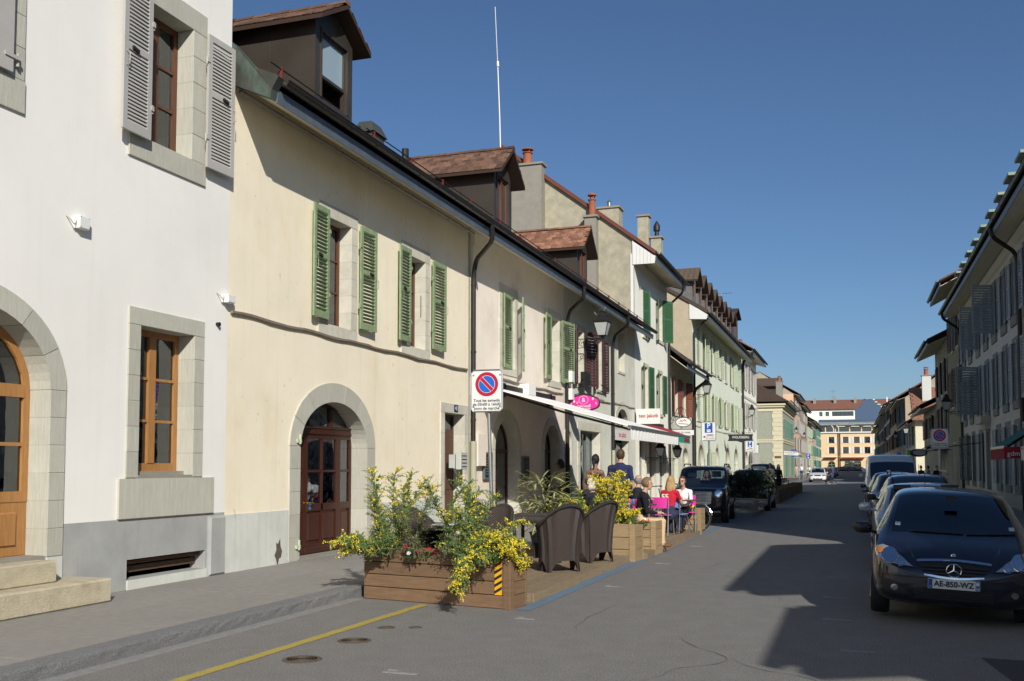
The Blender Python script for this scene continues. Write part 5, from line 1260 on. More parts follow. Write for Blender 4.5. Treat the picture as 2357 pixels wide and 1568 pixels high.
    class D: pass
    d = D(); d.t = t; d.bvh = bvh; d.ST = ST; d.W = W_; d.body = body
    if details: details(d)
    return t
def patch(d, nm, pts, mat, off=.006, par=None, axis='y', sub=3, label=None, thick=0):
    """lay a panel given in (x, z) on the front of the body, following its surface"""
    bm = bmesh.new(); vs = [bm.verts.new((x, -5, z)) for x, z in pts]; f = bm.faces.new(vs)
    bmesh.ops.triangulate(bm, faces=[f])
    for _ in range(sub): bmesh.ops.subdivide_edges(bm, edges=[e for e in bm.edges if e.calc_length() > .035], cuts=1, use_grid_fill=False); bmesh.ops.triangulate(bm, faces=bm.faces)
    for v in bm.verts:
        hit, nn, i, ds = d.bvh.ray_cast(Vector((v.co.x, -5, v.co.z)), Vector((0, 1, 0)))
        if hit is None: hit = Vector((v.co.x, .5, v.co.z)); nn = Vector((0, -1, 0))
        if nn.y > 0: nn = -nn
        v.co = hit + nn * off
    me = bpy.data.meshes.new(nm); bm.to_mesh(me); bm.free(); me.materials.append(mat); me.polygons.foreach_set('use_smooth', [True] * len(me.polygons))
    return inst(nm, me, par or d.t, (0, 0, 0))
def circ(cx, cz, r, n=18, sz=1): return [(cx + r * math.cos(2 * math.pi * k / n), cz + r * sz * math.sin(2 * math.pi * k / n)) for k in range(n)]
def surf(d, x, z, off=0):
    hit, nn, i, ds = d.bvh.ray_cast(Vector((x, -5, z)), Vector((0, 1, 0)))
    return (x, (hit.y if hit else .3) - off, z)
def strip(pts, w):
    """thin closed polygon following a polyline in (x, z)"""
    up = [(x, z + w / 2) for x, z in pts]; dn = [(x, z - w / 2) for x, z in pts[::-1]]; return up + dn
def mirrors(d, y, z, mat, w=.19, h=.13, x=None):
    x = x or d.W
    for sx in (-1, 1):
        b = MB(); c = (sx * (x + .11), y, z); b.lathe((0, 0, 0), [(.001, -h / 2), (w * .35, -h * .45), (w / 2, -h * .1), (w * .48, h * .25), (w * .3, h * .48), (.001, h / 2)], 12, 1, .55)
        b.v = [(vx + c[0], vy + c[1], vz + c[2]) for vx, vy, vz in b.v]
        b.tube([(sx * (x - .06), y + .03, z - .06), (sx * (x + .06), y, z - .03)], .022, 6); b.build('wing_mirror', mat, d.t, smooth=True)
def seats(d, ys, z, x=.36, n=2):
    for y in ys:
        for sx in (-1, 1):
            b = MB(); b.bbox(XY, sx * x - .23, sx * x + .23, y, y + .14, z - .55, z, .04); b.bbox(XY, sx * x - .13, sx * x + .13, y + .03, y + .13, z + .04, z + .22, .03)
            b.tube([(sx * x - .05, y + .08, z - .02), (sx * x - .05, y + .08, z + .06)], .01, 5); b.build('seat', m_seat, d.t)
def wipers(d, zs):
    for (x0, x1, z0, z1) in zs:
        b = MB(); n = 8; b.tube([surf(d, x0 + (x1 - x0) * i / n, z0 + (z1 - z0) * i / n, .02) for i in range(n + 1)], .009, 5); b.build('wiper', m_plast, d.t)
def plate(d, x, z, w, h, txt, style='f', size=None):
    p = surf(d, x, z, .02); y = p[1]
    b = MB(); b.box(XY, x - w / 2, x + w / 2, y - .012, y + .05, z - h / 2, z + h / 2); P = b.build('number_plate', m_wpaint, d.t)
    if style == 'f':
        q = MB(); q.box(XY, x - w / 2 + .003, x - w / 2 + .045, y - .014, y - .012, z - h / 2 + .003, z + h / 2 - .003); q.build('blue_band', M('plate blue', '23509A', .4), P)
        q = MB(); q.box(XY, x + w / 2 - .045, x + w / 2 - .003, y - .014, y - .012, z - h / 2 + .003, z + h / 2 - .003); bb = q.build('blue_band', MATS['plate blue'], P)
        text('lettering', '2B', .04, m_wpaint, P, (x + w / 2 - .024, y - .016, z - h * .28), (R(90), 0, 0)); text('lettering', 'F', .028, m_wpaint, P, (x - w / 2 + .024, y - .016, z - h * .3), (R(90), 0, 0))
        q = MB(); q.box(XY, x + w / 2 - .04, x + w / 2 - .008, y - .016, y - .014, z + .005, z + h * .38); q.build('emblem', m_wpaint, P)
    text('lettering', txt, size or h * .82, m_plast, P, (x, y - .016, z), (R(90), 0, 0), sx=.88, bold=.002)
# ---- compact people carrier with the star emblem
def det_merc(d):
    t = d.t
    for sx in (-1, 1):
        # headlamp: pointed inner lower end, round outer end
        L = [(.40, .655), (.48, .665), (.60, .675), (.72, .70), (.80, .75), (.82, .80), (.80, .85), (.74, .872), (.66, .85), (.56, .78), (.47, .71)]
        h = patch(d, 'headlight', [(sx * x, z) for x, z in (L if sx > 0 else L[::-1])], m_lamp, .008)
        for (cx, cz, r, m_) in ((.66, .765, .082, m_lampd), (.535, .70, .04, m_lampd), (.765, .81, .035, m_or2)):
            patch(d, 'lens', circ(sx * cx, cz, r) if sx > 0 else circ(sx * cx, cz, r)[::-1], m_, .016, h)
            b = MB(); n = 20; b.tube([surf(d, sx * cx + r * math.cos(2 * math.pi * k / n), cz + r * math.sin(2 * math.pi * k / n), .018) for k in range(n + 1)], .005, 5); b.build('lamp_ring', m_chrome, h)
        b = MB(); n = 11; b.tube([surf(d, sx * x, z, .008) for x, z in L + [L[0]]], .006, 5); b.build('lamp_seal', m_plast, h)
        f = patch(d, 'fog_recess', [(sx * x, z) for x, z in ([(.42, .33), (.70, .35), (.76, .45), (.72, .50), (.58, .47)] if sx > 0 else [(.42, .33), (.70, .35), (.76, .45), (.72, .50), (.58, .47)][::-1])], m_plast, .004)
        patch(d, 'fog_lamp', circ(sx * .60, .41, .036), m_lampd, .014, f)
    G = [(-.37, .715), (-.2, .735), (0, .742), (.2, .735), (.37, .715), (.34, .64), (.27, .575), (.1, .555), (-.1, .555), (-.27, .575), (-.34, .64)]
    g = patch(d, 'grille', G[::-1], m_plast, .006)
    for k in range(3):
        z = .60 + k * .038; w = .30 + k * .02; b = MB(); b.tube([surf(d, -w + 2 * w * i / 12, z + .004 * math.sin(math.pi * i / 12), .022) for i in range(13)], [.004] + [.011] * 11 + [.004], 6); b.build('grille_bar', M('graphite bar', (.05, .05, .055), .3, metal=.5), g)
    patch(d, 'chrome_strip', strip([(-.375 + .75 * i / 12, .722 + .022 * math.sin(math.pi * i / 12)) for i in range(13)], .024), m_chrome, .018, g)
    patch(d, 'chrome_strip', strip([(-.30 + .6 * i / 12, .585 - .028 * math.sin(math.pi * i / 12)) for i in range(13)], .022), m_chrome, .018, g)
    c = surf(d, 0, .65, .045); b = MB(); n = 28; rr = .075
    b.tube([(rr * math.cos(2 * math.pi * k / n), c[1], .65 + rr * math.sin(2 * math.pi * k / n)) for k in range(n + 1)], .0055, 6)
    for k in range(3):
        a = R(90 + 120 * k); b.tube([(0, c[1] - .006, .65), (rr * math.cos(a), c[1], .65 + rr * math.sin(a))], [.012, .003], 6)
    b.build('star_emblem', m_chrome, g, smooth=True)
    em = surf(d, 0, .80, .006); b = MB(); b.v = []; b.lathe((0, 0, 0), [(.026, 0), (.026, .004), (.02, .006)], 16)
    b.v = [(x, em[1] - z, .80 + y) for x, y, z in b.v]; b.build('bonnet_badge', m_chrome, t)
    patch(d, 'lower_intake', [(-.40, .30), (-.40, .42), (.40, .42), (.40, .30)][::-1], m_plast, .004)
    b = MB()
    for k in range(4): b.tube([surf(d, -.39 + .78 * i / 10, .315 + k * .028, .008) for i in range(11)], .004, 4)
    b.build('intake_mesh', M('graphite bar'[:], (.05, .05, .055)), t)
    # shut lines and bumper crease
    b = MB(); b.tube([surf(d, -.80 + 1.6 * i / 24, .545 + .02 * math.cos(math.pi * (i / 12 - 1)) * 0 + (.02 if 6 < i < 18 else 0) * 0 + .535 * 0, .0) for i in range(25)], .004, 4); b.build('bumper_crease', m_plast, t)
    for sx in (-1, 1):
        b = MB(); b.tube([surf(d, sx * x, z, .001) for x, z in ((.38, .66), (.42, .72), (.52, .80), (.64, .88), (.72, .94), (.78, 1.0))], .004, 4); b.build('bonnet_gap', m_plast, t)
        b = MB(); b.tube([surf(d, sx * x, z, -.004) for x, z in ((.37, .70), (.41, .77), (.46, .86), (.50, .95))], [.003, .012, .012, .003], 6); b.build('bonnet_rib', p_navy, t, smooth=True)
    plate(d, .0, .49, .52, .11, 'AE-850-WZ')
    mirrors(d, .98, 1.03, M('dark mirror cap', (.012, .012, .014), .3), .22, .15)
    wipers(d, [(-.45, .12, 1.04, 1.035), (.15, .66, 1.03, 1.06)])
    seats(d, [1.75, 2.6], 1.12)
    b = MB(); b.bbox(XY, -.07, .07, 1.15, 1.2, 1.42, 1.48, .01); b.build('mirror', m_plast, t)
    b = MB(); n = 20; b.tube([(.36 + .18 * math.cos(2 * math.pi * k / n), 1.35 + .05 * math.sin(2 * math.pi * k / n), .98 + .17 * math.sin(2 * math.pi * k / n)) for k in range(n + 1)], .014, 5); b.build('steering_wheel', m_plast, t)
    for x in (-.62, .6): patch(d, 'sticker', [(x, 1.09), (x + .06, 1.09), (x + .06, 1.13), (x, 1.13)][::-1], M('pale sticker', (.4, .45, .5), .5), .004)
ST = [(0, .3, .50, .58, .45, .60, ''), (.05, .24, .70, .66, .56, .68, ''), (.17, .2, .81, .74, .63, .78, ''), (.42, .18, .86, .85, .70, .92, ''), (.72, .18, .875, .94, .70, 1.02, 'W'),
      (.95, .18, .88, .98, .67, 1.18, 'WS'), (1.25, .18, .88, 1.0, .64, 1.37, 'WS'), (1.52, .18, .88, 1.0, .61, 1.50, 'S'), (1.62, .18, .88, 1.0, .60, 1.535, 'S'), (2.3, .18, .88, 1.0, .60, 1.575, 'S'), (2.9, .18, .88, 1.0, .58, 1.54, 'S'),
      (3.3, .18, .87, 1.0, .56, 1.46, 'W'), (3.62, .2, .86, .98, .52, 1.1, ''), (3.78, .24, .8, .9, .45, .95, ''), (3.84, .32, .7, .8, .4, .82, '')]
car('compact_car', 'dark navy compact car with star emblem and French number plate AE-850-WZ, nearest on the right', ST, p_navy, [.72, 3.2], .31, (.93, 11.2, 0), rot=(0, R(2.2), R(-3.0)), details=det_merc).scale = (.94, .94, .885)
# ---- generic front details
def det_gen(lz=.68, lx=.6, lw=.16, lh=.07, grz=.55, ptxt='GE 25418', plw=.5, gl=.3, mir=(1.0, 1.0), style='', rails=None, st=(1.6,), bz=.36):
    def f(d):
        for sx in (-1, 1):
            P = [(sx * (lx - lw), lz - lh), (sx * (lx + lw), lz - lh * .6), (sx * (lx + lw), lz + lh), (sx * (lx - lw * .6), lz + lh * .8)]
            if style == 'round': P = circ(sx * lx, lz, lw * .75)
            h = patch(d, 'headlight', P if sx < 0 or style == 'round' else P, m_lamp, .008); patch(d, 'lens', circ(sx * lx, lz, min(lw * .6, lh * .85)), m_lampd, .014, h)
        g = patch(d, 'grille', [(-gl, grz), (-gl, grz + .12), (gl, grz + .12), (gl, grz)], m_plast, .005)
        b = MB()
        for k in range(3): b.tube([surf(d, -gl + 2 * gl * i / 8, grz + .02 + k * .04, .012) for i in range(9)], .006, 4)
        b.build('grille_bar', m_rim, g)
        patch(d, 'lower_intake', [(-.45, bz - .08), (-.45, bz + .04), (.45, bz + .04), (.45, bz - .08)], m_plast, .004)
        plate(d, 0, bz + .07, plw, .1, ptxt, 's', .085)
        mirrors(d, mir[0], mir[1], m_plast if rails else d.body.data.materials[0]); seats(d, st, mir[1] + .12)
        if rails:
            for sx in (-1, 1):
                b = MB(); b.tube(bend([(sx * rails[0], rails[1], rails[3] - .06), (sx * rails[0], rails[1] + .12, rails[3]), (sx * rails[0], rails[2] - .12, rails[3]), (sx * rails[0], rails[2], rails[3] - .06)]), .02, 6); b.build('roof_rail', m_plast if style == 'round' else m_steel, d.t)
        b = MB(); b.tube([(0, 1.75, d.ST[8][5] - .02), (0, 1.85, d.ST[8][5] + .22)], .005, 4); b.build('aerial', m_plast, d.t)
    return f
HATCH = [(0, .3, .48, .56, .42, .58, ''), (.05, .24, .68, .62, .52, .64, ''), (.2, .2, .79, .68, .62, .72, ''), (.6, .18, .82, .78, .68, .85, ''), (.95, .18, .83, .85, .66, .93, 'W'),
         (1.2, .18, .83, .88, .62, 1.08, 'WS'), (1.5, .18, .83, .9, .57, 1.27, 'WS'), (1.72, .18, .83, .9, .55, 1.37, 'S'), (1.8, .18, .83, .9, .55, 1.4, 'S'), (2.4, .18, .83, .9, .55, 1.42, 'S'), (2.9, .18, .83, .9, .53, 1.38, 'S'), (3.3, .18, .82, .9, .5, 1.28, 'W'), (3.6, .2, .8, .88, .46, .98, ''), (3.75, .24, .74, .8, .4, .84, ''), (3.8, .3, .64, .7, .36, .73, '')]
def scale_st(S, ly=1, w=1, h=1, top=0): return [(y * ly, zb, a * w, zs * h, wt * w, zt * h + (top if zt - zs > .2 else 0), f) for (y, zb, a, zs, wt, zt, f) in S]
car('hatchback', 'small silver-blue hatchback half hidden behind the dark navy compact car', scale_st(HATCH, 1, 1, .97), p_silver, [.68, 3.1], .29, (1.1, 15.9, 0), details=det_gen())
WAG = scale_st(HATCH, 1.18, 1.03, 1.04)
car('estate_car', 'deep blue estate car with roof rails, third in the right-hand row', WAG, p_blue, [.8, 3.55], .31, (1.3, 20.9, 0), details=det_gen(rails=(.56, 1.9, 3.9, 1.53), mir=(1.3, 1.0), st=(2.0, 2.9)))
VAN = [(0, .35, .6, .7, .5, .74, ''), (.06, .28, .8, .85, .62, .9, ''), (.2, .24, .9, .95, .72, 1.02, ''), (.45, .22, .93, 1.05, .78, 1.12, 'W'), (.7, .22, .94, 1.1, .80, 1.35, 'WS'), (1.0, .22, .94, 1.12, .80, 1.62, 'WS'), (1.25, .22, .94, 1.15, .78, 1.80, 'S'),
       (1.5, .22, .94, 1.15, .78, 1.98, 'S'), (1.8, .22, .95, 1.2, .80, 2.06, ''), (2.5, .22, .95, 1.2, .82, 2.08, ''), (4.9, .22, .95, 1.2, .82, 2.06, ''), (5.05, .26, .93, 1.2, .8, 2.06, ''), (5.1, .4, .85, 1.1, .72, 1.9, '')]
def det_van(d):
    det_gen(.85, .68, .14, .12, .62, 'GE 81307', mir=(.95, 1.3), st=(1.7,), bz=.42)(d)
car('panel_van', 'pale grey high-roofed van, tallest in the right-hand row', VAN, p_van, [.95, 4.1], .34, (1.32, 38.0, 0), details=det_van, cat='van')
SUV = [(0, .42, .55, .75, .5, .80, ''), (.05, .36, .72, .92, .6, .95, ''), (.15, .34, .78, .98, .68, 1.02, ''), (.6, .34, .79, 1.02, .7, 1.07, ''), (.95, .34, .79, 1.04, .7, 1.1, 'W'), (1.12, .34, .8, 1.05, .68, 1.28, 'WS'), (1.3, .34, .8, 1.06, .66, 1.47, 'WS'), (1.42, .34, .8, 1.06, .65, 1.6, 'S'),
       (1.5, .34, .8, 1.06, .65, 1.64, 'S'), (2.2, .34, .8, 1.06, .65, 1.67, 'S'), (3.2, .34, .8, 1.06, .64, 1.64, 'S'), (3.4, .34, .8, 1.06, .62, 1.56, 'W'), (3.52, .36, .79, 1.05, .6, 1.15, ''), (3.6, .42, .74, .95, .55, 1.0, ''), (3.63, .5, .64, .85, .48, .88, '')]
suv = car('off_roader', 'black boxy off-roader with round headlights parked behind the café deck', SUV, p_black, [.65, 2.9], .34, (-4.22, 28.8, 0), R(2), details=det_gen(.86, .56, .15, .1, .68, 'GE 62290', style='round', rails=(.6, 1.6, 3.3, 1.7), mir=(1.1, 1.15), gl=.28, bz=.5), cat='car')
car('dark_hatchback', 'dark blue car with bright headlight behind the stone urns', scale_st(HATCH, 1.1, 1.02, 1.08), p_black, [.74, 3.4], .32, (-3.75, 37.0, 0), details=det_gen(.72, .6, .17, .09))
car('parked_suv', 'large dark car parked side on the square beyond the café tables', scale_st(SUV, 1.2, 1.1, 1.08), p_navy, [.8, 3.4], .36, (-4.9, 62, 0), R(15), details=det_gen(.9, .56, .15, .1, .7))
wg = car('white_estate_car', 'white estate car facing the viewer at the left kerb of the junction', scale_st(WAG, 1, 1, .99), p_white, [.8, 3.55], .31, (-3.4, 103, 0), details=det_gen(.68, .58, .18, .07, .62))
def recol(t, m):
    for c in t.children:
        if c.name.split('.')[0] in ('body', 'wing_mirror'):
            c.material_slots[0].link = 'OBJECT'; c.material_slots[0].material = m
FC = 'cars parked along the far left kerb'
for i, (y, x, m_, lab) in enumerate([(113, -3.4, p_black, 'dark estate car directly behind the white estate car'), (122, -3.2, p_navy, 'dark blue car, second behind the white estate car'), (131, -3.3, p_silver, 'silver car, third behind the white estate car'),
                                     (141, -3.2, p_black, 'black car, fourth behind the white estate car'), (152, -3.3, p_grey, 'grey car, fifth behind the white estate car'), (166, -3.2, p_silver, 'pale silver car, farthest in the left kerb row')]):
    n_ = dup(wg, (x, y, 0), 0, lab, FC); recol(n_, m_); n_.name = 'distant_car'
for i, (y, m_, lab) in enumerate([(27.5, p_grey, 'grey car hidden between estate car and van in the right row'), (33, p_navy, 'dark car just in front of the pale van')]):
    n_ = dup(wg, (1.25, y, 0), 0, lab); recol(n_, m_); n_.name = 'parked_car'
for i, (x, m_, lab) in enumerate([(2.2, p_black, 'black car parked before the orange building, rightmost'), (-.6, p_black, 'black car parked before the orange building, left of two')]):
    n_ = dup(wg, (x, 285, 0), R(90), lab); recol(n_, m_); n_.name = 'distant_car'
# ================================================================ café deck, planters, furniture
m_deck = M('weathered deck board', '8F7D63', .85, .2, 6, .35, 60, st=(9, .8, 9), grain=.25, rnd=.12, stain=.35, stc=rgb('6A5C48'), sts=1.5)
m_plank = M('brown larch plank', '80654B', .75, .22, 5, .3, 60, st=(.8, .8, 10), grain=.3, rnd=.1, stain=.4, stc=rgb('5E4A35'), sts=2.5)
m_plank2 = M('golden larch plank', 'A38B68', .75, .2, 5, .3, 60, st=(.8, .8, 10), grain=.25, rnd=.12, stain=.35, stc=rgb('7C6A50'), sts=2.5)
m_soil = M('potting soil', '2E2118', 1, .3, 30, .8, 60)
m_nail = M('nail head', '4A463E', .5, metal=.6)
def deck(x0, x1, y0, y1, z, label, n):
    t = thing('deck', label, 'deck', ((x0 + x1) / 2, y0, 0))
    b = MB(); k = 0; y = y0 + .1
    while y < y1: b.box(XY, x0 + .04, x1 - .06, y, y + .06, .005, z - .028); y += .8
    b.build('joist', m_soil, t)
    w = (x1 - x0) / n
    for i in range(n):
        cuts = [y0] + sorted(random.uniform(y0 + 1, y1 - 1) for _ in range(1)) + [y1]
        for a, c in zip(cuts, cuts[1:]):
            q = MB(); j = random.uniform(-.002, .002); q.box(XY, x0 + i * w + .004, x0 + (i + 1) * w - .004, a + .002, c - .002, z - .026 + j, z + j); q.build('plank', m_deck, t)
    y = y0
    while y < y1 - .1:
        e = min(y + 2.1, y1); q = MB(); q.box(XY, x1 + .002, x1 + .026, y + .003, e - .003, .0, z - .005); q.build('edge_board', m_deck, t); y = e
    q = MB(); q.box(XY, x0, x1, y0 - .026, y0 - .002, .0, z - .004); q.build('edge_board', m_deck, t)
deck(-5.9, -3.72, 11.6, 17.0, .11, 'nearer wooden café deck under the wicker armchairs', 15)
deck(-5.9, -3.52, 17.6, 24.6, .11, 'farther wooden café deck under the pink chairs', 16)
def planter(fr, L_, D_, z0, z1, nb, mat, label, stripe=False, rightpost=True, bracket=True):
    t = thing('planter', label, 'planter', fr.p(L_ / 2, -D_ / 2, z0))
    b = MB(); b.box(fr, .04, L_ - .04, -D_ + .04, -.04, z0 + .02, z1 - .1); b.build('soil', m_soil, t)
    h = (z1 - z0) / nb; pw = .085 if rightpost else 0
    for k in range(nb):
        za, zb = z0 + k * h + .004, z0 + (k + 1) * h - .004; j = random.uniform(0, .004)
        for (a0, a1, d0, d1) in ((.0, L_ - pw - .004, -.035, j), (.0, L_, -D_, -D_ + .035)):
            q = MB(); q.bbox(fr, a0, a1, d0, d1, za, zb, .006)
            q.build('plank', mat, t)
        for (a0, a1) in ((.0, .035), (L_ - .035, L_)):
            q = MB(); q.box(fr, a0 + .001, a1 - .001, -D_ + .037, -.037 - (pw if a0 > 1e-3 else 0), za, zb); q.build('plank', mat, t)
        e = MB()
        for a in (.02, L_ - pw - .03):
            for zz_ in (za + h * .25, za + h * .7): e.box(fr, a, a + .009, j, j + .002, zz_, zz_ + .009)
        e.build('nails', m_nail, t, kind='stuff')
    if rightpost: q = MB(); q.bbox(fr, L_ - pw, L_ + .012, -.085, .012, max(0, z0 - .11), z1 + .01, .006); q.build('post', mat, t)
    if bracket: q = MB(); q.box(fr, L_ - pw - .09, L_ - pw - .0, .006, .01, z0 + .02, z0 + .11); q.build('steel_bracket', m_steel, t)
    return t
fA = Fr(-5.81, 11.25, math.atan2(-.36, 2.05))
pA = planter(fA, 2.08, .42, .0, .62, 4, m_plank, 'long brown wooden planter in front with broom bushes and a hazard strip', bracket=False)
b = MB(); b.box(fA, 1.885, 1.98, .006, .009, .16, .61); hz = b.build('hazard_strip', M('hazard yellow', 'E2A81C', .5, .05), pA)
for k in range(6):
    z = .17 + k * .075; q = MB(); q.prism(fA, [(1.885, z), (1.98, min(.61, z + .055)), (1.98, min(.61, z + .09)), (1.885, min(.61, z + .035))], .009, .0105); q.build('stripe', m_plast, hz)
fB = Fr(-4.75, 17.05, math.atan2(-.1, 1.12)); planter(fB, 1.16, .55, .0, .62, 3, m_plank2, 'short light wooden planter right behind the wicker armchairs')
fC = Fr(-4.75, 18.45, math.atan2(-.08, 1.2)); planter(fC, 1.25, .6, .0, .62, 4, m_plank2, 'light wooden planter holding the second broom bush', bracket=False)
fD = Fr(-4.35, 24.1, math.atan2(-.06, .9)); planter(fD, .87, .5, .11, .63, 4, m_plank2, 'small light wooden planter at the far end of the café deck')
# ---- foliage
m_leaf = M('broom leaf', (.15, .23, .065), .7, .5, 30, rnd=0); m_fl = M('yellow broom blossom', (.80, .63, .03), .6, .18, 40); m_twig = M('green brown twig', (.10, .085, .05), .8, .3, 20)
m_twigd = M('dark twig', (.06, .04, .03), .8, .3, 20); m_leafr = M('bronze leaf', (.13, .07, .03), .6, .4, 30)
def leafq(b, p, d, s, w=.35):
    d = d.normalized(); sd = d.cross(Vector((random.gauss(0, 1), random.gauss(0, 1), random.gauss(0, 1))))
    if sd.length < 1e-4: return
    sd.normalize(); e = d * s; q = sd * s * w
    b.add([tuple(p), tuple(p + e * .5 + q), tuple(p + e), tuple(p + e * .5 - q)], [(0, 1, 2, 3)])
def broom(name, label, base, stems, seed, leafs=1.0, fl=1.0, cat='bush', fsz=.016):
    rr = random.Random(seed); random.seed(seed)
    t = thing(name, label, cat, base); st = MB(); lf = MB(); fw = MB()
    for (ox, oy, dx, dy, up, L_, droop, flow) in stems:
        p = Vector((base[0] + ox, base[1] + oy, base[2])); d = Vector((dx, dy, up)).normalized(); pts = [p.copy()]; n = 16
        for i in range(n):
            d = (d + Vector((rr.gauss(0, .07), rr.gauss(0, .07), rr.gauss(0, .05) - droop * (i / n)))).normalized(); p = p + d * (L_ / n); pts.append(p.copy())
        st.tube(pts, [.009 * (1 - .8 * i / n) for i in range(n + 1)], 5)
        for i in range(2, n + 1):
            for k in range(int(5 + 4 * rr.random())):
                q = pts[i - 1].lerp(pts[i], rr.random()); a = rr.uniform(0, 6.28); dd = (pts[i] - pts[i - 1]).normalized()
                td = (dd * .8 + Vector((math.cos(a), math.sin(a), rr.gauss(.25, .5)))).normalized(); tl = rr.uniform(.07, .24) * (1 - .35 * i / n); m = 8
                tp = [q.copy()]
                for s in range(m):
                    td = (td + Vector((rr.gauss(0, .1), rr.gauss(0, .1), -.07))).normalized(); tp.append(tp[-1] + td * tl / m)
                st.tube([tp[0], tp[4], tp[8]], [.0022, .0016, .001], 3, False)
                blos = rr.random() < flow * (.12 + .75 * (i / n) ** 1.6) * fl
                for s in range(1, m + 1):
                    for _ in range(5 if not blos else 4):
                        c = tp[s - 1].lerp(tp[s], rr.random())
                        if blos and s > 2 and rr.random() < .8: leafq(fw, c + Vector((rr.gauss(0, .007), rr.gauss(0, .007), rr.gauss(0, .007))), Vector((rr.gauss(0, 1), rr.gauss(0, 1), rr.gauss(.2, 1))), fsz * rr.uniform(.6, 1.25), .45)
                        elif rr.random() < leafs: leafq(lf, c, Vector((rr.gauss(0, 1), rr.gauss(0, 1), rr.gauss(.3, 1))), .016 * rr.uniform(.6, 1.5), .24)
    st.build('stems', m_twig, t, kind='stuff'); lf.build('foliage', m_leaf, t, kind='stuff')
    if fw.v: fw.build('blossom', m_fl, t, kind='stuff')
    random.seed(seed + 1); return t
rs_ = random.Random(5)
def fan(n, x0, x1, dxr, upr, Lr, droop, flow, y=(-.12, .12), dyr=(-.35, .3)):
    return [(rs_.uniform(x0, x1), rs_.uniform(*y), rs_.uniform(*dxr), rs_.uniform(*dyr), rs_.uniform(*upr), rs_.uniform(*Lr), rs_.uniform(*droop), flow) for _ in range(n)]
broom('broom_bush', 'yellow flowering broom bush at the left end of the front planter', (-5.42, 11.05, .55), fan(7, -.1, .2, (-.15, .3), (.9, 1.1), (.7, 1.12), (.0, .08), .55) + fan(5, -.2, 0, (-1.1, -.6), (.5, .8), (.45, .65), (.12, .2), .8) + fan(3, -.15, .15, (-.5, .4), (.3, .7), (.3, .45), (.03, .1), .12), 11)
broom('broom_bush', 'fuller yellow broom bush trailing over the front of the planter near its right end', (-4.25, 10.92, .55), fan(7, -.35, .1, (-.35, .1), (.9, 1.1), (.75, 1.12), (.0, .08), .35) + fan(10, -.1, .15, (.4, 1.1), (.5, .9), (.5, .8), (.13, .24), 1.0)
      + fan(4, -.2, .2, (-.4, .5), (.3, .7), (.3, .5), (.03, .1), .15) + fan(3, .18, .28, (-.05, .12), (.15, .3), (.75, .85), (.28, .34), .7, y=(-.14, -.1), dyr=(-.75, -.55)), 23)
broom('nandina_shrub', 'thin reddish shrub standing between the two broom bushes of the front planter', (-4.98, 10.98, .55), fan(5, -.1, .12, (-.18, .12), (1, 1.2), (.6, 1.0), (.0, .04), .06), 31, .12)
broom('broom_bush', 'bright yellow broom bush in the second planter beside the seated man', (-4.25, 17.9, .55), fan(9, -.1, .2, (-.3, .35), (.9, 1.1), (.8, 1.05), (.0, .06), .9) + fan(9, -.2, .15, (.2, .7), (.6, .9), (.45, .65), (.1, .18), 1.0) + fan(8, -.5, .2, (-1.0, -.1), (.5, .8), (.4, .75), (.08, .16), .6)
      + fan(8, -.5, .5, (-.6, .6), (.3, .6), (.3, .5), (.05, .1), .3), 47, fsz=.022)
broom('wild_shrub', 'loose green shrub with few yellow flowers left of the second broom bush', (-5.0, 18.0, .5), fan(9, -.3, .3, (-.6, .5), (.7, 1.0), (.4, .75), (.04, .12), .25), 53, .8, fsz=.022)
# leafy rosette, pansies
def rosette(name, label, c, n, L_, mat, cat='plant'):
    t = thing(name, label, cat, c); b = MB(); nn = 5
    for w in (0, 1):
        V = []
    for i in range(nn + 1):
        u = i / nn; wd = .32 * math.sin(math.pi * min(1, u * .85 + .12)); V += [(-wd, u, .25 * u * (1 - u)), (0, u, .18 * u * (1 - u) - .04), (wd, u, .25 * u * (1 - u))]
    b.add(V, [(i * 3 + k, i * 3 + k + 1, i * 3 + k + 4, i * 3 + k + 3) for i in range(nn) for k in (0, 1)]); me = b.mesh('leaf', mat)
    for k in range(n): inst('leaf', me, t, (c[0] + random.uniform(-.04, .04), c[1] + random.uniform(-.04, .04), c[2]), (random.uniform(.2, 1.2), 0, random.uniform(0, 6.28)), (L_ * random.uniform(.7, 1.2),) * 3)
    return t
m_prim = M('primrose leaf', (.06, .14, .03), .6, .3, 20, rnd=.3)
rosette('primrose', 'green leafy rosette at the right end of the front planter', (-3.95, 10.9, .54), 26, .15, m_prim)
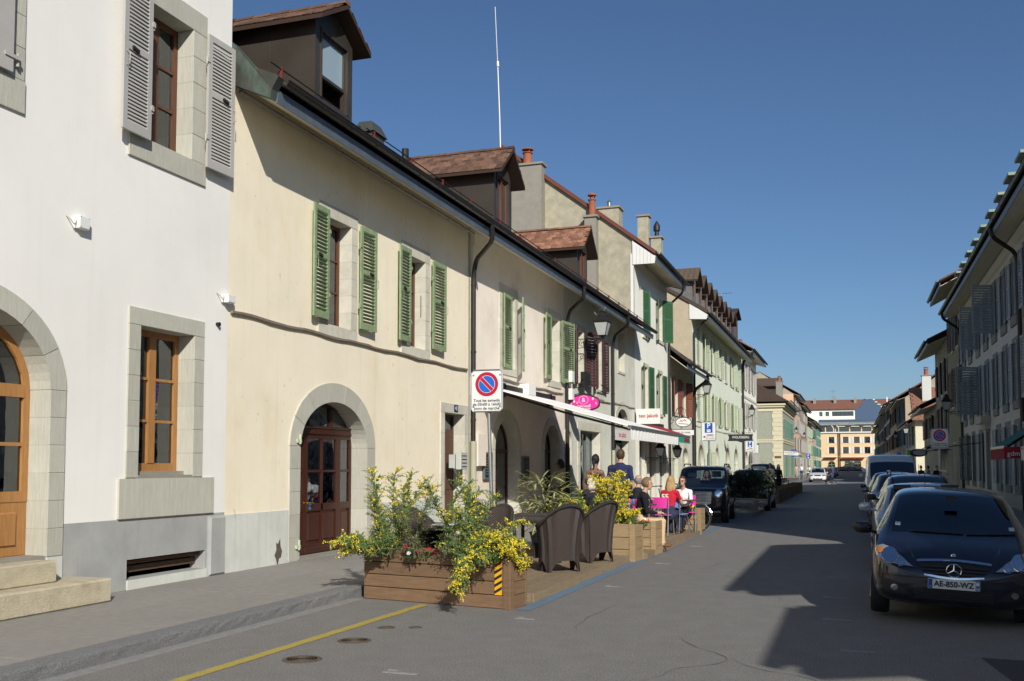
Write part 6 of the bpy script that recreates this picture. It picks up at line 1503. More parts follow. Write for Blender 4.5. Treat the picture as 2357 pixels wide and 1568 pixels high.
def pansies(label, x0, x1, y0, y1, z, cols, n, seed):
    rr = random.Random(seed); t = thing('pansies', label, 'flowers', ((x0 + x1) / 2, (y0 + y1) / 2, z)); lf = MB()
    fs = [MB() for _ in cols]
    for k in range(n * 9):
        p = Vector((rr.uniform(x0, x1), rr.uniform(y0, y1), z + rr.uniform(0, .1))); leafq(lf, p, Vector((rr.gauss(0, 1), rr.gauss(0, 1), rr.gauss(.5, .6))), .04, .35)
    for k in range(n):
        c = Vector((rr.uniform(x0, x1), rr.uniform(y0, y1), z + rr.uniform(.07, .16))); b = fs[k % len(cols)]; nrm = Vector((rr.gauss(.2, .4), -1, rr.gauss(.5, .4))).normalized(); u = nrm.orthogonal().normalized(); v = nrm.cross(u)
        for q in range(5):
            a = 2 * math.pi * q / 5; m_ = c + (u * math.cos(a) + v * math.sin(a)) * .014
            b.add([tuple(m_ + (u * math.cos(x) + v * math.sin(x)) * .014 + nrm * .003 * (q % 2)) for x in (0, 1, 2.1, 3.1, 4.2, 5.2)], [(0, 1, 2, 3, 4, 5)])
    lf.build('leaves', m_prim, t, kind='stuff')
    for b, m_ in zip(fs, cols): b.build('petals', m_, t, kind='stuff')
m_pr = M('orange red petal', (.7, .12, .03), .6, .1); m_py = M('yellow petal', (.75, .5, .03), .6, .1); m_pw = M('white petal', (.75, .73, .7), .6, .1); m_pp = M('purple petal', (.08, .03, .14), .6, .1); m_pred = M('red petal', (.5, .02, .02), .6, .1)
pansies('orange and yellow pansies in the second planter', -4.3, -3.6, 18.0, 18.35, .55, [m_pr, m_pr, m_py, m_pw], 34, 1)
pansies('dark purple pansies in the short light planter', -4.7, -4.0, 16.6, 16.95, .55, [m_pp, m_pp, m_pr], 24, 2)
pansies('yellow and dark red pansies in the far end planter', -4.3, -3.6, 23.75, 24.0, .56, [m_py, m_pp, m_py], 22, 3)
pansies('few red and white flowers low in the front planter', -5.15, -4.75, 10.95, 11.1, .53, [m_pred, m_pw], 9, 4)
# variegated long-leaved shrub in a pot
t = thing('oleander', 'variegated shrub with long striped leaves between the café decks', 'shrub', (-5.35, 17.35, .11))
b = MB(); nn = 6; V = []
for i in range(nn + 1):
    u = i / nn; wd = .055 * math.sin(math.pi * (.08 + .9 * u)); z = -.35 * u * u; V += [(-wd, u, z + .02), (0, u, z), (wd, u, z + .02)]
b.cm = 0; b.add(V, [(i * 3 + k, i * 3 + k + 1, i * 3 + k + 4, i * 3 + k + 3) for i in range(nn) for k in (0, 1)]); me = b.mesh('leaf', M('striped leaf', (.33, .34, .14), .6, .5, 26, rnd=.35, local=True, st=(30, 1, 1)))
rr = random.Random(8)
for k in range(280):
    a = rr.uniform(0, 6.28); e = rr.random() ** .5; z = rr.uniform(.5, 1.45); rad = .46 * math.sqrt(max(.05, 1 - ((z - .9) / .62) ** 2)) * e
    L_ = rr.uniform(.2, .34)
    inst('leaf', me, t, (-5.35 + rad * math.cos(a), 17.35 + rad * .8 * math.sin(a), z), (rr.uniform(-.3, 1.0), rr.gauss(0, .3), a - math.pi / 2 + rr.gauss(0, .5)), (L_, L_, L_))
b = MB()
for k in range(12):
    a = k * .52; b.tube([(-5.35, 17.35, .3), (-5.35 + .12 * math.cos(a), 17.35 + .12 * math.sin(a), .7), (-5.35 + .3 * math.cos(a), 17.35 + .3 * math.sin(a), 1.15)], [.01, .007, .004], 4)
b.build('stems', m_twigd, t, kind='stuff')
b = MB(); b.lathe((-5.35, 17.35, .11), [(.17, 0), (.24, .3), (.26, .34), (.22, .34), (.2, .28)], 18); b.build('pot', m_plast, t, smooth=True)
# ---- wicker
def wicker():
    m = bpy.data.materials.new('brown wicker'); m.use_nodes = True; MATS['wicker'] = m; nt = m.node_tree; N = nt.nodes; L = nt.links; b = N['Principled BSDF']
    uv = N.new('ShaderNodeTexCoord'); sp = N.new('ShaderNodeSeparateXYZ'); L.new(uv.outputs['UV'], sp.inputs[0])
    def m_(op, a, c=None, **k):
        n = N.new('ShaderNodeMath'); n.operation = op
        for i, v in enumerate((a, c)):
            if v is None: continue
            if isinstance(v, (int, float)): n.inputs[i].default_value = v
            else: L.new(v, n.inputs[i])
        return n.outputs[0]
    pp = m_('PINGPONG', sp.outputs[0], .075); v = m_('ADD', sp.outputs[1], m_('MULTIPLY', pp, .9))
    w = m_('SINE', m_('MULTIPLY', v, 2 * math.pi / .026)); cross = m_('SINE', m_('MULTIPLY', sp.outputs[0], 2 * math.pi / .0125))
    h = m_('ADD', w, m_('MULTIPLY', cross, .35))
    mr = N.new('ShaderNodeMapRange'); mr.inputs['From Min'].default_value = -1; L.new(h, mr.inputs[0])
    mx = N.new('ShaderNodeMix'); mx.data_type = 'RGBA'; L.new(mr.outputs[0], mx.inputs[0]); mx.inputs[6].default_value = (.008, .006, .005, 1); mx.inputs[7].default_value = (.12, .088, .076, 1)
    L.new(mx.outputs[2], b.inputs['Base Color']); b.inputs['Roughness'].default_value = .42; b.inputs['Specular IOR Level'].default_value = .6
    bp = N.new('ShaderNodeBump'); bp.inputs['Strength'].default_value = .9; bp.inputs['Distance'].default_value = .006; L.new(h, bp.inputs['Height']); L.new(bp.outputs[0], b.inputs['Normal'])
    return m
m_wick = wicker()
def uvmesh(name, verts, faces, uvs, mat, smooth=True):
    me = bpy.data.meshes.new(name); me.from_pydata(verts, [], faces); ul = me.uv_layers.new(name='UVMap')
    for p in me.polygons:
        for li in p.loop_indices: ul.data[li].uv = uvs[me.loops[li].vertex_index]
    me.materials.append(mat); me.polygons.foreach_set('use_smooth', [smooth] * len(me.polygons)); me.update(); return me
def armchair():
    """local: seat faces -Y is the open side; back towards +Y"""
    t = lthing('wicker_armchair', '', 'armchair', (0, 0, 0)); NA, NZ = 44, 22; V = []; U = []; F = []
    def rad(th): return .30 + .02 * math.cos(th)
    def top(th): a = abs(th) / R(112); return .66 + .31 * (.5 + .5 * math.cos(math.pi * min(1, a / .8))) ** .8
    def bot(th):
        c = abs((abs(th) / R(112)) % 1.0); legs = [0, R(52), R(108)]
        d = min(abs(abs(th) - R(52)), abs(abs(th) - R(108)) * 1.0); return .0 if d < R(6) else min(.17, .17 * math.sin(min(1, (d - R(6)) / R(26)) * math.pi / 2))
    def P(th, z, off=0):
        flare = .10 * max(0, (z - .45) / .5) ** 1.6 - .02 * math.sin(min(1, z / .5) * math.pi); r = rad(th) + flare + off
        return (r * math.sin(th), r * math.cos(th) * .98, z)
    for off in (0, -.022):
        base = len(V)
        for i in range(NA + 1):
            th = -R(112) + R(224) * i / NA; zb, zt = bot(th), top(th)
            for k in range(NZ + 1): z = zb + (zt - zb) * k / NZ; V.append(P(th, z, off)); U.append((th * .31 + 3, z))
        F += [(base + i * (NZ + 1) + k, base + (i + 1) * (NZ + 1) + k, base + (i + 1) * (NZ + 1) + k + 1, base + i * (NZ + 1) + k + 1) for i in range(NA) for k in range(NZ)]
    inst('shell', uvmesh('shell', V, F, U, m_wick), t, (0, 0, 0))
    b = MB(); b.tube([P(-R(112) + R(224) * i / 40, top(-R(112) + R(224) * i / 40), .0) for i in range(41)], .028, 8)
    inst('rim', b.mesh('rim', M('wicker rim', (.03, .021, .018), .42, .4, 220, .8, 300, spec=.6, local=True), smooth='all'), t, (0, 0, 0))
    for s in (-1, 1):
        b = MB(); b.tube([P(s * R(112), z, -.005) for z in (.0, .2, .4, .55, .64)], [.022, .022, .022, .026, .028], 8); inst('leg', b.mesh('leg', MATS['wicker rim'], smooth='all'), t, (0, 0, 0))
        b = MB(); b.tube([P(s * R(52), z, .004) for z in (.0, .2, .5, .8)], [.014, .013, .01, .006], 8); inst('leg', b.mesh('leg', MATS['wicker rim'], smooth='all'), t, (0, 0, 0))
    n = 24; V = []; U = []
    for z in (.36, .43):
        for k in range(n): a = 2 * math.pi * k / n; r = .285; y = r * math.cos(a); V.append((r * math.sin(a), max(-.3, y * 1.0), z)); U.append((r * math.sin(a) + 1, y + 1))
    inst('seat', uvmesh('seat', V, [tuple(range(n, 2 * n)), tuple(range(n - 1, -1, -1))] + [(k, (k + 1) % n, n + (k + 1) % n, n + k) for k in range(n)], U, m_wick, False), t, (0, 0, 0))
    b = MB(); b.bbox(XY, -.27, .27, -.29, -.27, .17, .40, .01); inst('apron', b.mesh('apron', MATS['wicker rim']), t, (0, 0, 0))
    return t
ac = armchair(); G_ = 'brown wicker armchairs on the nearer deck'
ac.location = (-4.13, 14.15, .11); ac.rotation_euler.z = R(-138); ac['label'] = 'brown wicker armchair seen from behind, nearest to the road'; ac['group'] = G_
for (x, y, rz, lab) in ((-4.0, 15.7, -122, 'brown wicker armchair just behind the nearest one, its back to the road'), (-4.92, 13.2, -20, 'brown wicker armchair half hidden behind the front broom bush'), (-5.38, 14.75, 75, 'brown wicker armchair against the wall side of the table, only its top shows'),
                        (-5.5, 12.3, 60, 'brown wicker armchair behind the left broom bush near the house door')):
    dup(ac, (x, y, .11), R(rz + 180) if 0 else R(rz), lab, G_)
def wtable(x, y, rz, label):
    t = lthing('wicker_table', label, 'table', (x, y, .11), R(rz)); V = []; U = []; b = .42
    for z in (.70, .75):
        for (p, q) in ((-b, -b), (b, -b), (b, b), (-b, b)): V.append((p, q, z)); U.append((p + 1, q + 1))
    inst('table_top', uvmesh('table_top', V, [(3, 2, 1, 0), (4, 5, 6, 7), (0, 1, 5, 4), (1, 2, 6, 5), (2, 3, 7, 6), (3, 0, 4, 7)], U, m_wick, False), t, (0, 0, 0))
    for sx in (-1, 1):
        for sy in (-1, 1): q = MB(); q.tube([(sx * .36, sy * .36, .0), (sx * .37, sy * .37, .7)], .03, 8); inst('leg', q.mesh('leg', MATS['wicker rim']), t, (0, 0, 0))
    q = MB(); q.tube([(-b, -b, .725), (b, -b, .725), (b, b, .725), (-b, b, .725), (-b, -b, .725)], .03, 6); inst('rim', q.mesh('rim', MATS['wicker rim']), t, (0, 0, 0))
wtable(-4.72, 14.3, 8, 'brown wicker table between the armchairs, the nearer of two'); wtable(-4.85, 15.6, 8, 'brown wicker table farther from the viewer, touching the nearer one'); wtable(-5.2, 12.5, 4, 'brown wicker table behind the front planter with a newspaper')
b = MB(); b.box(XY, -5.35, -5.0, 12.3, 12.55, .862, .868); b.box(XY, -5.3, -4.98, 12.32, 12.6, .869, .873); tag(b.build('newspaper', M('newsprint', (.5, .5, .48), .9, .3, 40)), 'folded newspaper lying on the wicker table behind the broom bush', 'newspaper')
# ---- coloured café chairs and bistro tables
m_pk = M('pink plastic', 'E0409F', .35, .03); m_bl = M('periwinkle plastic', '7C93D6', .4, .03); m_mag = M('magenta plastic', 'B02680', .4, .03)
def cchair(mat):
    t = lthing('cafe_chair', '', 'chair', (0, 0, 0))
    b = MB(); n = 8; V = []
    for z in (.60, .84):
        for i in range(n + 1): x = -.23 + .46 * i / n; V.append((x, .2 - .05 * (x / .23) ** 2 + (z - .6) * .12, z))
    F = [(i, i + 1, n + 2 + i, n + 1 + i) for i in range(n)]; V2 = [(x, y + .014, z) for x, y, z in V]; m = len(V)
    b.add(V + V2, F + [tuple(m + q for q in f[::-1]) for f in F] + [(i + n + 1, i + n + 2, m + i + n + 2, m + i + n + 1) for i in range(n)] + [(i, i + 1, m + i + 1, m + i) for i in range(n)]); inst('backrest', b.mesh('backrest', mat), t, (0, 0, 0))
    b = MB(); b.bbox(XY, -.21, .21, -.22, .2, .44, .455, .004); inst('seat', b.mesh('seat', mat), t, (0, 0, 0))
    for sx in (-1, 1):
        b = MB(); b.tube(bend([(sx * .22, .24, 0), (sx * .22, .2, .45), (sx * .225, .21, .84)]), .011, 7); inst('leg', b.mesh('leg', m_steel), t, (0, 0, 0))
        b = MB(); b.tube(bend([(sx * .21, -.24, 0), (sx * .2, -.2, .435), (sx * .2, .1, .435)]), .011, 7); inst('leg', b.mesh('leg', m_steel), t, (0, 0, 0))
    return t
cp = cchair(m_pk); cb = cchair(m_bl); cm_ = cchair(m_mag); G2 = 'coloured plastic café chairs on the farther deck'
cp.location = (-4.08, 22.2, .11); cp.rotation_euler.z = R(172); cp['label'] = 'pink café chair behind the girl in the red shirt'; cp['group'] = G2
cb.location = (-3.86, 22.75, .11); cb.rotation_euler.z = R(160); cb['label'] = 'blue café chair the girl in the red shirt sits on'; cb['group'] = G2
cm_.location = (-5.15, 19.5, .11); cm_.rotation_euler.z = R(180); cm_['label'] = 'magenta café chair with its back to the viewer behind the wild shrub'; cm_['group'] = G2
for (src, x, y, rz, lab) in ((cb, -3.95, 18.95, 115, 'blue café chair of the man in beige trousers'), (cp, -3.78, 23.75, 10, 'pink café chair of the woman with sunglasses'), (cp, -4.3, 21.0, 178, 'pink café chair left of the blue one, at the small table'), (cb, -4.75, 21.6, 150, 'blue café chair half hidden behind the pink one')):
    dup(src, (x, y, .11), R(rz), lab, G2)
def bistro(x, y, label, r=.32):
    t = lthing('bistro_table', label, 'table', (x, y, .11)); b = MB(); b.lathe((0, 0, .73), [(r - .01, 0), (r, .006), (r, .02), (r - .01, .026)], 24); inst('table_top', b.mesh('table_top', M('brown table top', '5A3F36', .4)), t, (0, 0, 0))
    for s in (-1, 1):
        for e in (-1, 1): b = MB(); b.tube([(s * .2, e * .2, .0), (-s * .17, e * .18, .73)], .011, 6); inst('leg', b.mesh('leg', m_iron), t, (0, 0, 0))
    b = MB(); b.tube([(-.11, -.2, .16), (-.11, .2, .16)], .008, 5); b.tube([(.11, -.2, .16), (.11, .2, .16)], .008, 5); inst('stretcher', b.mesh('stretcher', m_iron), t, (0, 0, 0)); return t
bistro(-3.72, 23.2, 'small round bistro table between the girl in red and the woman with sunglasses', .28); bistro(-4.15, 20.3, 'round bistro table beside the man in beige trousers'); bistro(-4.75, 20.4, 'round bistro table further left with a menu stand on it')
b = MB(); b.bbox(XY, -4.58, -4.46, 20.3, 20.33, .87, 1.05, .004); b.box(XY, -4.6, -4.44, 20.26, 20.38, .866, .872); tag(b.build('menu_stand', M('plum card', '5A1E3E', .5)), 'plum coloured menu stand on the café table', 'menu stand')
b = MB(); b.lathe((-4.2, 20.1, .866), [(.03, 0), (.045, .02), (.045, .07), (.035, .09)], 12); tag(b.build('candle_glass', M('red glass', 'C0202C', .2)), 'small red candle glass on the café table', 'candle')
b = MB(); b.lathe((-4.32, 20.35, .866), [(.035, 0), (.045, .05), (.03, .1)], 12); tag(b.build('candle_glass', M('blue glass', '3A6FC0', .2)), 'small blue glass behind the red candle', 'glass')
b = MB(); b.lathe((-3.74, 23.15, .866), [(.02, 0), (.04, .03), (.042, .05), (.0, .05)], 12); b.lathe((-3.74, 23.15, .862), [(.07, 0), (.075, .008)], 16); tag(b.build('coffee_cup', m_wpaint), 'white coffee cup on the small round table', 'cup')
b = MB(); b.lathe((-4.75, 26.5, .55), [(.13, 0), (.16, .34), (.17, .34), (.17, .37), (.0, .37)], 18); b.lathe((-4.75, 26.5, .12), [(.2, 0), (.2, .43)], 12); tag(b.build('white_bucket', m_wpaint, smooth=True), 'white plastic bucket on a stand in the café doorway', 'bucket')
# ---- bicycle
t = thing('bicycle', 'dark city bicycle with a wire front basket leaning behind the far end planter', 'bicycle', (-4.1, 25.6, 0)); fb_ = Fr(-3.62, 25.75, R(172))   # s runs to -X; front wheel at s = .0
fb_ = Fr(-3.45, 25.6, R(168), True); wr = .33
for s in (.33, 1.38):
    b = MB(); n = 32; b.tube([fb_.p(s + wr * math.cos(2 * math.pi * k / n), 0, wr + wr * math.sin(2 * math.pi * k / n)) for k in range(n + 1)], .019, 6); w_ = b.build('wheel', m_tyre, t)
    b = MB(); b.tube([fb_.p(s + .3 * math.cos(2 * math.pi * k / n), 0, wr + .3 * math.sin(2 * math.pi * k / n)) for k in range(n + 1)], .008, 5)
    for k in range(18): a = 2 * math.pi * k / 18; b.tube([fb_.p(s, .03 if k % 2 else -.03, wr), fb_.p(s + .3 * math.cos(a), 0, wr + .3 * math.sin(a))], .0018, 3)
    b.build('rim', m_steel, w_)
    b = MB(); b.tube([fb_.p(s + .37 * math.cos(a), 0, wr + .37 * math.sin(a)) for a in [R(20) + R(150) * k / 12 for k in range(13)]], .018, 5); b.build('mudguard', m_chrome, t)
b = MB()
for P_ in ([(.33, wr), (.47, .85), (.5, 1.0)], [(.47, .82), (.88, .3)], [(.46, .75), (1.02, .7)], [(.88, .3), (1.06, .86)], [(.88, .3), (1.38, wr), (1.03, .75)]): b.tube([fb_.p(a, 0, z) for a, z in P_], .015, 6)
b.build('frame', m_plast, t)
b = MB(); b.tube([fb_.p(.62, -.28, 1.02), fb_.p(.5, -.1, 1.03), fb_.p(.5, .1, 1.03), fb_.p(.62, .28, 1.02)], .012, 6); b.build('handlebar', m_chrome, t); b = MB(); b.bbox(fb_, .95, 1.2, -.09, .09, .86, .92, .02); b.build('saddle', m_plast, t)
b = MB()
for k in range(9):
    u = k / 8; z = .68 + .3 * u; e = .02 * u; b.tube([fb_.p(.06 - e, -.17 - e, z), fb_.p(.4 + e, -.17 - e, z), fb_.p(.4 + e, .17 + e, z), fb_.p(.06 - e, .17 + e, z), fb_.p(.06 - e, -.17 - e, z)], .0035, 4)
for k in range(11): a = .06 + .034 * k; b.tube([fb_.p(a, -.17, .68), fb_.p(a, -.19, .98)], .002, 3); b.tube([fb_.p(a, .17, .68), fb_.p(a, .19, .98)], .002, 3); b.tube([fb_.p(.06, -.17 + .034 * k, .68), fb_.p(.04, -.19 + .038 * k, .98)], .002, 3)
b.build('basket', m_steel, t)
b = MB(); b.tube([(-4.95, 22.9, .12), (-4.85, 22.9, 1.0)], .015, 6)
# second bicycle: only handlebars show
t = thing('bicycle', 'black bicycle parked against the café front, only handlebars showing', 'bicycle', (-4.8, 25.0, 0)); f2 = Fr(-4.5, 24.95, R(160), True)
for s in (0, 1.05):
    b = MB(); b.tube([f2.p(s + wr * math.cos(2 * math.pi * k / n), 0, wr + wr * math.sin(2 * math.pi * k / n)) for k in range(n + 1)], .019, 6); b.build('wheel', m_tyre, t)
b = MB()
for P_ in ([(0, wr), (.14, .95), (.17, 1.08)], [(.14, .85), (.55, .3)], [(.13, .75), (.7, .7)], [(.55, .3), (.73, .9)], [(.55, .3), (1.05, wr), (.7, .75)]): b.tube([f2.p(a, 0, z) for a, z in P_], .015, 6)
b.tube(bend([f2.p(.3, -.3, 1.12), f2.p(.15, -.15, 1.14), f2.p(.15, .15, 1.14), f2.p(.3, .3, 1.12)]), .014, 6); b.build('frame', m_plast, t)
# ================================================================ awnings, signs, lamps (left)
t, v = awning(22.0, 28.4, 3.6, 3.77, 2.52, .28, m_canv, m_canv, 'long white fabric awning over the café deck on the pink house', fr=LF, scallop=False, n=60)
t, v = awning(40.9, 46.3, 3.45, 1.35, 2.98, .3, m_redc, M('green canvas', '2C8F7E', .8, .05), 'red awning with green valance on the tall white house', fr=LF, n=40)
b = MB(); b.box(LF, 44.6, 45.9, 1.372, 1.376, 2.74, 2.9); b.build('panel', m_redc, t)
for s in (23.8, 27.9):
    b = MB(); b.box(LF, s, s + .12, .02, .14, 3.4, 3.75); tag(b.build('spotlight', m_iron), {23.8: 'left small dark wall spotlight above the white awning', 27.9: 'right small dark wall spotlight above the white awning'}[s], 'spotlight')
b = MB(); b.bbox(LF, 25.3, 25.95, .0, .3, 3.55, 3.85, .01); tag(b.build('heater_box', m_wpaint), 'white box lamp on the pink wall above the awning', 'lamp')
def signpost(name, label, x, y, z0, zp, w, h, faces, lean=0, r=.03, cat='sign'):
    t = thing(name, label, cat, (x, y, z0)); tx = x + lean
    b = MB(); b.tube([(x, y + .04, z0), (tx, y + .04, zp + h * .9)], r, 10); b.build('pole', m_steel, t, smooth=True)
    b = MB(); c = .04; P = [(tx - w / 2 + c, zp), (tx + w / 2 - c, zp), (tx + w / 2, zp + c), (tx + w / 2, zp + h - c), (tx + w / 2 - c, zp + h), (tx - w / 2 + c, zp + h), (tx - w / 2, zp + h - c), (tx - w / 2, zp + c)]
    b.prism(Fr(0, y, 0), P, -.004, .004); p = b.build('plate', m_wpaint, t)
    b = MB(); b.tube([(a, y, z) for a, z in P + [P[0]]], .014, 6); b.build('rim', m_steel, t)
    faces(p, tx, y - .006, zp, w, h); return t
def noparking(p, x, y, zp, w, h, txt=True):
    fr = Fr(0, y, 0); cz = zp + h * .66; r = w * .37
    C = lambda rr, n=36: [(x + rr * math.cos(2 * math.pi * k / n), cz + rr * math.sin(2 * math.pi * k / n)) for k in range(n)]
    b = MB(); b.prism(fr, C(r), 0, .001); b.build('red_ring', M('sign red', 'B4122E', .4, .03), p)
    b = MB(); b.prism(fr, C(r * .72), .001, .002); b.build('white_line', m_wpaint, p)
    b = MB(); b.prism(fr, C(r * .69), .002, .003); b.build('blue_disc', M('sign blue', '1560C0', .4, .03), p)
    a = R(-45); c_, s_ = math.cos(a), math.sin(a)
    for (hw, m_, d) in ((r * .17, m_wpaint, .004), (r * .14, MATS['sign red'], .005)):
        L_ = r * .70; b = MB(); b.prism(fr, [(x + u * c_ - q * s_, cz + u * s_ + q * c_) for u, q in ((-L_, -hw), (L_, -hw), (L_, hw), (-L_, hw))], d - .001, d); b.build('bar', m_, p)
    if txt:
        for k, l in enumerate(['Tous les samedis', 'de 05h00 à 16h00', 'jours de marché']): text('lettering', l, w * .125, m_plast, p, (x, y - .002, zp + h * (.268 - k * .095)), (R(90), 0, 0), ext=.0008, bold=.0006)
        b = MB()
        for (a, z) in ((x - w * .43, zp + h * .88), (x + w * .43, zp + h * .88), (x - w * .43, zp + h * .12), (x + w * .43, zp + h * .12)): b.box(fr, a - .014, a + .014, 0, .004, z - .012, z + .012)
        b.build('rivet', m_steel, p, kind='stuff')
signpost('no_parking_sign', 'large no-parking sign with three lines of French text beside the café deck', -5.47, 15.0, .11, 2.52, .53, .67, noparking, lean=-.1)
signpost('no_parking_sign', 'shaded no-parking sign with French text behind the cars on the right', 2.27, 30, .12, 2.12, .44, .56, noparking, r=.035)
signpost('no_parking_sign', 'smaller distant no-parking sign above the pale van', 2.42, 60, .12, 2.06, .42, .4, lambda p, x, y, z, w, h: noparking(p, x, y, z - h * .15, w * .9, h, False))
def parking(p, x, y, zp, w, h):
    fr = Fr(0, y, 0); b = MB(); b.box(fr, x - w * .27, x + w * .27, 0, .002, zp + h * .42, zp + h * .94); q = b.build('blue_square', M('parking blue', '1E4FA0', .4, .03), p)
    text('lettering', 'P', h * .36, m_wpaint, q, (x, y - .004, zp + h * .79), (R(90), 0, 0), bold=.006)
    b = MB(); b.bbox(fr, x - w * .13, x + w * .13, .002, .004, zp + h * .45, zp + h * .6, .001); b.build('disc_symbol', m_wpaint, q)
    b = MB(); b.box(fr, x - w * .07, x - w * .02, .004, .005, zp + h * .51, zp + h * .55); b.box(fr, x + w * .02, x + w * .07, .004, .005, zp + h * .51, zp + h * .55); b.build('disc_dots', MATS['parking blue'], q)
    b = MB(); b.prism(fr, [(x - w * .3 + .035 * math.cos(k * .35), zp + h * .2 + .035 * math.sin(k * .35)) for k in range(18)], 0, .002); b.build('red_ring', MATS['sign red'], p)
    b = MB(); b.prism(fr, [(x - w * .3 + .022 * math.cos(k * .35), zp + h * .2 + .022 * math.sin(k * .35)) for k in range(18)], .002, .003); b.build('blue_disc', MATS['sign blue'], p)
    text('lettering', 'SAMEDI', h * .11, m_plast, p, (x + w * .1, y - .002, zp + h * .29), (R(90), 0, 0), bold=.001); text('lettering', '05.00 - 16.00 h.', h * .075, M('orange lettering', 'C0703A', .5), p, (x + w * .1, y - .002, zp + h * .19), (R(90), 0, 0)); text('lettering', 'jour de marché', h * .075, m_plast, p, (x + w * .1, y - .002, zp + h * .1), (R(90), 0, 0))
signpost('parking_sign', 'white and blue parking sign reading SAMEDI above the off-roader', -4.62, 34, .0, 2.5, .48, .63, parking)
signpost('parking_sign', 'second white and blue parking sign half hidden under the black hanging sign', -5.95, 62, .0, 2.5, .5, .66, parking)
def smallp(p, x, y, zp, w, h):
    b = MB(); b.box(Fr(0, y, 0), x - w * .46, x + w * .46, 0, .003, zp + .02, zp + h - .02); q = b.build('blue_square', MATS['parking blue'], p); text('lettering', 'P', h * .6, m_wpaint, q, (x, y - .006, zp + h * .62), (R(90), 0, 0), bold=.01)
    b = MB(); b.box(Fr(0, y, 0), x - w * .2, x + w * .2, .003, .005, zp + h * .12, zp + h * .3); b.build('disc_symbol', m_wpaint, q)
signpost('parking_sign', 'small all-blue parking sign far down the left pavement', -5.15, 125, .12, 2.5, .45, .62, smallp)
t = thing('direction_sign', 'white arrow-shaped direction sign with green and blue signs at the square corner', 'sign', (-6.2, 120, 0)); fr_ = Fr(0, 120, 0)
b = MB(); b.tube([(-6.0, 120.1, 0), (-6.0, 120.1, 3.5)], .05, 8); b.build('pole', m_steel, t)
b = MB(); b.prism(fr_, [(-7.65, 2.92), (-6.15, 2.82), (-5.9, 3.0), (-6.15, 3.24), (-7.65, 3.36)], -.03, .0); a_ = b.build('arrow_plate', m_wpaint, t)
text('lettering', 'CLINIQUE ET PERMANENCE', .11, m_plast, a_, (-6.9, 119.98, 3.16), (R(90), 0, 0)); text('lettering', 'DE CAROUGE', .11, m_plast, a_, (-6.9, 119.98, 3.0), (R(90), 0, 0))
b = MB(); b.prism(fr_, [(-6.3, 2.75), (-5.75, 2.6), (-5.6, 2.62), (-5.7, 2.85), (-6.0, 3.0)], -.1, -.07); b.build('green_arrow', M('sign green', '1F7A50', .5), t)
for z in (2.7, 3.4): b = MB(); b.box(fr_, -6.85, -6.25, -.09, -.06, z, z + .14); b.build('blue_plate', MATS['parking blue'], t)
# hanging shop signs with wrought iron
def scroll(b, fr, pts, r=.012): b.tube([fr.p(a, 0, z) for a, z in pts], r, 5)
def spiral(cx, cz, r0, turns, a0=0, sg=1, n=20): return [(cx + r0 * (1 - .75 * k / n) * math.cos(a0 + sg * turns * 2 * math.pi * k / n), cz + r0 * (1 - .75 * k / n) * math.sin(a0 + sg * turns * 2 * math.pi * k / n)) for k in range(n + 1)]
fs = Fr(0, 30.0, 0); t = thing('cupcake_shop_sign', 'pink hanging shop sign with cupcakes in a wrought iron frame', 'sign', (-8.4, 30, 3.4)); m_pinks = M('magenta sign face', 'D8309A', .45, .03)
def blob(cx, cz, hw, hh, n=48): return [(cx + hw * math.copysign(abs(math.cos(a)) ** .6, math.cos(a)), cz + hh * math.copysign(abs(math.sin(a)) ** .55, math.sin(a)) * (.72 + .34 * math.exp(-(math.copysign(abs(math.cos(a)) ** .6, math.cos(a)) / .5) ** 2))) for a in [2 * math.pi * k / n for k in range(n)]]
def blob_(cx, cz, hw, hh, n=48): return [(cx + hw * math.copysign(abs(math.cos(a)) ** .75, math.cos(a)) * (1 + .06 * math.cos(4 * a)), cz + hh * math.copysign(abs(math.sin(a)) ** .9, math.sin(a)) * (1 + .18 * math.cos(2 * a) * -1)) for a in [2 * math.pi * k / n for k in range(n)]]
cx, cz = -7.92, 3.6; b = MB(); b.prism(fs, blob(cx, cz, .48, .24), -.025, .025); p = b.build('sign_face', m_pinks, t)
b = MB(); o = blob(cx, cz, .5, .26); b.tube([fs.p(a, 0, z) for a, z in o + [o[0]]], .025, 6); b.tube([fs.p(-8.48, 0, cz), fs.p(cx - .5, 0, cz)], .015, 6); b.tube([fs.p(-8.48, 0, cz + .2), fs.p(-8.3, 0, cz + .22), fs.p(cx - .1, 0, cz + .33), fs.p(cx + .3, 0, cz + .24)], .012, 6); b.build('iron_frame', m_iron, t)
text('lettering', 'CUPCAKES', .085, m_wpaint, p, (cx, 29.968, cz - .11), (R(90), 0, 0), bold=.002); text('lettering', '& THE CITY', .085, m_wpaint, p, (cx, 29.968, cz - .195), (R(90), 0, 0), bold=.002)
b = MB(); b.tube([fs.p(cx + .15 * math.cos(2 * math.pi * k / 24), .03, cz + .09 + .13 * math.sin(2 * math.pi * k / 24)) for k in range(25)], .006, 5); b.build('ring', m_wpaint, p); text('lettering', '&', .2, m_wpaint, p, (cx, 29.968, cz + .09), (R(90), 0, 0))
rr = random.Random(3)
for k in range(9):
    a = cx + (-.4 + .1 * k) ; z = cz + rr.uniform(-.12, .13)
    if abs(a - cx) < .17: continue
    b = MB(); b.prism(fs, [(a - .022, z), (a + .022, z), (a + .03, z + .035), (a - .03, z + .035)], .025, .03); b.prism(fs, [(a - .032, z + .035), (a + .032, z + .035), (a + .018, z + .075), (a - .018, z + .075)], .025, .032); b.build('cupcake', [M('cupcake blue', '8FC4D8', .5), M('cupcake cream', 'E8D9A8', .5), M('cupcake orange', 'E0A080', .5)][k % 3], p)
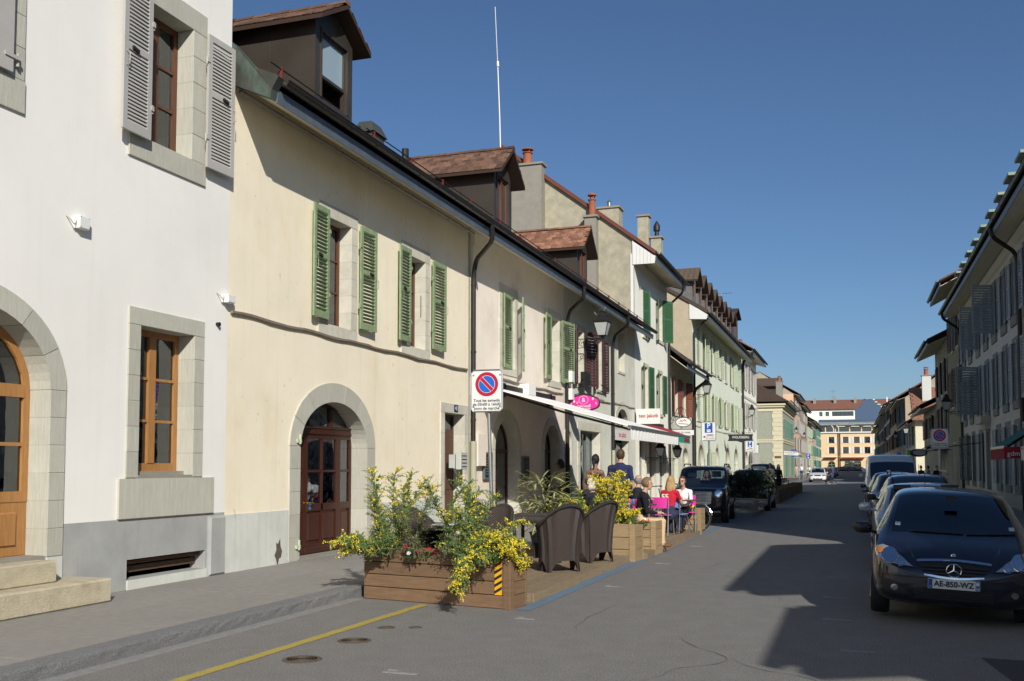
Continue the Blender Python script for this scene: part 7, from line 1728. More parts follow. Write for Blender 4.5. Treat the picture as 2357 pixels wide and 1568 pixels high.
b = MB(); b.box(Fr(0, 40.3, 0), -8.4, -7.42, -.05, .05, 3.36, 3.98); o = tag(b.build('hanging_sign', m_wpaint), 'square white projecting sign with red lettering teo jakob', 'sign'); text('lettering', 'teo jakob', .21, m_redt, o, (-7.9, 40.24, 3.69), (R(90), 0, 0), bold=.002)
t = thing('office_sign', 'oval white sign in wrought iron scrolls with name board beneath', 'sign', (-8.4, 48.5, 3.2)); f5 = Fr(0, 48.5, 0); b = MB(); b.prism(f5, [(-7.8 + .36 * math.cos(k * .2618), 3.77 + .21 * math.sin(k * .2618)) for k in range(24)], -.02, .02); p = b.build('oval_face', m_wpaint, t)
b = MB(); b.tube([f5.p(-7.8 + .38 * math.cos(k * .2618), 0, 3.77 + .23 * math.sin(k * .2618)) for k in range(25)], .018, 5); scroll(b, f5, spiral(-8.0, 4.3, .22, 1.2)); scroll(b, f5, spiral(-8.25, 3.95, .15, 1.2, 1)); scroll(b, f5, [(-8.48, 3.6), (-8.3, 3.8), (-8.25, 4.1), (-8.1, 4.4), (-7.85, 4.5), (-7.7, 4.35), (-7.75, 4.1), (-7.8, 4.0)]); scroll(b, f5, [(-8.48, 3.42), (-7.3, 3.42)]); scroll(b, f5, spiral(-7.9, 3.49, .06, 1)); b.build('iron_frame', m_iron, t)
b = MB()
for P_ in ([(-7.98, 3.78), (-7.9, 3.88), (-7.86, 3.8), (-7.74, 3.9), (-7.66, 3.8)],): b.tube([f5.p(a, .03, z) for a, z in P_], .016, 4)
b.build('red_mark', m_redt, p); b = MB(); b.tube([f5.p(-8.05, .03, 3.7), f5.p(-7.8, .03, 3.69), f5.p(-7.55, .03, 3.66)], .01, 4); b.build('dark_stroke', m_iron, p)
b = MB(); b.box(f5, -8.45, -7.3, -.02, .02, 3.14, 3.38); p = b.build('name_board', m_wpaint, t); text('lettering', 'RÉGIE DU MAIL', .125, m_iron, p, (-7.87, 48.47, 3.26), (R(90), 0, 0))
f6 = Fr(0, 70.0, 0); t = thing('black_shop_sign', 'black hanging sign with white name WOLFISBERG', 'sign', (-8.4, 70, 3.3)); b = MB(); b.prism(f6, [(-8.2, 3.35), (-7.6, 3.35), (-7.3, 3.25), (-7.0, 3.35), (-6.5, 3.35), (-6.55, 3.58), (-6.5, 3.82), (-8.2, 3.82), (-8.12, 3.58)], -.03, .03); p = b.build('sign_face', m_plast, t)
text('lettering', 'WOLFISBERG', .23, m_wpaint, p, (-7.33, 69.96, 3.6), (R(90), 0, 0), sx=.85); b = MB(); scroll(b, f6, [(-8.48, 3.9), (-6.5, 3.9)], .015); scroll(b, f6, spiral(-6.75, 3.99, .1, 1.2)); b.build('iron_frame', m_iron, t)
# menu boards at the café door
for (s, z, lab) in ((22.55, 1.32, 'framed menu board on the pink wall left of the café door'), (25.5, 1.25, 'dark framed menu board right of the café door')):
    b = MB(); b.box(LF, s, s + .55, .03, .08, z, z + .66); t = tag(b.build('menu_board', m_shdk), lab, 'menu board'); b = MB(); b.box(LF, s + .05, s + .5, .08, .083, z + .05, z + .61); q = b.build('board', m_plast, t)
    b = MB()
    for k in range(7):
        for c in (0, 1): b.box(LF, s + .1 + c * .2, s + .22 + c * .2 + random.uniform(-.02, .03), .083, .084, z + .12 + k * .065, z + .135 + k * .065)
    b.build('chalk_lines', m_conc, q, kind='stuff')
b = MB(); b.bbox(LF, 21.96, 22.5, .02, .13, 1.64, 2.42, .01); tag(b.build('meter_cabinet', m_pink), 'pink painted meter cabinet at the left end of the pink wall', 'cabinet')
# lanterns on scrolled brackets
m_lglass = M('frosted lantern glass', (.42, .44, .42), .35, .12, 40, local=True)
def lantern():
    t = lthing('wall_lantern', '', 'street lamp', (0, 0, 0)); L0 = .82
    b = MB(); f = Fr(0, 0, 0)      # local s = distance from wall, built in x; wall at x=0
    b.tube([(0, 0, 0), (L0 + .1, 0, .0)], .016, 6); b.tube([(0, 0, -.3), (0, 0, .15)], .016, 6)
    for P_ in (spiral(.62, -.12, .1, 1.3, .5), spiral(.15, -.14, .12, 1.3, 2), spiral(.38, -.1, .08, 1.2, 1, -1)): b.tube([(a, 0, z) for a, z in P_], .01, 5)
    b.tube([(0, 0, -.3), (.2, 0, -.27), (.45, 0, -.13), (.7, 0, -.02)], .011, 5); inst('bracket', b.mesh('bracket', m_iron), t, (0, 0, 0))
    def fru(b, r0, r1, z0, z1):
        P = [(L0 + sx * r0, sy * r0, z0) for sx, sy in ((-1, -1), (1, -1), (1, 1), (-1, 1))] + [(L0 + sx * r1, sy * r1, z1) for sx, sy in ((-1, -1), (1, -1), (1, 1), (-1, 1))]
        b.add(P, [(3, 2, 1, 0), (4, 5, 6, 7), (0, 1, 5, 4), (1, 2, 6, 5), (2, 3, 7, 6), (3, 0, 4, 7)])
    b = MB(); fru(b, .05, .13, .04, .08); fru(b, .13, .14, .08, .1); fru(b, .23, .24, .5, .54); fru(b, .25, .13, .54, .72); fru(b, .15, .14, .72, .76); fru(b, .09, .1, .76, .86); fru(b, .12, .03, .86, .93)
    b.ball((L0, 0, .95), .03, 6)
    for sx, sy in ((-1, -1), (1, -1), (1, 1), (-1, 1)): b.tube([(L0 + sx * .13, sy * .13, .1), (L0 + sx * .23, sy * .23, .5)], .012, 4)
    for k in range(6):
        for sx, sy, ax in ((0, -1, 0), (0, 1, 0), (-1, 0, 1), (1, 0, 1)): o = -.2 + k * .08; b.tube([(L0 + (o if ax == 0 else sx * .24), (o if ax else sy * .24), .54), (L0 + (o if ax == 0 else sx * .24) * 1.05, (o if ax else sy * .24) * 1.05, .6)], .006, 3)
    b.tube([(L0, 0, 0), (L0 - .0, 0, .05)], .03, 6); inst('lantern_frame', b.mesh('lantern_frame', m_iron), t, (0, 0, 0))
    b = MB(); fru(b, .125, .222, .1, .5); inst('lantern_glass', b.mesh('lantern_glass', m_lglass), t, (0, 0, 0)); return t
ln = lantern(); GL = 'wall lanterns on iron brackets along the street'
ln.location = (-8.5, 31.5, 5.8); ln['label'] = 'nearest wall lantern with bird spikes on an iron bracket, above the brown shutters'; ln['group'] = GL
b = MB(); rr = random.Random(2)
for k in range(46): a = rr.uniform(0, 6.28); r_ = .06 if k % 2 else .14; z = .88 if k % 2 else .72; b.tube([(.82 + r_ * math.cos(a), r_ * math.sin(a), z), (.82 + r_ * 2.1 * math.cos(a), r_ * 2.1 * math.sin(a), z + .15)], .0022, 3)
inst('bird_spikes', b.mesh('bird_spikes', m_steel), ln, (0, 0, 0))['kind'] = 'stuff'
for (x, y, z, rz, lab) in ((-8.5, 56, 5.62, 0, 'wall lantern at the left end of the mint house'), (-8.5, 82, 5.64, 0, 'wall lantern between mint house and white corner house'), (-8.5, 148, 6.3, 0, 'wall lantern on the grey corner house side'), (-8.5, 172, 6.3, 0, 'wall lantern on the salmon house'), (-8.5, 212, 6.6, 0, 'wall lantern on the cream house'),
                           (5.5, 57, 4.5, 180, 'wall lantern on the shaded right side above the no-parking sign'), (5.5, 100, 4.6, 180, 'wall lantern at the corner of the red tiled house'), (5.5, 125, 4.8, 180, 'wall lantern on the first shaded house of the far right row'), (5.5, 165, 5, 180, 'wall lantern on the third shaded house of the far right row')):
    d_ = dup(ln, (x, y, z), R(rz), lab, GL)
    for c in list(d_.children):
        if c.name.startswith('bird_spikes'): bpy.data.objects.remove(c)
for (s, lab) in ((42.6, 'left small square lamp under the red awning'), (46.9, 'right small square lamp under the red awning')):
    d_ = dup(ln, (-8.5, s, 2.0), 0, lab, 'small square lamps under the red awning'); d_.scale = (.8, .8, .8)
    for c in list(d_.children):
        if c.name.startswith('bird_spikes'): bpy.data.objects.remove(c)
# oval and green signs in the right street
b = MB(); f7 = Fr(0, 50, 0); b.prism(f7, [(2.87 + .38 * math.cos(k * .2618), 2.25 + .19 * math.sin(k * .2618)) for k in range(24)], -.03, .03); t = tag(b.build('oval_sign', m_iron), 'dark oval hanging sign over the right pavement beyond the van', 'sign'); b = MB(); b.prism(f7, [(2.9 + .28 * math.cos(k * .2618), 2.26 + .13 * math.sin(k * .2618)) for k in range(24)], .03, .035); b.build('face', m_plgrey, t); b = MB(); b.tube([f7.p(3.2, 0, 2.3), f7.p(4.3, 0, 2.55), f7.p(5.5, 0, 2.7)], .02, 5); b.build('arm', m_iron, t)
b = MB(); b.box(Fr(0, 64, 0), 3.03, 3.42, -.03, .03, 2.0, 2.58); t = tag(b.build('green_sign', M('lime sign', '86B83C', .5)), 'lime green rectangular sign hanging beyond the van', 'sign'); b = MB(); b.tube([(3.4, 64, 2.5), (5.5, 64, 2.6)], .02, 5); b.build('arm', m_iron, t)
# ================================================================ urns, crates, terrace
t = thing('traffic_island', 'raised stone platform with kerb under the urns', 'platform', (-3.9, 35, 0)); b = MB(); b.bbox(XY, -5.4, -3.0, 32.4, 37.0, 0, .14, .0) if 0 else b.prism(Fr(0, 0, 0, True), [(0, 0)] * 3, 0, 0) if 0 else b.box(XY, -5.2, -3.05, 32.6, 36.2, 0, .13); b.build('kerb_platform', m_kerb, t)
b = MB(); b.box(XY, -5.1, -3.15, 32.7, 36.1, .13, .136); b.build('paving', m_side, t)
m_urn = M('pale cast stone', 'B9B7AA', .85, .12, 6, .3, 50)
def urn(x, y, s, label):
    t = thing('stone_urn', label, 'urn', (x, y, .13)); b = MB()
    b.lathe((x, y, .136), [(.2 * s, 0), (.2 * s, .05 * s), (.12 * s, .09 * s), (.09 * s, .14 * s), (.14 * s, .18 * s), (.3 * s, .25 * s), (.37 * s, .36 * s), (.34 * s, .44 * s), (.38 * s, .47 * s), (.38 * s, .5 * s), (.32 * s, .5 * s), (.3 * s, .44 * s), (.01, .44 * s)], 28)
    for k in range(16): a = 2 * math.pi * k / 16; b.tube([(x + r_ * s * math.cos(a), y + r_ * s * math.sin(a), .136 + z * s) for r_, z in ((.12, .17), (.29, .24), (.37, .33))], [.02 * s, .04 * s, .02 * s], 5)
    b.build('bowl', m_urn, t, smooth=True); return t
urn(-3.42, 33.3, .92, 'shaded stone urn beside the off-roader holding the dark bush'); urn(-3.1, 35.6, .72, 'smaller stone urn with its rim in the sun')
b = MB(); b.add([(-3.25 + sx * w, 34.5 + sy * w, z) for z, w in ((.136, .15), (.5, .2)) for sx, sy in ((-1, -1), (1, -1), (1, 1), (-1, 1))], [(3, 2, 1, 0), (4, 5, 6, 7), (0, 1, 5, 4), (1, 2, 6, 5), (2, 3, 7, 6), (3, 0, 4, 7)]); tag(b.build('square_pot', m_conc), 'square tapered grey pot between the two stone urns', 'pot')
def leafball(name, label, c, rx, ry, rz_, n, mat, seed, ls=.055, cat='bush', fl=None):
    rr = random.Random(seed); random.seed(seed); t = thing(name, label, cat, (c[0], c[1], c[2] - rz_)); b = MB(); st = MB(); cl = [(Vector((rr.gauss(0, .5), rr.gauss(0, .5), rr.gauss(0, .5))), rr.uniform(.25, .5)) for _ in range(26)]
    for k in range(n):
        q, r_ = rr.choice(cl); p = q + Vector((rr.gauss(0, 1), rr.gauss(0, 1), rr.gauss(0, 1))) * r_ * .45
        if p.length > 1.08: p = p.normalized() * rr.uniform(.75, 1.05)
        leafq(b, Vector((c[0] + p.x * rx, c[1] + p.y * ry, c[2] + p.z * rz_)), Vector((p.x + rr.gauss(0, .7), p.y + rr.gauss(0, .7), p.z + rr.gauss(.2, .6))), ls * rr.uniform(.6, 1.3), .3)
    for k in range(14): a = rr.uniform(0, 6.28); st.tube([(c[0], c[1], c[2] - rz_), (c[0] + rx * .4 * math.cos(a), c[1] + ry * .4 * math.sin(a), c[2]), (c[0] + rx * .8 * math.cos(a), c[1] + ry * .8 * math.sin(a), c[2] + rz_ * rr.uniform(.2, .9))], [.012, .008, .004], 4)
    b.build('foliage', mat, t, kind='stuff'); st.build('stems', m_twigd, t, kind='stuff')
    if fl:
        f_ = MB()
        for k in range(160): leafq(f_, Vector((c[0] + rx * rr.uniform(.2, 1.0), c[1] - ry * rr.uniform(.3, 1), c[2] + rz_ * rr.uniform(-.1, 1))), Vector((rr.gauss(0, 1), -1, rr.gauss(0, 1))), .06, .4)
        f_.build('flowers', fl, t, kind='stuff')
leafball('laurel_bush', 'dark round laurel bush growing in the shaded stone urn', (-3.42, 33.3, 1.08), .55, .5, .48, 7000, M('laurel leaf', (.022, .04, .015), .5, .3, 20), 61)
leafball('laurel_bush', 'sunlit yellow-green bush in the smaller urn behind the dark one', (-3.1, 35.6, 1.0), .55, .5, .5, 4000, M('sunlit laurel leaf', (.05, .09, .025), .5, .3, 20), 62, fl=M('cream flower', (.6, .6, .25), .6))  # same leaf as the dark bush, lightened in colour to suggest sunshine
OR_ = ['first', 'second', 'third', 'fourth', 'fifth', 'sixth', 'seventh', 'eighth', 'ninth', 'tenth', 'eleventh', 'twelfth', 'thirteenth', 'fourteenth', 'fifteenth', 'sixteenth', 'last']
m_crate = M('old crate wood', '6E5B42', .85, .25, 6, .3, 40, rnd=.2); cr = None; GC = 'wooden crates lined up as a fence along the terrace'
for k in range(17):
    y = 45.2 + k * 1.28
    if cr is None:
        cr = lthing('wooden_crate', '', 'crate', (-3.4, y, 0), 0, GC)
        for z in (.02, .17, .32, .47):
            for (a, c, d0, d1) in ((-.3, .3, -.45, -.43), (-.3, .3, .43, .45)): b = MB(); b.box(XY, a, c, d0, d1, z, z + .13); inst('plank', b.mesh('plank', m_crate), cr, (0, 0, 0))
            for sx in (-1, 1): b = MB(); b.box(XY, sx * .3 - .01, sx * .3 + .01, -.43, .43, z, z + .13); inst('plank', b.mesh('plank', m_crate), cr, (0, 0, 0))
        b = MB(); b.box(XY, -.29, .29, -.43, .43, .0, .05); b.box(XY, -.29, .29, -.43, .43, .5, .53); inst('bottom', b.mesh('bottom', m_crate), cr, (0, 0, 0)); c = cr
    else: c = dup(cr, (-3.4 + random.uniform(-.02, .02), y, 0), random.uniform(-.03, .03))
    c['label'] = 'nearest wooden crate of the terrace row, beside the dark car' if k == 0 else 'farthest wooden crate of the terrace row, at the junction' if k == 16 else OR_[k] + ' wooden crate of the terrace row, counted from the dark car'
tb = None
for k, (x, y) in enumerate([(-4.4, 49), (-4.3, 52.5), (-4.5, 56), (-4.3, 59.5), (-4.4, 63), (-4.3, 66), (-5.6, 51), (-5.6, 57), (-5.5, 63)]):
    if tb is None:
        tb = lthing('terrace_table', '', 'table', (x, y, 0), 0, 'pale tables on the terrace behind the crates'); b = MB(); b.box(XY, -.38, .38, -.38, .38, .72, .75); inst('table_top', b.mesh('table_top', M('pale table top', 'BDB8A4', .5)), tb, (0, 0, 0))
        for sx in (-1, 1):
            for sy in (-1, 1): b = MB(); b.tube([(sx * .33, sy * .33, 0), (sx * .33, sy * .33, .72)], .015, 5); inst('leg', b.mesh('leg', m_iron), tb, (0, 0, 0))
        c = tb
    else: c = dup(tb, (x, y, 0))
    c['label'] = ['pale square table nearest the seated group on the terrace'] [0] if k == 0 else ('%s pale square table of the terrace\'s %s row' % (OR_[k % 6], 'street side' if k < 6 else 'house side'))
tc = None; kk = 0
for (x, y) in [(-4.4, 49), (-4.3, 52.5), (-4.5, 56), (-4.3, 59.5), (-4.4, 63), (-4.3, 66)]:
    for s in (-1, 1):
        kk += 1
        if tc is None:
            tc = lthing('terrace_chair', '', 'chair', (x, y + s * .7, 0), 0, 'dark metal chairs on the terrace'); b = MB(); b.box(XY, -.2, .2, -.2, .2, .43, .45); inst('seat', b.mesh('seat', m_iron), tc, (0, 0, 0)); b = MB()
            for q in range(4): b.box(XY, -.2, .2, .2, .22, .58 + q * .08, .62 + q * .08)
            inst('backrest', b.mesh('backrest', m_iron), tc, (0, 0, 0))
            for sx in (-1, 1): 
                for (sy, h) in ((-1, .44), (1, .86)): b = MB(); b.tube([(sx * .19, sy * .19, 0), (sx * .19, sy * .2, h)], .012, 5); inst('leg', b.mesh('leg', m_iron), tc, (0, 0, 0))
            c = tc
        else: c = dup(tc, (x, y + s * .7, 0), 0 if s > 0 else math.pi)
        c['label'] = 'dark metal chair on the %s side of the %s street-side terrace table' % ('far' if s > 0 else 'near', OR_[(kk - 1) // 2])
# ================================================================ people
m_skin = M('skin', (.46, .27, .19), .55, .08, 8, local=True); m_skind = M('tanned skin', (.20, .10, .065), .55, .08, 8, local=True); m_eye = M('eye', (.03, .02, .02), .3); m_lip = M('lips', (.33, .12, .10), .5)
HAIR = dict(black=(.012, .01, .01), brown=(.07, .04, .02), blond=(.42, .27, .12), dkblond=(.19, .12, .06), white=(.62, .58, .50), grey=(.22, .20, .18), auburn=(.10, .035, .02))
def cloth(nm, c, st=None): return M(nm + ' cloth', rgb(c) if isinstance(c, str) else c, .9, .1, 14, .35, 30, local=True, st=st or (1, 1, 1))
def person(label, loc, rz, pose='stand', top='E0E0E0', bot='303848', shoe='1A1A1A', hair='brown', hs='short', h=1.72, skin=None, sleeve=.5, vox=.018, legs='long', arm=None, glasses=False, build=1.0, lean=0.0, turn=0, group=None, strap=False, hat=None, look=0):
    """local: faces +Y, z up; the body is one remeshed surface, coloured by region"""
    sk_ = skin or m_skin; t = lthing('person', label, 'person', loc, R(rz), group); s = h / 1.72; bw = build
    if pose == 'sit': zp = .50; hip = Vector((0, 0, zp)); kn = [Vector((-.11, .42, .50)), Vector((.11, .42, .50))]; an = [Vector((-.12, .45, .08)), Vector((.12, .40, .08))]
    elif pose == 'walk': zp = .92; hip = Vector((0, 0, zp)); kn = [Vector((-.09, .20, .50)), Vector((.09, -.02, .48))]; an = [Vector((-.09, .26, .09)), Vector((.09, -.32, .15))]
    else: zp = .93; hip = Vector((0, 0, zp)); kn = [Vector((-.11, .02, .50)), Vector((.11, .0, .50))]; an = [Vector((-.13, -.01, .08)), Vector((.13, -.02, .08))]
    ch = hip + Vector((0, .02 + lean * .4, .36)); sh = hip + Vector((0, lean * .55, .48)); nk = sh + Vector((0, .02 + lean * .1, .09)); hd = nk + Vector((0, .03 + lean * .15, .145))
    S = []   # (a, b, ra, rb, region, flat)
    def seg(a, b, ra, rb, reg, fl=1.0): S.append((Vector(a), Vector(b), ra, rb, reg, fl))
    seg(hip + Vector((0, 0, -.03)), hip + Vector((0, 0, .12)), .15 * bw, .13 * bw, 'bot', .75); seg(hip + Vector((0, 0, .10)), ch, .125 * bw, .155 * bw, 'top', .7); seg(ch, sh + Vector((0, 0, -.03)), .155 * bw, .12 * bw, 'top', .68)
    A = arm or ('down', 'down'); W = []
    for i, sx in enumerate((-1, 1)):
        S0 = sh + Vector((sx * .165 * bw, 0, -.02)); a_ = A[i]
        if a_ == 'down': el = S0 + Vector((sx * .06, -.02, -.28)); wr_ = el + Vector((sx * .01, .06, -.25))
        elif a_ == 'lap': el = S0 + Vector((sx * .05, .04, -.27)); wr_ = el + Vector((-sx * .06, .24, -.03))
        elif a_ == 'table': el = S0 + Vector((sx * .07, .12, -.23)); wr_ = el + Vector((-sx * .12, .22, .06))
        elif a_ == 'face': el = S0 + Vector((sx * .05, .15, -.22)); wr_ = hd + Vector((sx * .05, .14, -.08))
        elif a_ == 'back': el = S0 + Vector((sx * .12, -.10, -.26)); wr_ = el + Vector((-sx * .16, .02, -.18))
        elif a_ == 'fwd': el = S0 + Vector((sx * .05, .14, -.24)); wr_ = el + Vector((0, .25, .02))
        seg(sh + Vector((sx * .05, 0, -.02)), S0, .075, .06 * bw, 'top'); seg(S0, el, .052 * bw, .042, 'arm1'); seg(el, wr_, .041, .028, 'arm2'); W.append((wr_, (wr_ - el).normalized(), sx))
    for i, sx in enumerate((-1, 1)):
        H0 = hip + Vector((sx * .085, 0, -.03)); fat = 1.12 if legs == 'trousers' else 1.0
        seg(H0, kn[i], .085 * bw, .058 * fat, 'thigh'); seg(kn[i], an[i], .055 * fat, .04 * (1.3 if legs == 'trousers' else 1), 'calf'); seg(an[i] + Vector((0, -.03, -.02)), an[i] + Vector((0, .15, -.04)), .042, .034, 'shoe')
    seg(nk + Vector((0, 0, -.06)), nk + Vector((0, .01, .05)), .052, .048, 'skin'); hh = R(look)
    hx = Vector((math.sin(hh), math.cos(hh), 0)); hs_ = Vector((hx.y, -hx.x, 0))
    b = MB()
    def cap(a, c, ra, rc, fl, n=12):
        d = c - a; L_ = d.length; pts = []; rs = []
        for k in range(4): q = math.sin(math.pi / 2 * (k + .4) / 4.4); pts.append(a - d.normalized() * ra * math.cos(math.asin(q))); rs.append(ra * q)
        for k in range(5): pts.append(a + d * k / 4); rs.append(ra + (rc - ra) * k / 4)
        for k in range(3, -1, -1): q = math.sin(math.pi / 2 * (k + .4) / 4.4); pts.append(c + d.normalized() * rc * math.cos(math.asin(q))); rs.append(rc * q)
        m0 = len(b.v); b.tube([tuple(p) for p in pts], rs, n)
        if fl != 1.0: b.v[m0:] = [(x, (y - (a.y + c.y) / 2) * fl + (a.y + c.y) / 2, z) for x, y, z in b.v[m0:]]
    for a, c, ra, rc, reg, fl in S: cap(a, c, ra, rc, fl)
    def hb(rx, ry, rz_, off):
        m0 = len(b.v); b.ball((0, 0, 0), 1, 12)
        b.v[m0:] = [tuple(hd + off + hs_ * (x * rx) + hx * (y * ry) + Vector((0, 0, z * rz_))) for x, y, z in b.v[m0:]]
    hb(.072, .09, .105, Vector((0, 0, .01))); hb(.055, .06, .06, hx * .03 + Vector((0, 0, -.06))); hb(.012, .022, .02, hx * .097 + Vector((0, 0, -.01)))
    for sx in (-1, 1): hb(.012, .02, .03, hs_ * (.074 * sx) - hx * .005)
    for wr_, d, sx in W: cap(wr_, wr_ + d * .07, .028, .034, 1.0)
    me = b.mesh('body', sk_); o = bpy.data.objects.new('tmp', me); COL.objects.link(o)
    r_ = o.modifiers.new('r', 'REMESH'); r_.mode = 'VOXEL'; r_.voxel_size = vox; sm = o.modifiers.new('s', 'SMOOTH'); sm.factor = .5; sm.iterations = 3
    dg = bpy.context.evaluated_depsgraph_get(); ev = bpy.data.meshes.new_from_object(o.evaluated_get(dg)); bpy.data.objects.remove(o)
    vs_ = [tuple(v.co) for v in ev.vertices]; fs = [tuple(p.vertices) for p in ev.polygons]; bpy.data.meshes.remove(ev)
    m_top = cloth('c' + (top if isinstance(top, str) else 'x'), top); m_bot = cloth('c' + bot, bot); m_sh = cloth('c' + shoe, shoe); mats = [sk_, m_top, m_bot, m_sh]
    def region(c):
        best = 9; rg = 'skin'; tt = 0
        for a, e, ra, re, reg, fl in S:
            d = e - a; u = max(0, min(1, (c - a).dot(d) / max(1e-6, d.length_squared))); q = (c - (a + d * u)).length - (ra + (re - ra) * u) * (.85 if fl != 1 else 1)
            if q < best: best = q; rg = reg; tt = u
        if (c - hd).length < .125 and c.z > nk.z + .03: return 0
        if rg == 'arm1': return 1 if tt < sleeve * 2 else 0
        if rg == 'arm2': return 1 if sleeve > .5 and tt < (sleeve - .5) * 2 * .92 else 0
        if rg == 'top': return 0 if sleeve == 0 and c.z > ch.z + .06 and pose else 1
        if rg == 'thigh': return 2 if legs != 'short' or tt < .8 else 0
        if rg == 'calf': return 2 if legs in ('long', 'trousers') and tt < .97 else 0
        return {'bot': 2, 'shoe': 3, 'skin': 0}[rg]
    mi = [region(sum((Vector(vs_[i]) for i in f), Vector()) / len(f)) for f in fs]
    fb = MB()          # fingers: four and a thumb on each hand
    for wr_, d, sx in W:
        side = d.cross(Vector((0, 0, 1))); side = side.normalized() if side.length > .1 else Vector((0, 1, 0)); dn = d.cross(side).normalized() * (.4)
        for k in range(4):
            p0 = wr_ + d * .085 + side * ((k - 1.5) * .017); L_ = [.06, .072, .068, .052][k]; fb.tube([p0, p0 + d * L_ * .55, p0 + d * L_ * .85 + dn * L_ * .5], [.0085, .008, .006], 6)
        p0 = wr_ + d * .035 + side * .03; fb.tube([p0, p0 + side * .022 + d * .025, p0 + side * .022 + d * .055], [.01, .009, .007], 6)
    n0 = len(vs_); vs_ += [tuple(v) for v in fb.v]; fs += [tuple(n0 + i for i in f) for f in fb.f]; mi += [0] * len(fb.f)
    me = bpy.data.meshes.new('body'); me.from_pydata(vs_, [], fs)
    for m in mats: me.materials.append(m)
    me.polygons.foreach_set('material_index', mi); me.polygons.foreach_set('use_smooth', [True] * len(fs)); me.update(); inst('body', me, t, (0, 0, 0))
    # eyes, mouth
    b = MB()
    for sx in (-1, 1): b.ball(tuple(hd + hs_ * (sx * .032) + hx * .082 + Vector((0, 0, .012))), .011, 6)
    inst('eyes', b.mesh('eyes', m_eye), t, (0, 0, 0)); b = MB(); b.tube([tuple(hd + hs_ * x + hx * (.088 - abs(x) * .3) + Vector((0, 0, -.055))) for x in (-.022, 0, .022)], .005, 5); inst('mouth', b.mesh('mouth', m_lip), t, (0, 0, 0))
    hm = M(hair + ' hair', HAIR[hair], .6, .35, 60, .5, 120, st=(1, 1, .15), local=True); b = MB(); rr = random.Random(hash(label) % 999)
    def hbl(rx, ry, rz_, off, cut=None, n=14):
        m0 = len(b.v); q = MB(); q.ball((0, 0, 0), 1, n)
        P = [hd + off + hs_ * (x * rx) + hx * (y * ry) + Vector((0, 0, z * rz_)) for x, y, z in q.v]
        keep = [i for i, p in enumerate(P) if cut is None or cut(p)]; ks = set(keep); b.v += [tuple(p + Vector((rr.gauss(0, .003),) * 3)) for p in P]; b.f += [tuple(m0 + i for i in f) for f in q.f if all(i in ks for i in f)]; b.m += [0] * (len(b.f) - len(b.m))
    front = lambda p: (p - hd).dot(hx) < .035 + max(0, (p.z - hd.z - .055)) * 2.2 and p.z > hd.z - .085
    if hs != 'bald': hbl(.084, .103, .112, Vector((0, 0, .022)) - hx * .008, front, 20)
    else: hbl(.08, .098, .09, -hx * .012 + Vector((0, 0, -.01)), lambda p: (p - hd).dot(hx) < .02 and hd.z - .08 < p.z < hd.z + .045, 20)
    if hs in ('long', 'bob', 'curly'):
        zl = .34 if hs == 'long' else .14
        for k in range(26):
            a = math.pi * (.08 + .84 * k / 25) + math.pi; p0 = hd + hs_ * (math.cos(a) * .078) + hx * (math.sin(a) * .085) + Vector((0, 0, .02)); e = hs_ * (math.cos(a) * .03) + hx * (math.sin(a) * .03 - (.02 if hs == 'long' else 0))
            b.tube([p0, p0 + e + Vector((0, 0, -zl * .5)), p0 + e * .9 + Vector((0, 0, -zl * rr.uniform(.85, 1.1)))], [.02, .024, .006], 6)
    if hs == 'curly':
        for k in range(40): a = rr.uniform(0, 6.28); e = rr.uniform(-.1, 1.3); v = hs_ * math.cos(a) * math.cos(e) * .085 + hx * min(.03, math.sin(a) * math.cos(e) * .1) + Vector((0, 0, math.sin(e) * .11)); b.ball(tuple(hd + v), .03, 5)
    if hs == 'pony': b.tube([tuple(hd - hx * .1 + Vector((0, 0, .03))), tuple(hd - hx * .15 + Vector((0, 0, -.04))), tuple(hd - hx * .12 + Vector((0, 0, -.18)))], [.025, .035, .01], 8)
    inst('hair', b.mesh('hair', hm, smooth='all'), t, (0, 0, 0))
    if glasses:
        b = MB()
        for sx in (-1, 1): b.ball(tuple(hd + hs_ * (sx * .033) + hx * .092 + Vector((0, 0, .012))), .024, 6, 1, .5, .75)
        b.tube([tuple(hd + hs_ * x + hx * y + Vector((0, 0, .015))) for x, y in ((-.078, 0), (-.065, .08), (.065, .08), (.078, 0))], .004, 5); inst('sunglasses', b.mesh('sunglasses', m_plast), t, (0, 0, 0))
    if strap: b = MB(); b.tube([tuple(sh + Vector((-.15, -.04, .05))), tuple(ch + Vector((0, -.135, .0))), tuple(hip + Vector((.17, -.06, .1)))], .016, 5); b.box(XY, .1, .25, -.14, -.02, hip.z - .1, hip.z + .12); inst('shoulder_bag', b.mesh('shoulder_bag', m_plast), t, (0, 0, 0))
    if sleeve == 0:
        b = MB()
        for sx in (-1, 1): b.tube([tuple(ch + Vector((sx * .075, -.105, .05))), tuple(sh + Vector((sx * .08, -.03, .065))), tuple(ch + Vector((sx * .07, .11, .04)))], .007, 5)
        inst('straps', b.mesh('straps', m_top), t, (0, 0, 0))
    t.scale = (s, s, s); return t
D_ = .11
person('woman with dark curly hair in a beige striped top standing by the café wall', (-7.6, 26.4, .12), 100, top='B9A890', bot='4A4038', hair='black', hs='curly', h=1.66, skin=m_skind, sleeve=.5, arm=('back', 'down'), build=1.08)
person('woman with dark ponytail in a black strap top seen from behind', (-5.2, 20.6, D_), -4, top='0E0E12', bot='15151A', hair='black', hs='pony', h=1.73, skin=m_skind, sleeve=0, arm=('down', 'fwd'), build=.92)
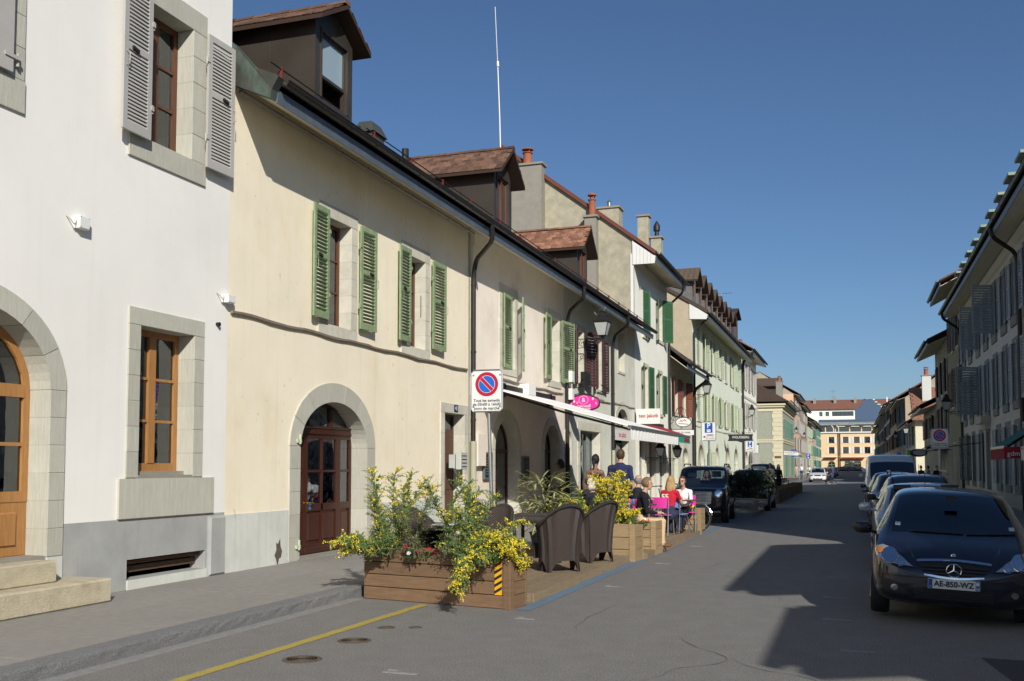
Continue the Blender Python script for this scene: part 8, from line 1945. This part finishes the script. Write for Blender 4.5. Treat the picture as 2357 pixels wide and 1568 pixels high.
person('man in a navy T-shirt with a shoulder strap seen from behind', (-4.72, 20.9, D_), 2, top='23294E', bot='3A3A40', hair='brown', hs='short', h=1.84, sleeve=.45, arm=('down', 'down'), build=1.15, strap=True, vox=.016)
person('seated man in navy jacket and beige trousers with brown shoes at the deck edge', (-3.9, 18.95, D_ - .02), -72, 'sit', top='11131C', bot='C6AD88', shoe='6B4F35', hair='dkblond', hs='short', h=1.72, sleeve=.95, legs='trousers', arm=('lap', 'lap'), vox=.014, lean=.12, build=1.12)
person('balding seated man in a dark striped shirt behind the man in beige trousers', (-4.35, 20.9, D_), -20, 'sit', top='20242E', bot='2A2A30', hair='grey', hs='bald', h=1.75, sleeve=.9, arm=('table', 'table'), build=1.1)
p_ = person('girl with long blond hair in a red T-shirt with the number 55 on her back', (-3.93, 22.35, D_), -8, 'sit', top='B81C32', bot='2B3550', hair='blond', hs='long', h=1.68, sleeve=.35, arm=('table', 'table'), vox=.014, lean=.1)
text('number_print', '55', .17, M('cream print', 'E8D8C0', .7), p_, (-.06, -.122, .86), (R(90), 0, 0), bold=.006, ext=.01)
person('woman with short auburn hair, sunglasses and white shirt facing the girl in red', (-3.8, 23.75, D_), 168, 'sit', top='E6E6E6', bot='1C1E28', hair='auburn', hs='short', h=1.66, sleeve=.8, arm=('table', 'table'), glasses=True, vox=.014, lean=.15)
person('elderly person with white hair seated by the wild shrub', (-4.9, 19.3, D_), 60, 'sit', top='1D1F26', bot='2A2C34', hair='white', hs='curly', h=1.66, sleeve=.9, arm=('table', 'table'))
person('bald seated man beside the white-haired person, turned away', (-5.15, 19.9, D_), 20, 'sit', top='26282E', bot='2A2C34', hair='brown', hs='bald', h=1.74, skin=m_skind, sleeve=.9, arm=('table', 'table'))
person('woman drinking, seen through the windows of the off-roader', (-4.6, 33.0 + .3, .0), 175, 'sit', top='8C7A6C', bot='33333A', hair='brown', hs='bob', h=1.95, sleeve=.1, arm=('lap', 'face'))
person('person with dark hair and grey shirt standing behind the off-roader', (-3.9, 32.2 + 1.2, .0), 20, top='8A94A4', bot='33333A', hair='black', hs='short', h=1.6, sleeve=.4)
G3 = 'people seated at the terrace behind the crates'
person('seated man in white T-shirt at the near end of the terrace', (-3.85, 45.6, 0), -30, 'sit', top='DADADA', bot='2A2A30', hair='auburn', h=1.8, sleeve=.4, group=G3, vox=.025)
person('seated man with sunglasses and dark polo shirt next to the man in white', (-3.7, 47.2, 0), 170, 'sit', top='34303A', bot='2A2A30', hair='auburn', h=1.85, sleeve=.4, glasses=True, group=G3, vox=.025, build=1.15)
person('seated person in black with dark hair farther along the terrace', (-3.9, 50.3, 0), 90, 'sit', top='121216', bot='15151A', hair='black', h=1.85, sleeve=.9, group=G3, vox=.025)
person('young woman with long brown hair and pale top standing on the terrace', (-4.4, 57.5, 0), 150, top='D8D0C4', bot='3A3A46', hair='brown', hs='long', h=1.74, sleeve=.3, vox=.025)
person('young woman with long black hair and dark top standing on the terrace', (-4.05, 58.4, 0), 200, top='1A1416', bot='1A1A22', hair='black', hs='long', h=1.68, sleeve=.8, vox=.025)
person('man in white shirt and jeans walking on the far left pavement', (-6.0, 126, .0), 175, 'walk', top='E4E6EA', bot='34405E', hair='brown', h=1.82, sleeve=.7, vox=.03)
person('woman in beige with a white bag walking near the grey corner house', (-7.1, 135, .1), 190, 'walk', top='B8A898', bot='A89C8C', hair='dkblond', hs='bob', h=1.68, vox=.03)
person('woman in white pushing a dark pushchair far down the pavement', (-5.7, 140, .0), 180, 'walk', top='E0DCD4', bot='8C8478', hair='dkblond', hs='bob', h=1.68, arm=('fwd', 'fwd'), vox=.03)
person('man in grey T-shirt walking behind the woman with the pushchair', (-5.3, 148, .0), 180, 'walk', top='9AA0A4', bot='5A5A5E', hair='black', h=1.85, vox=.03)
person('person in dark jacket crossing the street beside the white estate car', (-2.1, 94, 0), 95, 'walk', top='22242E', bot='20222C', hair='brown', h=1.64, sleeve=.95, vox=.03)
person('person in blue patterned clothes and white shoes crossing the street', (-1.75, 92.6, 0), 80, 'walk', top='3E4C78', bot='2C3250', shoe='E8E8E8', hair='dkblond', hs='bob', h=1.55, sleeve=.95, vox=.03)
GR = 'people in the shade on the right pavement'
for (x, y, tp, hr, rz, lab) in ((3.55, 60, '2A2A2E', 'brown', 170, 'leftmost shaded person on the right pavement behind the cars'), (4.0, 61, '6A6A6E', 'black', 100, 'shaded person in grey in the middle of the right pavement group'), (4.35, 60, '15151A', 'black', 200, 'rightmost shaded person in black near the sign pole')):
    person(lab, (x, y, .12), rz, top=tp, bot='202024', hair=hr, h=1.5, sleeve=.9, vox=.03, group=GR)
t = thing('pushchair', 'dark pushchair pushed by the woman in white', 'pushchair', (-5.7, 139.1, 0)); b = MB(); b.xprism(XY, [(138.8, .3), (139.3, .3), (139.4, .95), (139.1, 1.0), (138.85, .6)], -5.95, -5.45); b.build('seat', m_plast, t)
for x in (-5.95, -5.45):
    for y in (138.75, 139.4): b = MB(); b.tube([(x, y + .1 * math.cos(k * .785), .11 + .1 * math.sin(k * .785)) for k in range(9)], .02, 4); b.build('wheel', m_tyre, t)
